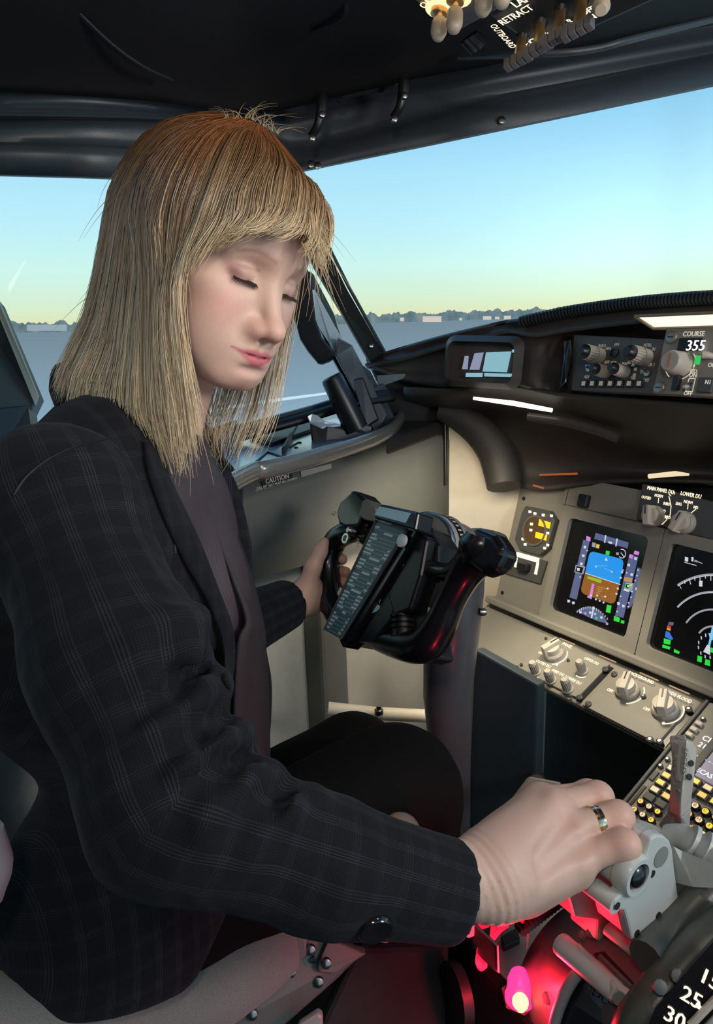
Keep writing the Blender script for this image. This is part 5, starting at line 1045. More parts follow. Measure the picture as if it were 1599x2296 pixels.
strap = thing('glow_tinted_strap', 'pale strap, red lamp glow put into its colour, looped behind the small tag plate', 'strap', bz(1130, 2150))
STRAP_GLOW = mat('strap_red_glow', (.85, .12, .26), .5)  # pale strap; the red lamp glow is put into its colour
def ribbon(pts, wd, name='band', m=STRAP_GLOW):
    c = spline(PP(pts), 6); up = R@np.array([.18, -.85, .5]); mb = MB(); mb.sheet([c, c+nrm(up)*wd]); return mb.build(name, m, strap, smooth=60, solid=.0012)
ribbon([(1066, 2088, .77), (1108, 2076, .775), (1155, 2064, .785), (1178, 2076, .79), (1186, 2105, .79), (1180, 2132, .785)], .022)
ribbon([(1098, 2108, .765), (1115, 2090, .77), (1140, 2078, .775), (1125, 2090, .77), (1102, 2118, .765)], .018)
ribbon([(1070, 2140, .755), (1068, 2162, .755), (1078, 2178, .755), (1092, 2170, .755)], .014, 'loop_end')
mb = MB(); mb.lathe(P(1051, 2082, .765), R@[.1, 0, -1], [(0, .0085), (.003, .008)], 14); mb.build('end_clip', mat('clip_pinkish', (.6, .5, .5), .4), strap, smooth=40)
mb = MB(); mb.prism([bz(*q, .003) for q in [(1122, 2112), (1160, 2090), (1166, 2118), (1130, 2135)]][::-1], (0, 0, .008)); mb.build('buckle', BLACK, strap, bevel=.001)
# thrust levers: pale side plates with grips
T = Frame(onx(1430, 2000, -.005), (0, 1, 0), (0, 0, 1))
LVM = mat('lever_pale', (.47, .50, .47), .38, coat=.15, var=.04); HOLE = mat('hole_black', (.01, .01, .01), .6); LVG = mat('lever_grey_cap', (.2, .22, .2), .35)
def tx(pts, off=0): return [T.at(x, y, off) for x, y in pts]
plate = [(1460, 1880), (1474, 1872), (1490, 1874), (1503, 1886), (1509, 1904), (1514, 1952), (1526, 2037), (1537, 2087), (1522, 2126), (1474, 2176), (1461, 2181), (1455, 2173), (1457, 2160), (1472, 2134), (1468, 2113), (1417, 2109), (1406, 2062), (1400, 2043), (1386, 2042), (1376, 2032), (1379, 2018), (1396, 2002), (1420, 1985), (1440, 1950), (1452, 1910)]
lev = thing('thrust_lever', 'pale grey thrust lever with flat side plate, held by the right hand', 'lever', onx(1500, 2170, -.005))
mb = MB(); mb.prism(tx(plate)[::-1], (-.011, 0, 0)); mb.build('side_plate', LVM, lev, bevel=.0022)
inner = [(1462, 1882), (1500, 1890), (1514, 1952), (1526, 2037), (1520, 2100), (1474, 2168), (1466, 2160), (1470, 2112), (1418, 2106), (1408, 2062), (1398, 2040), (1404, 2005), (1430, 1985), (1450, 1920)]
mb = MB(); mb.prism(tx(inner, -.012)[::-1], (-.040, 0, 0)); mb.build('lever_body', LVM, lev, bevel=.003)
def xcyl(px, py, r, x0, x1, m, name, par=lev, prof=None, seg=22):
    o = np.array(T.at(px, py)); mb = MB(); mb.lathe(o+np.array([x0, 0, 0]), (1, 0, 0), prof or [(0, r), (x1-x0, r)], seg); return mb.build(name, m, par, smooth=45)
xcyl(1424, 1962, .0165, -.09, -.004, LVM, 'grip')
xcyl(1424, 1962, .0185, -.012, 0, LVM, 'grip_ring', prof=[(0, .0165), (.003, .0185), (.013, .0185), (.0165, .0165), (.0165, .0125), (.010, .0118)], seg=28)
b1 = xcyl(1425, 1963, .011, -.002, .0, GLOSSB, 'cutout_button', prof=[(0, .0115), (.004, .011), (.007, .008), (.009, .003)])
xcyl(1385, 2030, .0085, -.062, -.001, LVM, 'cross_bar'); xcyl(1466, 2166, .0065, -.05, -.001, LVM, 'cross_bar')
xcyl(1403, 2085, .008, -.10, -.055, LVM, 'cross_bar')
xcyl(1482, 1921, .0092, 0, .0008, LVG, 'lobe_cap', prof=[(0, .0095), (.0008, .0095)])
for x, y in [(1384, 2031), (1476, 2052), (1428, 2092), (1463, 1959)]: xcyl(x, y, .0034, 0, .0006, HOLE, 'rivet_hole', prof=[(0, .0034), (.0006, .0034)], seg=12)
mb = MB(); mb.prism(tx([(1300, 1992), (1312, 1984), (1395, 2055), (1402, 2105), (1392, 2100)], -.066)[::-1], (-.004, 0, 0)); mb.build('web_plate', LVM, lev, bevel=.001)
lev2 = thing('thrust_lever', 'second thrust lever mostly hidden under the right hand', 'lever', onx(1380, 2100, -.08))
T2o = np.array([-.060, 0, -.025])
mb = MB(); mb.prism([np.array(q)+T2o for q in tx(inner, 0)][::-1], (-.035, 0, 0)); mb.build('lever_body', LVM, lev2, bevel=.003)
mb = MB(); o = np.array(T.at(1424, 1962)); mb.lathe(o+np.array([-.112, 0, 0]), (1, 0, 0), [(0, .015), (.003, .0165), (.020, .0165)], 22); mb.build('grip', LVM, lev2, smooth=45)
# reverse levers and arms in front
rev = thing('reverse_lever', 'glossy pale reverse lever arms lying just forward of the thrust lever', 'lever', P(1530, 1950, .70))
mb = MB(); mb.prism(PP([(1512, 1898, .655), (1530, 1908, .655), (1640, 1950, .60), (1640, 2000, .60), (1600, 1992, .615), (1555, 1990, .635), (1522, 1982, .65)]), R@[-.004, .004, .016]); mb.build('arm_plate', LVM, rev, bevel=.003)
mb = MB(); mb.tube(spline(PP([(1500, 1880, .69), (1530, 1880, .68), (1560, 1895, .665), (1600, 1918, .645), (1650, 1945, .62)]), 5), [.013]*21, 12); mb.build('arm_tube', LVM, rev, smooth=60)
mb = MB(); mb.tube(spline(PP([(1528, 1872, .695), (1560, 1888, .68), (1592, 1912, .66), (1640, 1945, .63)]), 5), .011, 12); mb.build('arm_tube', mat('clear_tube', (.62, .60, .54), .12, coat=.5), rev, smooth=60)
for x, y, z in [(1545, 1884, .665), (1575, 1900, .652)]:
    mb = MB(); mb.lathe(P(x, y, z), R@[.85, .5, -.3], [(0, .0165), (.004, .0165)], 16); mb.build('tube_ring', LVM, rev, smooth=40)
mb = MB(); mb.prism(PP([(1418, 1842, .74), (1432, 1838, .74), (1475, 1852, .73), (1505, 1878, .71), (1495, 1888, .70), (1440, 1890, .70), (1425, 1870, .72)]), R@[-.004, .004, .02]); mb.build('front_lobe', LVM, rev, bevel=.005, bseg=3)
mb = MB(); mb.prism(PP([(1432, 1868, .695), (1446, 1862, .70), (1452, 1872, .695), (1438, 1880, .69)]), R@[0, 0, -.001]); mb.build('lobe_hole', HOLE, rev)
# speed-brake lever
sb = thing('speed_brake_lever', 'pale speed brake lever with a flared block head, in front of the keypad', 'lever', P(1515, 1870, .84))
SBM = mat('speedbrake_pale', (.50, .47, .41), .42, var=.04)
mb = MB(); mb.prism(PP([(1504, 1662, .76), (1541, 1659, .745), (1534, 1750, .745), (1527, 1756, .75), (1515, 1752, .755)]), R@[.010, .002, .026]); mb.build('head_left', SBM, sb, bevel=.002)
hp_ = [(1540, 1659, .744), (1552, 1662, .75), (1564, 1676, .757), (1564, 1690, .757), (1556, 1752, .757), (1552, 1790, .765), (1552, 1812, .77), (1526, 1836, .765), (1527, 1800, .755), (1530, 1768, .748), (1535, 1742, .745)]
mb = MB(); mb.prism(PP(hp_), R@[-.003, .002, .022]); mb.build('head_right', SBM, sb, bevel=.0025)
mb = MB(); mb.prism(PP([(1522, 1772, .752), (1532, 1766, .75), (1528, 1838, .765), (1545, 1872, .80), (1488, 1862, .82), (1510, 1832, .79)]), R@[0, .002, .018]); mb.build('stem', SBM, sb, bevel=.0025)
mb = MB(); mb.prism(PP([(1528, 1836, .764), (1551, 1812, .769), (1548, 1852, .785), (1545, 1874, .80), (1526, 1872, .80)]), R@[0, .002, .014]); mb.build('foot', SBM, sb, bevel=.002)
for x, y in [(1549, 1711), (1545, 1742)]:
    mb = MB(); mb.lathe(P(x, y, .7505), R@[.2, -.05, -1], [(0, .0034), (.001, .0034)], 10); mb.build('pin_hole', HOLE, sb)
mb = MB(); FS = Frame(P(1522, 1700, .7475), P(1517, 1730, .7490)-P(1521, 1675, .7475), P(1540, 1700, .7415)-P(1505, 1700, .7535))
for t, dy in (('SPEED', .0055), ('BRAKE', -.0035)):
    v, f = textmesh(t); mb.add([FS.g(p[0]*.0105, p[1]*.0085+dy, .0015) for p in v], f)
mb.build('lettering', mat('lever_print', (.2, .19, .16), .5), sb)
# pale rod lever lying over the slot
rod = thing('cutoff_lever', 'pale rod lever with a squared end, pointing down to the lower right corner', 'lever', P(1330, 2190, .63))
mb = MB(); mb.tube(PP([(1264, 2122, .665), (1318, 2168, .640), (1385, 2228, .612)]), [.0105, .0105, .0095], 14); mb.build('rod', LVM, rod, smooth=60)
mb = MB(); mb.lathe(P(1264, 2122, .665), P(1250, 2110, .672)-P(1264, 2122, .665), [(0, .0107), (.004, .010), (.006, .006)], 14); mb.build('rod_tip', LVM, rod, smooth=50)
mb = MB(); mb.prism(PP([(1299, 2130, .645), (1306, 2128, .645), (1330, 2152, .632), (1320, 2160, .635)]), R@[0, 0, .01]); mb.build('guide_fin', LVM, rod, bevel=.001)
mb = MB(); mb.prism(PP([(1376, 2216, .604), (1386, 2212, .604), (1434, 2244, .588), (1434, 2256, .588), (1420, 2264, .59), (1404, 2262, .594), (1398, 2270, .596), (1366, 2242, .606)]), R@[0, 0, .012]); mb.build('end_block', LVM, rod, bevel=.002)
mb = MB(); mb.lathe(P(1387, 2238, .5975), R@[.1, -.1, -1], [(0, .006), (.0008, .0055)], 12); mb.build('end_rivet', LVG, rod)
mb = MB(); mb.tube(PP([(1405, 2262, .592), (1430, 2290, .585), (1450, 2330, .58)]), .0085, 10); mb.build('rod_end', mat('rod_end', (.4, .37, .36), .3), rod, smooth=60)
mb = MB(); mb.sphere(P(1468, 2275, .57), .010, mat('red_gloss', (.35, .06, .05), .15, coat=.6), 14, 10); tag(mb.build('knob', None, smooth=180), 'small glossy red-brown knob between rod lever and flap scale', 'knob')

# ------------------------------------------------------------------ pilot seat
seat = thing('pilot_seat', 'grey fabric pilot seat with dark side plates, under the seated woman', 'seat', P(300, 2300, .80))
def fabric(name, a, b, rough=.95):
    if name in MATS: return MATS[name]
    m = mat(name, a, rough, bump=.5, bscale=700, scale=900, var=.45, sheen=.2); return m
FAB = fabric('seat_fabric', (.17, .165, .15), None)
bol = spline([(*P(690, 2082, .80), .026), (*P(640, 2085, .80), .040), (*P(560, 2138, .77), .046), (*P(480, 2206, .74), .042), (*P(400, 2252, .72), .040), (*P(250, 2292, .69), .044), (*P(80, 2310, .66), .05), (*P(-150, 2330, .62), .05)], 6)
mb = MB(); mb.tube(bol[:, :3], bol[:, 3], 16); mb.build('bolster', FAB, seat, smooth=60)
mb = MB(); mb.prism([P(680, 2090, .84), P(100, 2320, .69), P(-200, 2330, .64), P(-260, 2200, .95), P(480, 1900, 1.15), P(700, 1960, 1.1)], (0, 0, -.06)); mb.build('cushion', FAB, seat, bevel=.02, bseg=3)
SPM = mat('seat_side_plate', (.075, .085, .078), .5, bump=.1)
mb = MB(); mb.prism(PP([(694, 2100, .795), (822, 2134, .815), (760, 2190, .80), (640, 2300, .76), (560, 2400, .73), (300, 2420, .68), (400, 2288, .705)]), R@[0, 0, .01]); mb.build('side_plate', SPM, seat, bevel=.003)
mb = MB(); mb.prism(PP([(738, 2098, .80), (822, 2134, .81), (752, 2178, .79), (716, 2176, .785), (712, 2160, .785)]), R@[0, 0, -.005]); mb.build('bracket', SPM, seat, bevel=.002)
mb = MB(); mb.tube(PP([(640, 2160, .785), (705, 2150, .79)]), .0045, 8); mb.build('slot', RUBBER, seat, smooth=60)
for x, y, z in [(731, 2158, .779), (696, 2128, .788), (652, 2178, .776), (714, 2200, .783), (566, 2272, .742)]:
    mb = MB(); mb.lathe(P(x, y, z), R@[.1, -.1, -1], [(0, .006), (.004, .0055), (.0055, .003)], 10); mb.build('bolt', STEEL, seat, smooth=40)
mb = MB(); mb.prism(PP([(668, 2300, .74), (712, 2270, .75), (724, 2278, .75), (724, 2340, .74), (660, 2340, .74)]), R@[0, 0, .01]); mb.build('foot_bracket', mat('foot_bracket', (.2, .2, .19), .4), seat, bevel=.003)
mb = MB(); mb.prism([P(100, 2300, .9), P(640, 2120, .95), P(640, 2150, .95), P(100, 2330, .9)], (0, 0, -.35)); mb.build('seat_base', MATTE, seat)
mb = MB(); rp = spline([(*P(-85, 1860, .60), .032), (*P(-95, 1950, .60), .043), (*P(-95, 2030, .60), .035)], 5); mb.tube(rp[:, :3], rp[:, 3], 16); mb.tube([P(-95, 1990, .64), P(-240, 2010, .80)], .02, 10); mb.build('armrest', mat('armrest_pale', (.42, .40, .40), .7), seat, smooth=60)
mb = MB(); mb.prism(PP([(-420, 1350, .80), (-130, 1300, .82), (-60, 2200, .86), (-420, 2250, .80)]), R@[0, 0, .09]); mb.build('backrest', FAB, seat, bevel=.03, bseg=3)
mb = MB(); mb.prism(PP([(800, 2125, .83), (1008, 2120, .85), (1000, 2330, .79), (700, 2340, .77)]), R@[0, .0, .03]); tag(mb.build('seat_rail_cover', MATTE, bevel=.006), 'matte black box on the floor between seat and pedestal', 'cover')
tip = MB(); rp = spline([(*P(872, 1880, .80), .014), (*P(888, 1858, .80), .0165), (*P(908, 1860, .80), .0165), (*P(922, 1885, .79), .014)], 5); tip.tube(rp[:, :3], rp[:, 3], 14); tip.tube([P(897, 1872, .80), P(860, 2100, .82)], .010, 10); tag(tip.build('knob', mat('tan_knob', (.33, .24, .19), .5), smooth=60), 'tan rounded knob peeping over the near sleeve below the knee', 'knob')
# ------------------------------------------------------------------ the woman in the left seat
def c(px, py, z): return np.array([(px-CX)/FPX*z, (py-CY)/FPX*z, z])      # camera-axis metres
def toW(V): return CAM+np.asarray(V)@R.T
woman = thing('person', 'blond woman in a charcoal checked blazer leaning to the levers, one hand on the yoke', 'person', P(420, 2150, .80))
def fbm(p, f, seed=0):
    r = np.random.default_rng(seed); s = 0
    for k in range(5):
        d = r.normal(size=3); d /= np.linalg.norm(d); s = s+np.sin(p@d*f*(1+.6*k)+r.uniform(0, 6))/(1+.5*k)
    return s/3
# ---- head: modelled in its own axes (x her left, y to the nose, z to the crown), origin between the eyes' depth centre
PSI, PHI, ROLL = math.radians(54), math.radians(25), math.radians(0); HS = .925
Fh = np.array([math.sin(PSI)*math.cos(PHI), math.sin(PHI), -math.cos(PSI)*math.cos(PHI)])
Uh = np.array([math.sin(PSI)*math.sin(PHI), -math.cos(PHI), -math.cos(PSI)*math.sin(PHI)]); Lh = np.cross(Uh, Fh)
Lr = Lh*math.cos(ROLL)+Uh*math.sin(ROLL); Uh = Uh*math.cos(ROLL)-Lh*math.sin(ROLL); Lh = Lr
HB = np.stack([Lh, Fh, Uh], 1)                                            # columns: local axes in camera axes
HO = c(617, 632, .665)-HB@np.array([0, .089, .003])*HS
def h2c(p): return HO+(np.asarray(p)@HB.T)*HS
def h2w(p): return toW(h2c(p))
def head_sdf(p):
    q = p.copy(); q[:, 0] = np.abs(q[:, 0]); e = ell
    d = e(q, (0, -.008, .035), (.073, .094, .082))
    d = smin(d, e(q, (0, .030, -.030), (.057, .060, .084)), .03)
    d = smin(d, e(q, (0, .040, -.076), (.041, .044, .034)), .025)
    d = smin(d, e(q, (0, .074, -.097), (.017, .0155, .0135)), .022)
    d = smin(d, cap(q, (.047, .0, -.055), (.020, .068, -.096), .014, .012), .03)
    d = smin(d, e(q, (.037, .054, -.036), (.024, .024, .026)), .022)
    d = smin(d, e(q, (.052, .035, -.015), (.016, .03, .014)), .02)
    d = smin(d, e(q, (.034, .048, -.062), (.022, .026, .026)), .02)
    d = smin(d, e(q, (0, .060, .050), (.052, .036, .045)), .03)
    d = smin(d, cap(q, (.010, .083, .021), (.044, .066, .021), .008, .006), .018)
    d = smin(d, e(q, (0, .076, -.072), (.029, .021, .020)), .02)
    d = smax(d, -e(q, (.0315, .0965, .002), (.0175, .0180, .0120)), .016)
    # nose
    n = cap(q, (0, .079, .010), (0, .1050, -.037), .0072, .0090)
    n = smin(n, e(q, (0, .1095, -.0435), (.0116, .0118, .0102)), .008)
    n = smin(n, e(q, (.0118, .0975, -.0470), (.0082, .0112, .0084)), .006)
    n = smin(n, cap(q, (0, .104, -.048), (0, .094, -.054), .0045, .006), .006)
    d = smin(d, n, .016)
    d = smax(d, -e(q, (.0062, .1020, -.0545), (.0034, .0048, .0034)), .003)
    # eyelids: closed down over the globe
    d = smin(d, e(q, (.0312, .0715, -.0005), (.0150, .0125, .0115)), .004)
    d = smax(d, -cap(q, (.0205, .0845, -.0070), (.041, .0745, -.0055), .0009, .0009), .0022)
    # lips
    d = smin(d, cap(q, (0, .0958, -.0695), (.010, .0935, -.0688), .0034, .0034), .005)
    d = smin(d, cap(q, (.010, .0935, -.0690), (.0285, .0775, -.0695), .0034, .0018), .005)
    d = smin(d, cap(q, (0, .0920, -.0785), (.012, .0885, -.0773), .0046, .0040), .006)
    d = smin(d, cap(q, (.012, .0888, -.0778), (.0275, .0775, -.0708), .0042, .0018), .006)
    ml = smin(cap(q, (0, .0995, -.0738), (.012, .0955, -.0732), .0013, .0013), cap(q, (.012, .0955, -.0732), (.0325, .0755, -.0675), .0013, .0011), .002)
    d = smax(d, -ml, .0028)
    d = smax(d, -e(q, (0, .1025, -.0615), (.0032, .0055, .0055)), .006)
    d = smax(d, -e(q, (0, .0955, -.0890), (.016, .0035, .0030)), .008)
    # ear
    d = smin(d, e(q, (.074, -.012, -.008), (.008, .017, .029)), .008)
    return d
V, F = surface_nets(head_sdf, (-.09, -.11, -.13), (.09, .13, .125), .0019); V = relax(V, F, 2, .4)
skin = np.array([.60, .40, .315])
def gauss(p, ctr, s): return np.exp(-(((p-np.array(ctr))/np.array(s))**2).sum(1))
ax_ = V.copy(); ax_[:, 0] = np.abs(ax_[:, 0])
colr = np.tile(skin, (len(V), 1))
def tint(w, col): 
    global colr
    w = np.clip(w, 0, 1)[:, None]; colr = colr*(1-w)+np.array(col)*w
tint(.42*gauss(ax_, (.043, .065, -.034), (.020, .03, .020)), (.66, .26, .24)); tint(.40*gauss(ax_, (0, .112, -.045), (.013, .014, .011)), (.62, .25, .20))
tint(.5*gauss(ax_, (.013, .099, -.048), (.007, .012, .008)), (.50, .20, .17)); tint(.35*gauss(ax_, (0, .085, -.1), (.025, .02, .012)), (.60, .32, .26))
# eye shadow, brows, lips: the colours of the make-up itself
tint(.38*gauss(ax_, (.036, .078, .000), (.012, .02, .006)), (.32, .18, .16)); tint(.75*gauss(ax_, (.043, .074, -.001), (.008, .02, .007)), (.25, .09, .09)); tint(.3*gauss(ax_, (.032, .08, -.008), (.014, .02, .005)), (.40, .22, .20))
def seg2(a, b, wd): 
    a = np.array(a); b = np.array(b); pt = ax_[:, [0, 2]]; dd = b-a; t = np.clip(((pt-a)@dd)/(dd@dd), 0, 1); return np.exp(-(np.linalg.norm(pt-a-t[:, None]*dd, axis=1)/wd)**2)*(ax_[:, 1] > .045)
tint(.42*np.maximum(seg2((.014, .0205), (.034, .0245), .0026), seg2((.034, .0245), (.048, .0185), .0020)), (.24, .13, .09))
tint(.45*seg2((.020, .0072), (.043, .0062), .0016), (.26, .13, .11))
lipw = np.maximum(seg2((.0, .0), (.0, .0), 1)*0, 0)
def lipmask():
    x = ax_[:, 0]; z = V[:, 2]; hi = -.0662-.0012*np.exp(-(x/.004)**2)-.30*np.maximum(x-.008, 0)*(x > .008)*.75; lo = -.0838+.60*np.maximum(x-.006, 0)
    return 1/(1+np.exp(-(hi-z)/.0006))*1/(1+np.exp(-(z-lo)/.0006))/(1+np.exp((x-.0285)/.0008))*(V[:, 1] > .070)
tint(.85*lipmask(), (.50, .105, .14)); tint(.75*seg2((0, -.0738), (.030, -.0705), .0012)*(V[:, 1] > .07), (.25, .05, .06))
headV, headF, headC = h2c(V), F, colr
# ---- neck, trunk core, arms and hands: one connected coarse body under the clothes plus fine hands
neckA, neckB = h2c((0, -.022, -.05)), c(325, 1030, .765)
def neck_sdf(p): return smin(cap(p, neckA, neckB, .047*HS, .050), ell(p, c(310, 1180, .78), (.07, .10, .12)), .05)
Vn, Fn = surface_nets(neck_sdf, c(330, 900, .78)-np.array([.18, .16, .22]), c(330, 1100, .78)+np.array([.22, .2, .2]), .007); Vn = relax(Vn, Fn, 2)
def chain(p, pts, k=.008):
    d = None
    for (a, ra), (b, rb) in zip(pts[:-1], pts[1:]):
        e = cap(p, a, b, ra, rb); d = e if d is None else smin(d, e, k)
    return d
W_ = c(1085, 1974, .575)
MC = dict(i=c(1207, 1800, .648), m=c(1240, 1812, .632), r=c(1262, 1862, .614), l=c(1290, 1928, .602))
FG = dict(i=[(MC['i'], .0135), (c(1318, 1782, .668), .0115), (c(1338, 1822, .688), .0105), (c(1310, 1862, .690), .009)],
          m=[(MC['m'], .0145), (c(1340, 1786, .648), .0122), (c(1358, 1832, .672), .0112), (c(1330, 1880, .682), .0095)],
          r=[(MC['r'], .0145), (c(1384, 1832, .622), .0122), (c(1402, 1878, .645), .011), (c(1365, 1912, .662), .0095)],
          l=[(MC['l'], .0130), (c(1398, 1895, .597), .0118), (c(1420, 1920, .617), .0104), (c(1395, 1948, .640), .009)])
def rhand(p):
    d = cap(p, c(960, 1966, .558), W_, .0265, .0315)
    d = smin(d, ell(p, c(1165, 1945, .602), (.036, .042, .026)), .02)
    for k, r0 in zip('imrl', (.024, .0235, .0235, .023)): d = smin(d, cap(p, W_+(MC[k]-W_)*.18, MC[k], r0+.004, .0165), .016)
    d = smin(d, cap(p, c(1150, 1984, .59), c(1285, 1946, .607), .0235, .018), .010)
    for k in 'imrl': d = smin(d, ell(p, MC[k]+np.array([.0, -.004, -.006]), (.0130, .0125, .0130)), .009)
    f = None
    for k in 'imrl':
        e = chain(p, FG[k]); e = smin(e, ell(p, FG[k][1][0]+np.array([.001, -.001, -.001]), (.0120, .0118, .0118) if k != 'l' else (.0115,)*3), .006)
        f = e if f is None else smin(f, e, .0022)
    d = smin(d, f, .005)
    th = chain(p, [(c(1130, 1905, .61), .022), (c(1200, 1805, .668), .0155), (c(1245, 1850, .70), .0125), (c(1290, 1905, .70), .010)]); d = smin(d, th, .012)
    # tendons, wrist creases
    for k in 'mrl': d = smin(d, cap(p, W_+(MC[k]-W_)*.35+np.array([0, -.005, -.026]), MC[k]+np.array([-.004, -.009, -.011]), .0042, .005), .008)
    for a_, b_ in (('m', 'r'), ('r', 'l')): d = smax(d, -cap(p, (MC[a_]+MC[b_])/2+(W_-(MC[a_]+MC[b_])/2)*.42+np.array([0, -.004, -.030]), (MC[a_]+MC[b_])/2+np.array([.004, -.010, -.022]), .0035, .0050), .014)
    d = d+.0007*fbm(p, 110, 6)
    s = (p-W_)@nrm(MC['r']-W_); d = d+.0008*np.sin(s*900)*np.exp(-((s+.004)/.016)**2)
    return d
lo = np.min([W_, *[x[0] for k in FG for x in FG[k]]], 0)-.05; hi = np.max([W_, *[x[0] for k in FG for x in FG[k]]], 0)+.045; lo[0] -= .045
Vr, Fr_ = surface_nets(rhand, lo, hi, .0021); Vr = relax(Vr, Fr_, 2, .4)
gz_ = lambda px, py, w=0.: (np.array(Y.at(px, py, w))-CAM)@R              # yoke-plane point in camera axes
gc = gz_(738, 1300, .010)
def lf(px, py, dz): return c(px, py, gc[2]+dz)
def lhand(p):
    d = cap(p, lf(590, 1365, -.04), lf(660, 1348, -.035), .028, .026)
    d = smin(d, ell(p, lf(694, 1335, -.018), (.026, .034, .022)), .02)
    d = smin(d, chain(p, [(lf(684, 1330, -.03), .017), (lf(702, 1272, -.032), .0135), (lf(718, 1236, -.030), .0115), (lf(727, 1216, -.028), .0085)], .006), .01)
    for k, (a, b, t) in enumerate([((700, 1282, .012), (742, 1250, .030), (768, 1254, .006)), ((706, 1310, .014), (748, 1280, .032), (776, 1283, .002)), ((706, 1334, .014), (746, 1304, .030), (771, 1307, .002)), ((700, 1352, .010), (738, 1326, .028), (760, 1328, .006))]):
        d = smin(d, chain(p, [(lf(*a), .0125), (lf(*b), .0105), (lf(*t), .0088)]), .005)
    return d
Vl, Fl = surface_nets(lhand, lf(560, 1330, 0)-np.array([.02, .13, .11]), lf(790, 1400, 0)+np.array([.02, .05, .08]), .0026); Vl = relax(Vl, Fl, 2, .4)
# body core under the clothes joins head, hands and legs
SH_R, EL_R = c(135, 1165, .61), c(385, 1805, .50); SH_L, EL_L, WR_L = c(430, 1110, .93), c(470, 1440, .985), lf(650, 1350, -.035)
CH, BE, PE = c(315, 1300, .765), c(370, 1620, .785), c(310, 1980, .82)
KN_R, KN_L = c(895, 1772, .90), c(800, 1720, 1.10)
AN_R = (toW(KN_R)+np.array([-.02, .10, 0])); AN_R[2] = .185; AN_R = (AN_R-CAM)@R; AN_L = (toW(KN_L)+np.array([0, .06, 0])); AN_L[2] = .185; AN_L = (AN_L-CAM)@R
def core(p):
    d = smin(ell(p, CH, (.105, .17, .13)), ell(p, BE, (.095, .14, .115)), .06); d = smin(d, ell(p, PE, (.09, .09, .11)), .06)
    d = smin(d, cap(p, neckB, CH, .05, .08), .05)
    d = smin(d, cap(p, SH_R, EL_R, .034, .026), .04); d = smin(d, cap(p, EL_R, W_, .024, .022), .01)
    d = smin(d, cap(p, SH_L, EL_L, .038, .033), .04); d = smin(d, cap(p, EL_L, WR_L, .032, .025), .01)
    d = smin(d, cap(p, c(440, 1945, .815), KN_R, .055, .055), .05); d = smin(d, cap(p, c(360, 1950, .95), KN_L, .07, .055), .05)
    d = smin(d, cap(p, KN_R, AN_R, .050, .036), .03); d = smin(d, cap(p, KN_L, AN_L, .050, .036), .03)
    return d
Vc, Fc = surface_nets(core, (-.50, -.12, .40), (.26, 1.05, 1.62), .013); Vc = relax(Vc, Fc, 1)
Vs = [headV, Vn, Vr, Vl, Vc]; Fs = [headF, Fn, Fr_, Fl, Fc]; off = np.cumsum([0]+[len(v) for v in Vs])
hc = np.tile(skin*np.array([.97, .97, .97]), (len(Vr), 1))
for k in 'imrl':
    wgt = np.exp(-(np.linalg.norm(Vr-FG[k][1][0], axis=1)/.016)**2)*.45+np.exp(-(np.linalg.norm(Vr-MC[k], axis=1)/.016)**2)*.35
    hc = hc*(1-wgt[:, None])+np.array([.62, .30, .23])*wgt[:, None]
cols = np.vstack([headC, np.tile(skin, (len(Vn), 1)), hc, np.tile(skin*np.array([1., .9, .86]), (len(Vl), 1)), np.tile(skin, (len(Vc), 1))])
SKIN = mat('skin', skin, .46, attr='tone', var=.05, scale=220, bump=.12, bscale=1300, sub=.25, spec=.4)
body = mesh_np('body', toW(np.vstack(Vs)), np.vstack([f+o for f, o in zip(Fs, off)]), SKIN, woman, attrs={'tone': np.c_[cols, np.ones(len(cols))]})
# lashes: fine dark hairs along the lid edge
LASH = mat('lash_brown', (.035, .02, .016), .5); 
for sgn, nm in ((-1, 0), (1, 1)):
    mb = MB()
    for k in range(34):
        t = k/33; x = .0195+.0225*t; y = .0852-.0105*t**1.3; z = -.0062+.0022*t
        a = np.array([sgn*x, y+.0005, z]); L = .0050+.0045*t; b = a+np.array([sgn*(.0004+.0032*t), .0042+.0005*t, -.0030-.001*math.sin(k*2.1)])*L/.006
        mb.tube([h2w(a), h2w((a+b)/2+np.array([0, .0007, -.0004])), h2w(b)], [.00055, .00040, .00012], 4)
    for k in range(10):
        t0, t1 = k/10, (k+1)/10; f_ = lambda t: np.array([sgn*(.0192+.0232*t), .0848-.0106*t**1.3, -.0062+.0022*t]); mb.tube([h2w(f_(t0)), h2w(f_(t1))], .0009, 5)
    mb.build('eyelashes', LASH, woman, smooth=180)
# ---- ring on the ring finger
a, b = FG['r'][0][0], FG['r'][1][0]; rc = a+(b-a)*.62; rd = nrm(b-a)
mb = MB(); mb.lathe(toW(rc-rd*.0034), R@rd, [(0, .0132), (0, .0139), (.0034, .0141), (.0068, .0139), (.0068, .0132)], 32, mat('ring_gold', (.80, .55, .24), .16, 1., var=.02))
mb.lathe(toW(rc-rd*.0009), R@rd, [(0, .0140), (.0002, .0143), (.0026, .0143), (.0028, .0140)], 32, mat('ring_silver', (.85, .85, .84), .12, 1., var=.02)); mb.build('ring', None, woman, smooth=40)
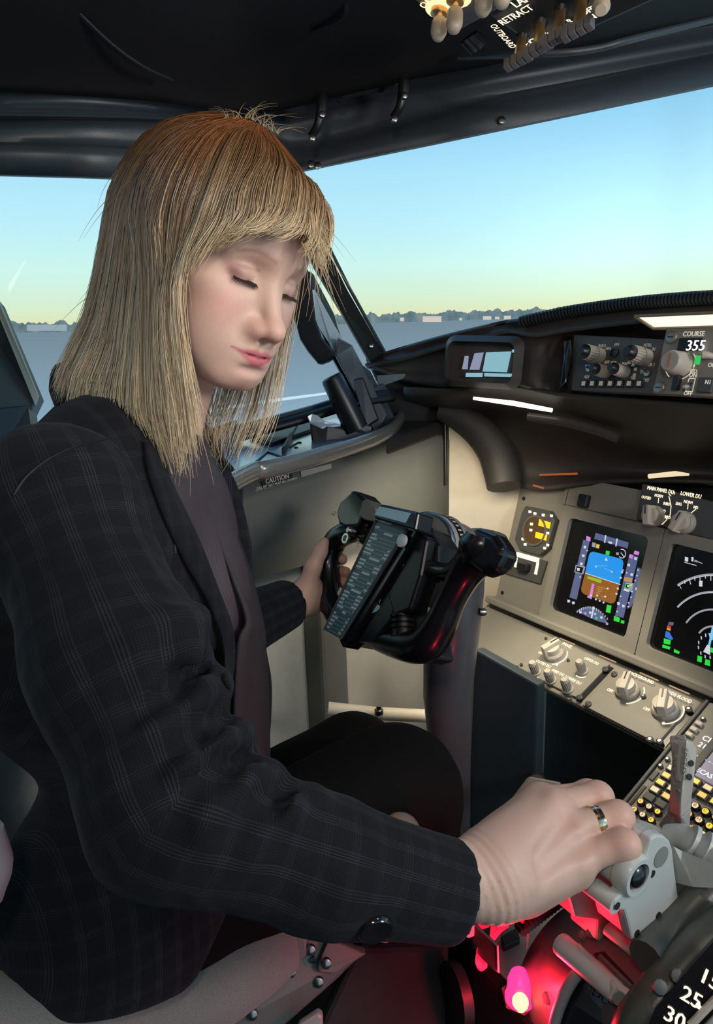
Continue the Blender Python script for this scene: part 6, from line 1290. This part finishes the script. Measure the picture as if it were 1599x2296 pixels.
# ------------------------------------------------------------------ clothes
def smooth_noise(p, f, s): return fbm(p, f, s)
def sleeve_attr(V, A, B):
    d = B-A; L = np.linalg.norm(d); d = d/L; n1 = nrm(np.cross(d, [0, 0, 1.])); n2 = np.cross(d, n1); q = V-A
    return np.c_[np.arctan2(q@n1, q@n2)*.055, q@d, np.zeros(len(V))]
def cloth_mat(name, base, line, gain=1.):
    m = bpy.data.materials.new(name); m.use_nodes = True; nt = m.node_tree; N = nt.nodes; L = nt.links; b = N['Principled BSDF']
    b.inputs['Roughness'].default_value = .88; b.inputs['Specular IOR Level'].default_value = .12; b.inputs['Sheen Weight'].default_value = .03
    at = N.new('ShaderNodeAttribute'); at.attribute_name = 'cloth'; sp = N.new('ShaderNodeSeparateXYZ'); L.new(at.outputs['Vector'], sp.inputs[0])
    def M(op, a, bb=None):
        n = N.new('ShaderNodeMath'); n.operation = op
        for i, x in enumerate((a, bb)):
            if x is None: continue
            if isinstance(x, (int, float)): n.inputs[i].default_value = x
            else: L.new(x, n.inputs[i])
        return n.outputs[0]
    def stripes(u, period, duty): return M('LESS_THAN', M('FRACT', M('DIVIDE', u, period)), duty)
    u, v = sp.outputs[0], sp.outputs[1]
    def group(u): return M('MULTIPLY', stripes(u, .023, .34), stripes(u, .0021, .40))
    fine = M('MULTIPLY', M('ADD', stripes(u, .0018, .5), stripes(v, .0018, .5)), .12)
    no = N.new('ShaderNodeTexNoise'); no.inputs['Scale'].default_value = 900; tc = N.new('ShaderNodeTexCoord'); L.new(tc.outputs['Object'], no.inputs['Vector'])
    n3 = N.new('ShaderNodeTexNoise'); n3.inputs['Scale'].default_value = 28; L.new(tc.outputs['Object'], n3.inputs['Vector'])
    k = M('ADD', M('ADD', M('MULTIPLY', group(u), .55), M('MULTIPLY', group(M('ADD', v, .011)), .28)), fine)
    k = M('MULTIPLY', k, M('ADD', no.outputs['Fac'], .35)); k = M('MULTIPLY', k, M('MULTIPLY', n3.outputs['Fac'], 1.7*gain))
    mx = N.new('ShaderNodeMix'); mx.data_type = 'RGBA'; L.new(k, mx.inputs[0]); mx.inputs[6].default_value = (*base, 1); mx.inputs[7].default_value = (*line, 1); L.new(mx.outputs[2], b.inputs['Base Color'])
    bp = N.new('ShaderNodeBump'); bp.inputs['Strength'].default_value = .35; bp.inputs['Distance'].default_value = .0012; L.new(no.outputs['Fac'], bp.inputs['Height']); L.new(bp.outputs[0], b.inputs['Normal'])
    return m
JKT = cloth_mat('blazer_check', (.0066, .0072, .0090), (.034, .036, .043))
# trunk of the blazer; the front is open in a long V down to the waist
HEM = c(300, 2190, .72)
Vopen = [(392, 1096), (440, 1203), (484, 1316), (519, 1413), (524, 1474), (519, 1560), (505, 1760), (760, 1760), (760, 980), (350, 980)]
def inpoly(px, py, poly):
    """signed distance (pixels) to the outline of the opening, negative inside"""
    poly = np.array(poly, float); d = np.full(len(px), 1e9); s = np.ones(len(px)); n = len(poly); j = n-1
    for i in range(n):
        e = poly[j]-poly[i]; wx, wy = px-poly[i, 0], py-poly[i, 1]; t = np.clip((wx*e[0]+wy*e[1])/(e@e), 0, 1)
        d = np.minimum(d, (wx-e[0]*t)**2+(wy-e[1]*t)**2)
        c1 = py >= poly[i, 1]; c2 = py < poly[j, 1]; c3 = e[0]*wy > e[1]*wx
        s = np.where((c1 & c2 & c3) | (~c1 & ~c2 & ~c3), -s, s); j = i
    return s*np.sqrt(d)
def trunk(p):
    d = smin(ell(p, c(310, 1275, .765), (.118, .19, .165)), ell(p, c(378, 1600, .785), (.112, .16, .145)), .06)
    d = smin(d, ell(p, c(300, 1980, .79), (.135, .145, .165)), .06)
    d = smin(d, ell(p, c(120, 1340, .78), (.09, .17, .14)), .06)
    d = smin(d, cap(p, c(270, 985, .775), SH_R+np.array([.03, .02, .02]), .062, .066), .05); d = smin(d, cap(p, c(300, 1000, .80), SH_L, .06, .066), .05)
    d = smin(d, ell(p, c(455, 1330, .72), (.055, .07, .05)), .04)
    return d
def blazer_body(p):
    d = trunk(p)+.0025*fbm(p, 38, 5)
    px, py = p[:, 0]/p[:, 2]*FPX+CX, p[:, 1]/p[:, 2]*FPX+CY
    cut = inpoly(px, py, Vopen)/FPX*p[:, 2]
    cut = np.where(p[:, 2] > .795, .2, cut)                               # only the near half of the front is folded back
    d = smax(d, -cut, .006)
    hem = (p-HEM)@nrm([.10, 1., -.15]); d = smax(d, hem, .008)
    fr = (p-c(535, 2010, .70))@nrm([1., .52, 0]); d = smax(d, fr, .01)
    d = smax(d, -(cap(p, neckA, neckB+np.array([-.01, -.03, 0]), .066, .074)), .012)
    return d
Vb, Fb = surface_nets(blazer_body, (-.56, -.14, .48), (.02, .60, 1.10), .0066); Vb = relax(Vb, Fb, 2)
def torso_attr(V): return np.c_[V[:, 0]*.8+V[:, 2]*.9, V[:, 1]+.25*V[:, 0], np.zeros(len(V))]
# near sleeve with its bunched folds
CUF = c(1022, 1999, .566)
def sleeve_r(p):
    d = cap(p, SH_R+np.array([.008, .01, 0]), c(270, 1490, .545), .064, .061); d = smin(d, cap(p, c(270, 1490, .545), EL_R, .061, .053), .03)
    d = smin(d, cap(p, EL_R, c(720, 1938, .528), .053, .0460), .035); d = smin(d, cap(p, c(720, 1938, .528), CUF, .0460, .0385), .02)
    d = smin(d, ell(p, c(120, 1130, .625), (.075, .07, .07)), .04)
    for pts, r in [([(438, 1392, .545), (380, 1398, .515), (300, 1440, .492)], .013), ([(480, 1540, .54), (440, 1560, .51), (350, 1650, .475), (280, 1720, .468)], .015), ([(526, 1652, .52), (480, 1680, .485), (400, 1740, .458), (300, 1790, .456)], .016),
                   ([(600, 1752, .51), (540, 1775, .478), (470, 1840, .455), (400, 1890, .455)], .014), ([(700, 1800, .515), (640, 1820, .488), (575, 1890, .474)], .012), ([(425, 1420, .53), (415, 1470, .51), (330, 1560, .483)], .010), ([(560, 1745, .49), (500, 1760, .468), (430, 1810, .452)], .009), ([(640, 1790, .495), (590, 1830, .475), (540, 1900, .466)], .009)]:
        q = [c(*s) for s in pts]
        for a, b in zip(q[:-1], q[1:]): d = smin(d, cap(p, a, b, r, r*.85), .013)
    for pts in [[(445, 1500, .535), (395, 1530, .497), (310, 1610, .468)], [(505, 1600, .52), (450, 1635, .48), (350, 1720, .447)], [(545, 1705, .505), (490, 1725, .464), (390, 1800, .438)], [(640, 1775, .50), (590, 1800, .468), (500, 1880, .445)]]:
        q = [c(*s) for s in pts]
        for a, b in zip(q[:-1], q[1:]): d = smax(d, -cap(p, a, b, .0060, .005), .016)
    ax = nrm(CUF-c(720, 1938, .528)); e = (p-CUF)@ax
    d = d+(.0030*fbm(p, 55, 9)*np.clip((p[:, 0]+.30)/.3, .3, 1)+.0012*fbm(p, 130, 4))*np.clip(-e/.09, .05, 1); d = smax(d, e, .004)
    inner = cap(p, c(720, 1938, .528), CUF+ax*.05, .036, .0305); d = smax(d, -np.where(e > -.03, inner, .1), .002)
    return d
Vsr, Fsr = surface_nets(sleeve_r, c(110, 1010, .62)+np.array([-.12, -.04, -.24]), (.150, .46, .74), .0036); Vsr = relax(Vsr, Fsr, 2, .4)
ua = sleeve_attr(Vsr, SH_R, EL_R); la = sleeve_attr(Vsr, EL_R, CUF); la[:, 1] += .26
wm = 1/(1+np.exp(-((Vsr-EL_R)@nrm(nrm(CUF-EL_R)+nrm(EL_R-SH_R)))/.012)); sa = np.where(wm[:, None] > .5, la, ua)
# far sleeve
CUL = lf(650, 1352, -.035)
def sleeve_l(p):
    d = cap(p, SH_L, EL_L, .060, .052); d = smin(d, cap(p, EL_L, CUL, .052, .0395), .03); d = d+.0018*fbm(p, 45, 2)
    ax = nrm(CUL-EL_L); e = (p-CUL)@ax; d = smax(d, e, .004); inner = cap(p, EL_L, CUL+ax*.05, .040, .028); return smax(d, -np.where(e > -.02, inner, .1), .002)
Vsl, Fsl = surface_nets(sleeve_l, SH_L-np.array([.08, .09, .10]), CUL+np.array([.06, .11, .12]), .006); Vsl = relax(Vsl, Fsl, 2)
Vs = [Vb, Vsr, Vsl]; off = np.cumsum([0]+[len(v) for v in Vs])
JV = np.vstack(Vs); JF = np.vstack([f+o for f, o in zip([Fb, Fsr, Fsl], off)])
jacket = mesh_np('blazer', toW(JV), JF, JKT, woman, attrs={'cloth': np.vstack([torso_attr(Vb), sa, sleeve_attr(Vsl, EL_L, CUL)])})
from mathutils.bvhtree import BVHTree
JB = BVHTree.FromPolygons([tuple(v) for v in toW(JV)], [tuple(f) for f in JF.tolist()])
def hitj(px, py, off=.002, dflt=.64):
    d = ray(px, py); L = np.linalg.norm(d); h = JB.ray_cast(Vector(CAM), Vector(d/L)); z = h[3]/L if h[0] is not None else dflt
    return P(px, py, min(z, .80)-off)
# collar and lapels
def cloth_sheet(name, grid, thick, mt, parent=woman):
    G = np.array(grid); mb = MB(); mb.sheet(G); o = mb.build(name, mt, parent, smooth=60, solid=thick)
    Vw = np.array([v.co[:] for v in o.data.vertices])+wloc(parent); o.data.attributes.new('cloth', 'FLOAT_VECTOR', 'POINT').data.foreach_set('vector', torso_attr((Vw-CAM)@R).ravel()); return o
edge_ = spline([(352, 985), (372, 1045), (400, 1108), (446, 1205), (490, 1318), (522, 1405), (528, 1470), (520, 1545)], 5)
fold_ = spline([(322, 985), (330, 1050), (350, 1110), (378, 1180), (420, 1270), (462, 1345), (490, 1420), (505, 1510)], 5)
g = []
for t in (0, .25, .5, .75, 1.): g.append([hitj(*(f+(e-f)*t), .004+.006*math.sin(math.pi*min(t+.15, 1))) if True else 0 for e, f in zip(edge_, fold_)])
zz = np.array([[((q-CAM)@R)[2] for q in r] for r in g]); 
for i in range(zz.shape[0]):                                              # keep the lapel a smooth sheet
    for _ in range(3): zz[i, 1:-1] = (zz[i, :-2]+zz[i, 1:-1]*2+zz[i, 2:])/4
for i in range(1, zz.shape[0]): zz[i] = np.minimum(zz[i], zz[i-1]+.012)
g = [[P(*(f+(e-f)*t), zz[i, j]) for j, (e, f) in enumerate(zip(edge_, fold_))] for i, t in enumerate((0, .25, .5, .75, 1.))]
LAPM = cloth_mat('lapel_check', (.0062, .0068, .0083), (.028, .030, .035), .8)
cloth_sheet('lapel', g, .003, LAPM)
e2 = [P(*q) for q in spline([(430, 1020, .80), (485, 1100, .785), (530, 1190, .775), (566, 1290, .775), (593, 1400, .78), (598, 1460, .785), (604, 1560, .79), (607, 1720, .79)], 5)]
f2 = [P(*q) for q in spline([(418, 1040, .735), (446, 1100, .715), (490, 1200, .695), (528, 1300, .69), (558, 1390, .695), (540, 1440, .69), (530, 1560, .70), (528, 1740, .71)], 5)]
LIN = mat('blazer_lining', (.022, .016, .018), .7, bump=.3, bscale=700, var=.25)
cloth_sheet('far_lapel', [[f+(e-f)*t for e, f in zip(e2, f2)] for t in (0, .3, .6, 1.)], .004, LIN)
mb = MB(); col_ = spline([(*P(138, 842, .86), .012), (*P(150, 880, .80), .018), (*P(200, 935, .745), .021), (*P(270, 970, .705), .021), (*P(330, 1000, .685), .017), (*P(360, 1045, .68), .010)], 6); mb.tube(col_[:, :3], col_[:, 3], 12, flat=1.3, up=(0, 0, 1)); cl_ = mb.build('collar', LAPM, woman, smooth=60)
cl_.data.attributes.new('cloth', 'FLOAT_VECTOR', 'POINT').data.foreach_set('vector', (np.array([v.co[:] for v in cl_.data.vertices])*1.).ravel())
# button on the near cuff, seams
bp_ = hitj(842, 2084, .001); hl = JB.ray_cast(Vector(CAM), Vector(nrm(ray(842, 2084)))); bn = np.array(hl[1]) if hl[1] is not None else R@[0, 0, -1]
if bn.dot(R@[0, 0, -1]) < 0: bn = -bn
mb = MB(); mb.lathe(bp_-bn*.002, bn, [(0, .0125), (.003, .0130), (.005, .0115), (.0045, .008), (.0035, .004)], 22); mb.build('button', mat('button_gloss', (.010, .009, .012), .12, coat=.6), woman, smooth=50)
def seamline(pts, r=.0011, name='seam'):
    q = [hitj(x, y, .0004) for x, y in spline(pts, 6)]; zs_ = np.array([((p-CAM)@R)[2] for p in q])
    if np.abs(np.diff(zs_)).max() > .03: return
    mb = MB(); mb.tube(q, r, 5); mb.build(name, RUBBER, woman)
seamline([(32, 1110), (60, 1070), (110, 1030), (175, 1000), (240, 985)]); seamline([(388, 1140), (390, 1190), (394, 1240)])
seamline([(352, 2180), (368, 2080), (378, 1940)])
# pocket flap
g = [[hitj(x, y, .003) for x, y in r] for r in ([(198, 1770), (240, 1782), (285, 1797)], [(196, 1790), (240, 1804), (285, 1818)])]; 
# blouse
def blouse(p):
    d = smin(trunk(p)+.011, cap(p, neckA+(neckB-neckA)*.72, neckB, .046, .062), .02)+.0015*fbm(p, 60, 3); d = smax(d, (p-c(450, 1800, .75))@nrm([0, 1., 0]), .01); d = smax(d, -cap(p, neckA, neckA+(neckB-neckA)*.62, .047, .047), .01); return d
Vbl, Fbl = surface_nets(blouse, (-.36, -.10, .52), (.02, .46, 1.05), .009); Vbl = relax(Vbl, Fbl, 2)
mesh_np('blouse', toW(Vbl), Fbl, mat('blouse_plum', (.040, .026, .030), .6, bump=.3, bscale=500, var=.2), woman)
# trousers
def trousers(p):
    d = ell(p, c(310, 1985, .82), (.115, .11, .13)); d = smin(d, cap(p, c(440, 2003, .782), c(880, 1778, .895), .080, .084), .05)
    d = smin(d, cap(p, c(360, 1960, .96), c(790, 1722, 1.11), .086, .082), .04); d = d
    d = smin(d, cap(p, KN_R, AN_R, .070, .052), .03); d = smin(d, cap(p, KN_L, AN_L, .070, .052), .03)
    return d+.0022*fbm(p, 42, 8)
Vt, Ft = surface_nets(trousers, (-.46, .18, .52), (.26, 1.05, 1.62), .0095); Vt = relax(Vt, Ft, 2)
mesh_np('trousers', toW(Vt), Ft, mat('trouser_black', (.0042, .0038, .0034), .85, bump=.3, bscale=900, var=.15, spec=.15), woman)

for A_ in (AN_R, AN_L):
    base_w = toW(A_)
    def shoe(p, o=A_):
        q = (toW(p)-toW(o)); d = smin(ell(q, (0, .02, -.025), (.042, .075, .040)), ell(q, (0, .11, -.040), (.045, .085, .026)), .04); return smax(d, -(q[:, 2]+.062), .006)
    Vh, Fh_ = surface_nets(shoe, A_-.24, A_+.24, .010); mesh_np('shoe', toW(relax(Vh, Fh_, 2)), Fh_, GLOSSB, woman)
# ------------------------------------------------------------------ hair: strands laid along guide curves over a solid cap
ZH = 0.0
fam = {
 'near': [[(528, 262, .735), (450, 254, .74), (365, 272, .745), (295, 335, .755), (246, 430, .765), (222, 580, .77), (192, 715, .765), (142, 825, .755), (122, 880, .745)],
          [(530, 263, .725), (450, 262, .72), (372, 285, .72), (308, 350, .725), (266, 445, .735), (243, 600, .74), (213, 740, .735), (168, 840, .725), (155, 915, .715)],
          [(534, 264, .715), (458, 272, .70), (388, 305, .69), (334, 370, .692), (298, 470, .70), (274, 640, .70), (256, 790, .695), (225, 890, .69), (235, 960, .68)],
          [(540, 266, .71), (472, 280, .685), (412, 320, .67), (362, 390, .668), (330, 490, .675), (308, 680, .67), (300, 820, .665), (298, 925, .66), (325, 1000, .65)],
          [(548, 268, .705), (490, 288, .675), (440, 330, .655), (394, 410, .648), (364, 510, .652), (345, 700, .65), (346, 850, .65), (358, 960, .645), (392, 1062, .635)],
          [(556, 272, .70), (508, 298, .67), (466, 345, .648), (425, 425, .638), (396, 520, .640), (368, 690, .638), (380, 830, .638), (398, 940, .637), (412, 1060, .632)],
          [(566, 276, .70), (528, 305, .67), (492, 352, .645), (452, 430, .632), (420, 520, .632), (392, 650, .630), (406, 800, .632), (424, 900, .635), (445, 985, .637)]],
 'fringe': [[(566, 276, .70), (530, 305, .67), (495, 355, .645), (455, 440, .630), (426, 510, .628), (400, 585, .628), (392, 655, .632)],
            [(574, 279, .70), (552, 310, .668), (530, 360, .642), (498, 440, .622), (468, 510, .616), (444, 556, .618), (420, 605, .625)],
            [(584, 284, .70), (580, 320, .668), (572, 372, .642), (552, 445, .618), (530, 492, .610), (498, 532, .612), (466, 562, .618)],
            [(594, 290, .702), (608, 330, .67), (618, 385, .645), (614, 450, .620), (600, 488, .608), (570, 514, .606), (532, 526, .608)],
            [(604, 297, .706), (636, 342, .678), (664, 400, .652), (676, 460, .632), (672, 494, .618), (654, 513, .612), (622, 524, .610)],
            [(612, 305, .712), (652, 355, .69), (688, 415, .672), (708, 475, .656), (713, 520, .646), (708, 550, .642), (698, 575, .642)],
            [(616, 312, .718), (658, 366, .702), (694, 425, .69), (716, 485, .68), (725, 540, .676), (724, 580, .676), (714, 622, .678)]],
 'far': [[(600, 300, .725), (650, 370, .735), (685, 460, .745), (690, 560, .75), (668, 700, .755), (640, 820, .75), (618, 930, .745), (562, 1050, .735)],
         [(580, 285, .735), (625, 380, .765), (648, 480, .775), (645, 620, .775), (618, 760, .77), (594, 880, .765), (562, 985, .755), (524, 1062, .745)],
         [(560, 275, .745), (575, 380, .785), (585, 480, .795), (580, 640, .795), (548, 790, .79), (514, 900, .785), (488, 965, .775), (494, 1045, .755)],
         [(540, 265, .75), (505, 400, .80), (495, 520, .805), (485, 680, .805), (464, 840, .795), (450, 930, .785), (455, 1000, .77), (478, 1035, .76)]],
 'back': [[(528, 262, .735), (450, 254, .74), (365, 272, .745), (295, 335, .755), (246, 430, .765), (222, 580, .77), (192, 715, .765), (142, 825, .755), (122, 880, .745)],
          [(528, 262, .74), (440, 258, .76), (350, 290, .78), (290, 360, .79), (258, 450, .80), (240, 600, .805), (215, 740, .80), (180, 840, .79), (165, 890, .78)],
          [(530, 262, .745), (450, 268, .775), (370, 310, .81), (325, 390, .825), (305, 480, .83), (298, 620, .835), (290, 780, .83), (280, 860, .82), (280, 890, .81)],
          [(535, 264, .75), (490, 285, .785), (450, 330, .81), (425, 400, .825), (415, 500, .835), (410, 650, .835), (400, 800, .825), (395, 870, .815), (400, 910, .805)]]}
NSEG = 16
def gtab(name):
    G = np.array([spline(PP(g), 8) for g in fam[name]]); t = np.linspace(0, G.shape[1]-1, NSEG+1); i = np.minimum(t.astype(int), G.shape[1]-2); f_ = (t-i)[None, :, None]
    return G[:, i]*(1-f_)+G[:, i+1]*f_
TAB = {k: gtab(k) for k in fam}; HC = h2w((0, -.01, .0))
def at_u(T, u):
    s = u*(len(T)-1); i = np.minimum(s.astype(int), len(T)-2); f_ = (s-i)[:, None, None]; p0 = T[np.maximum(i-1, 0)]; p1 = T[i]; p2 = T[i+1]; p3 = T[np.minimum(i+2, len(T)-1)]
    return .5*(2*p1+(p2-p0)*f_+(2*p0-5*p1+4*p2-p3)*f_**2+(-p0+3*p1-3*p2+p3)*f_**3)
allV, allF, allC = [], [], []; nv = 0
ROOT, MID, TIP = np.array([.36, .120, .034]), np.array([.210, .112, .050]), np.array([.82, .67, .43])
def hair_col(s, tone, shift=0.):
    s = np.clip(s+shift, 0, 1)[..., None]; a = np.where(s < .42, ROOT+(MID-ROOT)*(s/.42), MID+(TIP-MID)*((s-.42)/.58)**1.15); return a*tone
EC = [((0, -.008, .035), (.073, .094, .082)), ((0, .060, .050), (.052, .036, .045)), ((0, .030, -.030), (.057, .060, .084)), ((0, .0, .0), (.078, .035, .035))]
def clear_head(Q, gap=1.0):
    sh = Q.shape; p = ((Q.reshape(-1, 3)-CAM)@R-HO)@HB/HS
    for ctr_, r_ in EC:                                                    # keep every strand outside the skull
        q = p-np.array(ctr_); rr = np.array(r_)+.017*gap; k = np.linalg.norm(q/rr, axis=1); f = np.where(k < 1, 1/(k+1e-6), 1); f = np.minimum(f, 1.6); p = np.array(ctr_)+q*f[:, None]
    return (CAM+(HO+(p@HB.T)*HS)@R.T).reshape(sh)
def strands(name, n, thick, rad, jit, shift=0., tipvar=.12, sparse=1.):
    global nv
    r = np.random.default_rng(abs(hash(name)) % 1000 if False else sum(map(ord, name)))
    u = r.random(n); Q = at_u(TAB[name], u); s = np.linspace(0, 1, NSEG+1)[None, :]
    dep = r.random(n)**1.5*thick; Q = clear_head(Q)
    inward = HC-Q; inward /= np.linalg.norm(inward, axis=2)[..., None]+1e-9
    Q = Q+inward*(dep[:, None]*np.clip(s*3, .25, 1))[..., None]
    # locks: neighbouring strands share a wander, each adds a little of its own
    for f_, amp in ((18, .0035), (47, .0022), (120, .0012)):
        ph = np.random.default_rng(f_).uniform(0, 6.28, (3,)); 
        for k in range(3): Q[:, :, k] += amp*np.sin(u[:, None]*f_*(1+.13*k)*2+ph[k]+s*3.0*(1+k*.4))*s**1.3
    Q = Q+r.normal(size=(n, 1, 3))*jit*(s**1.5)[..., None]+r.normal(size=(n, 1, 3))*.0006
    ln = 1-r.random(n)*tipvar; idx = ln[:, None]*s*NSEG; i = np.minimum(idx.astype(int), NSEG-1); f_ = (idx-i)[..., None]; rows = np.arange(n)[:, None]
    Q = Q[rows, i]*(1-f_)+Q[rows, i+1]*f_
    T = np.gradient(Q, axis=1); T /= np.linalg.norm(T, axis=2)[..., None]+1e-9
    view = np.broadcast_to(nrm(R@[.3, .2, -1]), T.shape); A = np.cross(T, view); A /= np.linalg.norm(A, axis=2)[..., None]+1e-9; B = np.cross(T, A)
    w_ = rad*(.7+.6*r.random((n, 1)))*(1-.75*s**4); ring = []
    for k in range(3):
        a = 2*math.pi*k/3; ring.append(Q+(A*math.cos(a)+B*math.sin(a))*w_[..., None])
    Vv = np.stack(ring, 2).reshape(-1, 3); base = np.arange(n)[:, None, None]*(NSEG+1)*3+np.arange(NSEG)[None, :, None]*3
    k = np.arange(3)[None, None, :]; k1 = (k+1) % 3
    Ff = np.stack([base+k, base+k1, base+3+k1, base+3+k], -1).reshape(-1, 4)
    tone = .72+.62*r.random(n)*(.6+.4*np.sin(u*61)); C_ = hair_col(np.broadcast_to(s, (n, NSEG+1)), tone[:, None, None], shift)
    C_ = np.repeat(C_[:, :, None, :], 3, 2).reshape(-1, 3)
    allV.append(Vv); allF.append(Ff+nv); allC.append(C_); nv += len(Vv)
strands('near', 5400, .012, .00050, .0036, 0., .28)
strands('fringe', 1700, .007, .00045, .0024, .04, .26)
strands('far', 330, .016, .00046, .0060, .08, .20)
strands('back', 1500, .018, .00060, .0040)
def scalp(name, u0, u1, inset, nu=40, upto=NSEG):
    global nv
    Q = clear_head(at_u(TAB[name], np.linspace(u0, u1, nu))[:, :upto+1]); inward = HC-Q; inward /= np.linalg.norm(inward, axis=2)[..., None]
    s = np.linspace(0, 1, NSEG+1)[None, :upto+1]; Q = Q+inward*inset; m_ = Q.shape[1]
    f_ = [(i*m_+j, i*m_+j+1, (i+1)*m_+j+1, (i+1)*m_+j) for i in range(nu-1) for j in range(m_-1)]
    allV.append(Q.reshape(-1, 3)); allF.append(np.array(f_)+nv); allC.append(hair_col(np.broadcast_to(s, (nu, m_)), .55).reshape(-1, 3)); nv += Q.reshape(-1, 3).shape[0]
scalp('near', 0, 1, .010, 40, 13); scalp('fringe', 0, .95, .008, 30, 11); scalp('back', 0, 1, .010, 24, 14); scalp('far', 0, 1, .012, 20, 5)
# stray hairs round the crown and the outline
r = np.random.default_rng(5); ctr = 0
def stray(p0, d, L, curl):
    global nv
    n = 9; t = np.linspace(0, 1, n)[:, None]; p0 = np.array(p0); q = p0+d*L*t+curl*L*t**2; mb = MB(); mb.tube(q, list(.00042*(1-.8*t[:, 0])), 3); v = np.vstack(mb.v)
    fq = np.array([f for f in mb.f if len(f) == 4]); allV.append(v); allF.append(fq+nv); allC.append(np.tile(np.array([.50, .38, .22]), (len(v), 1))); nv += len(v)
for k in range(46):
    x = 500+r.random()*130; y = 262+max(0, (x-560))*.55; stray(P(x, y+4, .70), R@nrm([r.normal()*.5+.15, -1, r.normal()*.3]), .012+.022*r.random(), R@np.array([r.normal()*.6, .5, 0]))
for k in range(60):
    t = r.random(); q = at_u(TAB['near'], np.array([r.random()*.25]))[0][int(4+t*11)]; stray(q, R@nrm([-.8+.3*r.normal(), .9, .2*r.normal()]), .02+.03*r.random(), R@np.array([.2*r.normal()+.2, .4, 0]))
for k in range(46):
    q = at_u(TAB['fringe'], np.array([.75+.25*r.random()]))[0][int(8+r.random()*8)]; stray(q, R@nrm([.45+.25*r.normal(), .9, .2*r.normal()]), .015+.03*r.random(), R@np.array([-.1+.25*r.normal(), .5, 0]))
for k in range(36):
    q = at_u(TAB['near'], np.array([.82+.18*r.random()]))[0][int(9+r.random()*6)]; stray(q, R@nrm([.3+.2*r.normal(), 1., -.1]), .03+.04*r.random(), R@np.array([-.2*r.random(), .3, 0]))
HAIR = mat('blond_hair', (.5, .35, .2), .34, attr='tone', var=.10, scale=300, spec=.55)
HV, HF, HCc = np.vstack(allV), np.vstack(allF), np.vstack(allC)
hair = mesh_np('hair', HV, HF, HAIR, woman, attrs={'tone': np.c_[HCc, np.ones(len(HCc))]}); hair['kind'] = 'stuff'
# flat print and fine marks stay joined, one part each
for o in bpy.data.objects:
    if o.type == 'MESH' and o.parent is not None and o.name.split('.')[0] in ('legend', 'lettering', 'screen_picture', 'screen_text', 'markings', 'checklist_print', 'numerals', 'scale_figures', 'grip_marks', 'digits', 'eyelashes', 'knurl', 'edge_beading', 'tray_groove', 'scale_band', 'emblem_text'): o['kind'] = 'stuff'
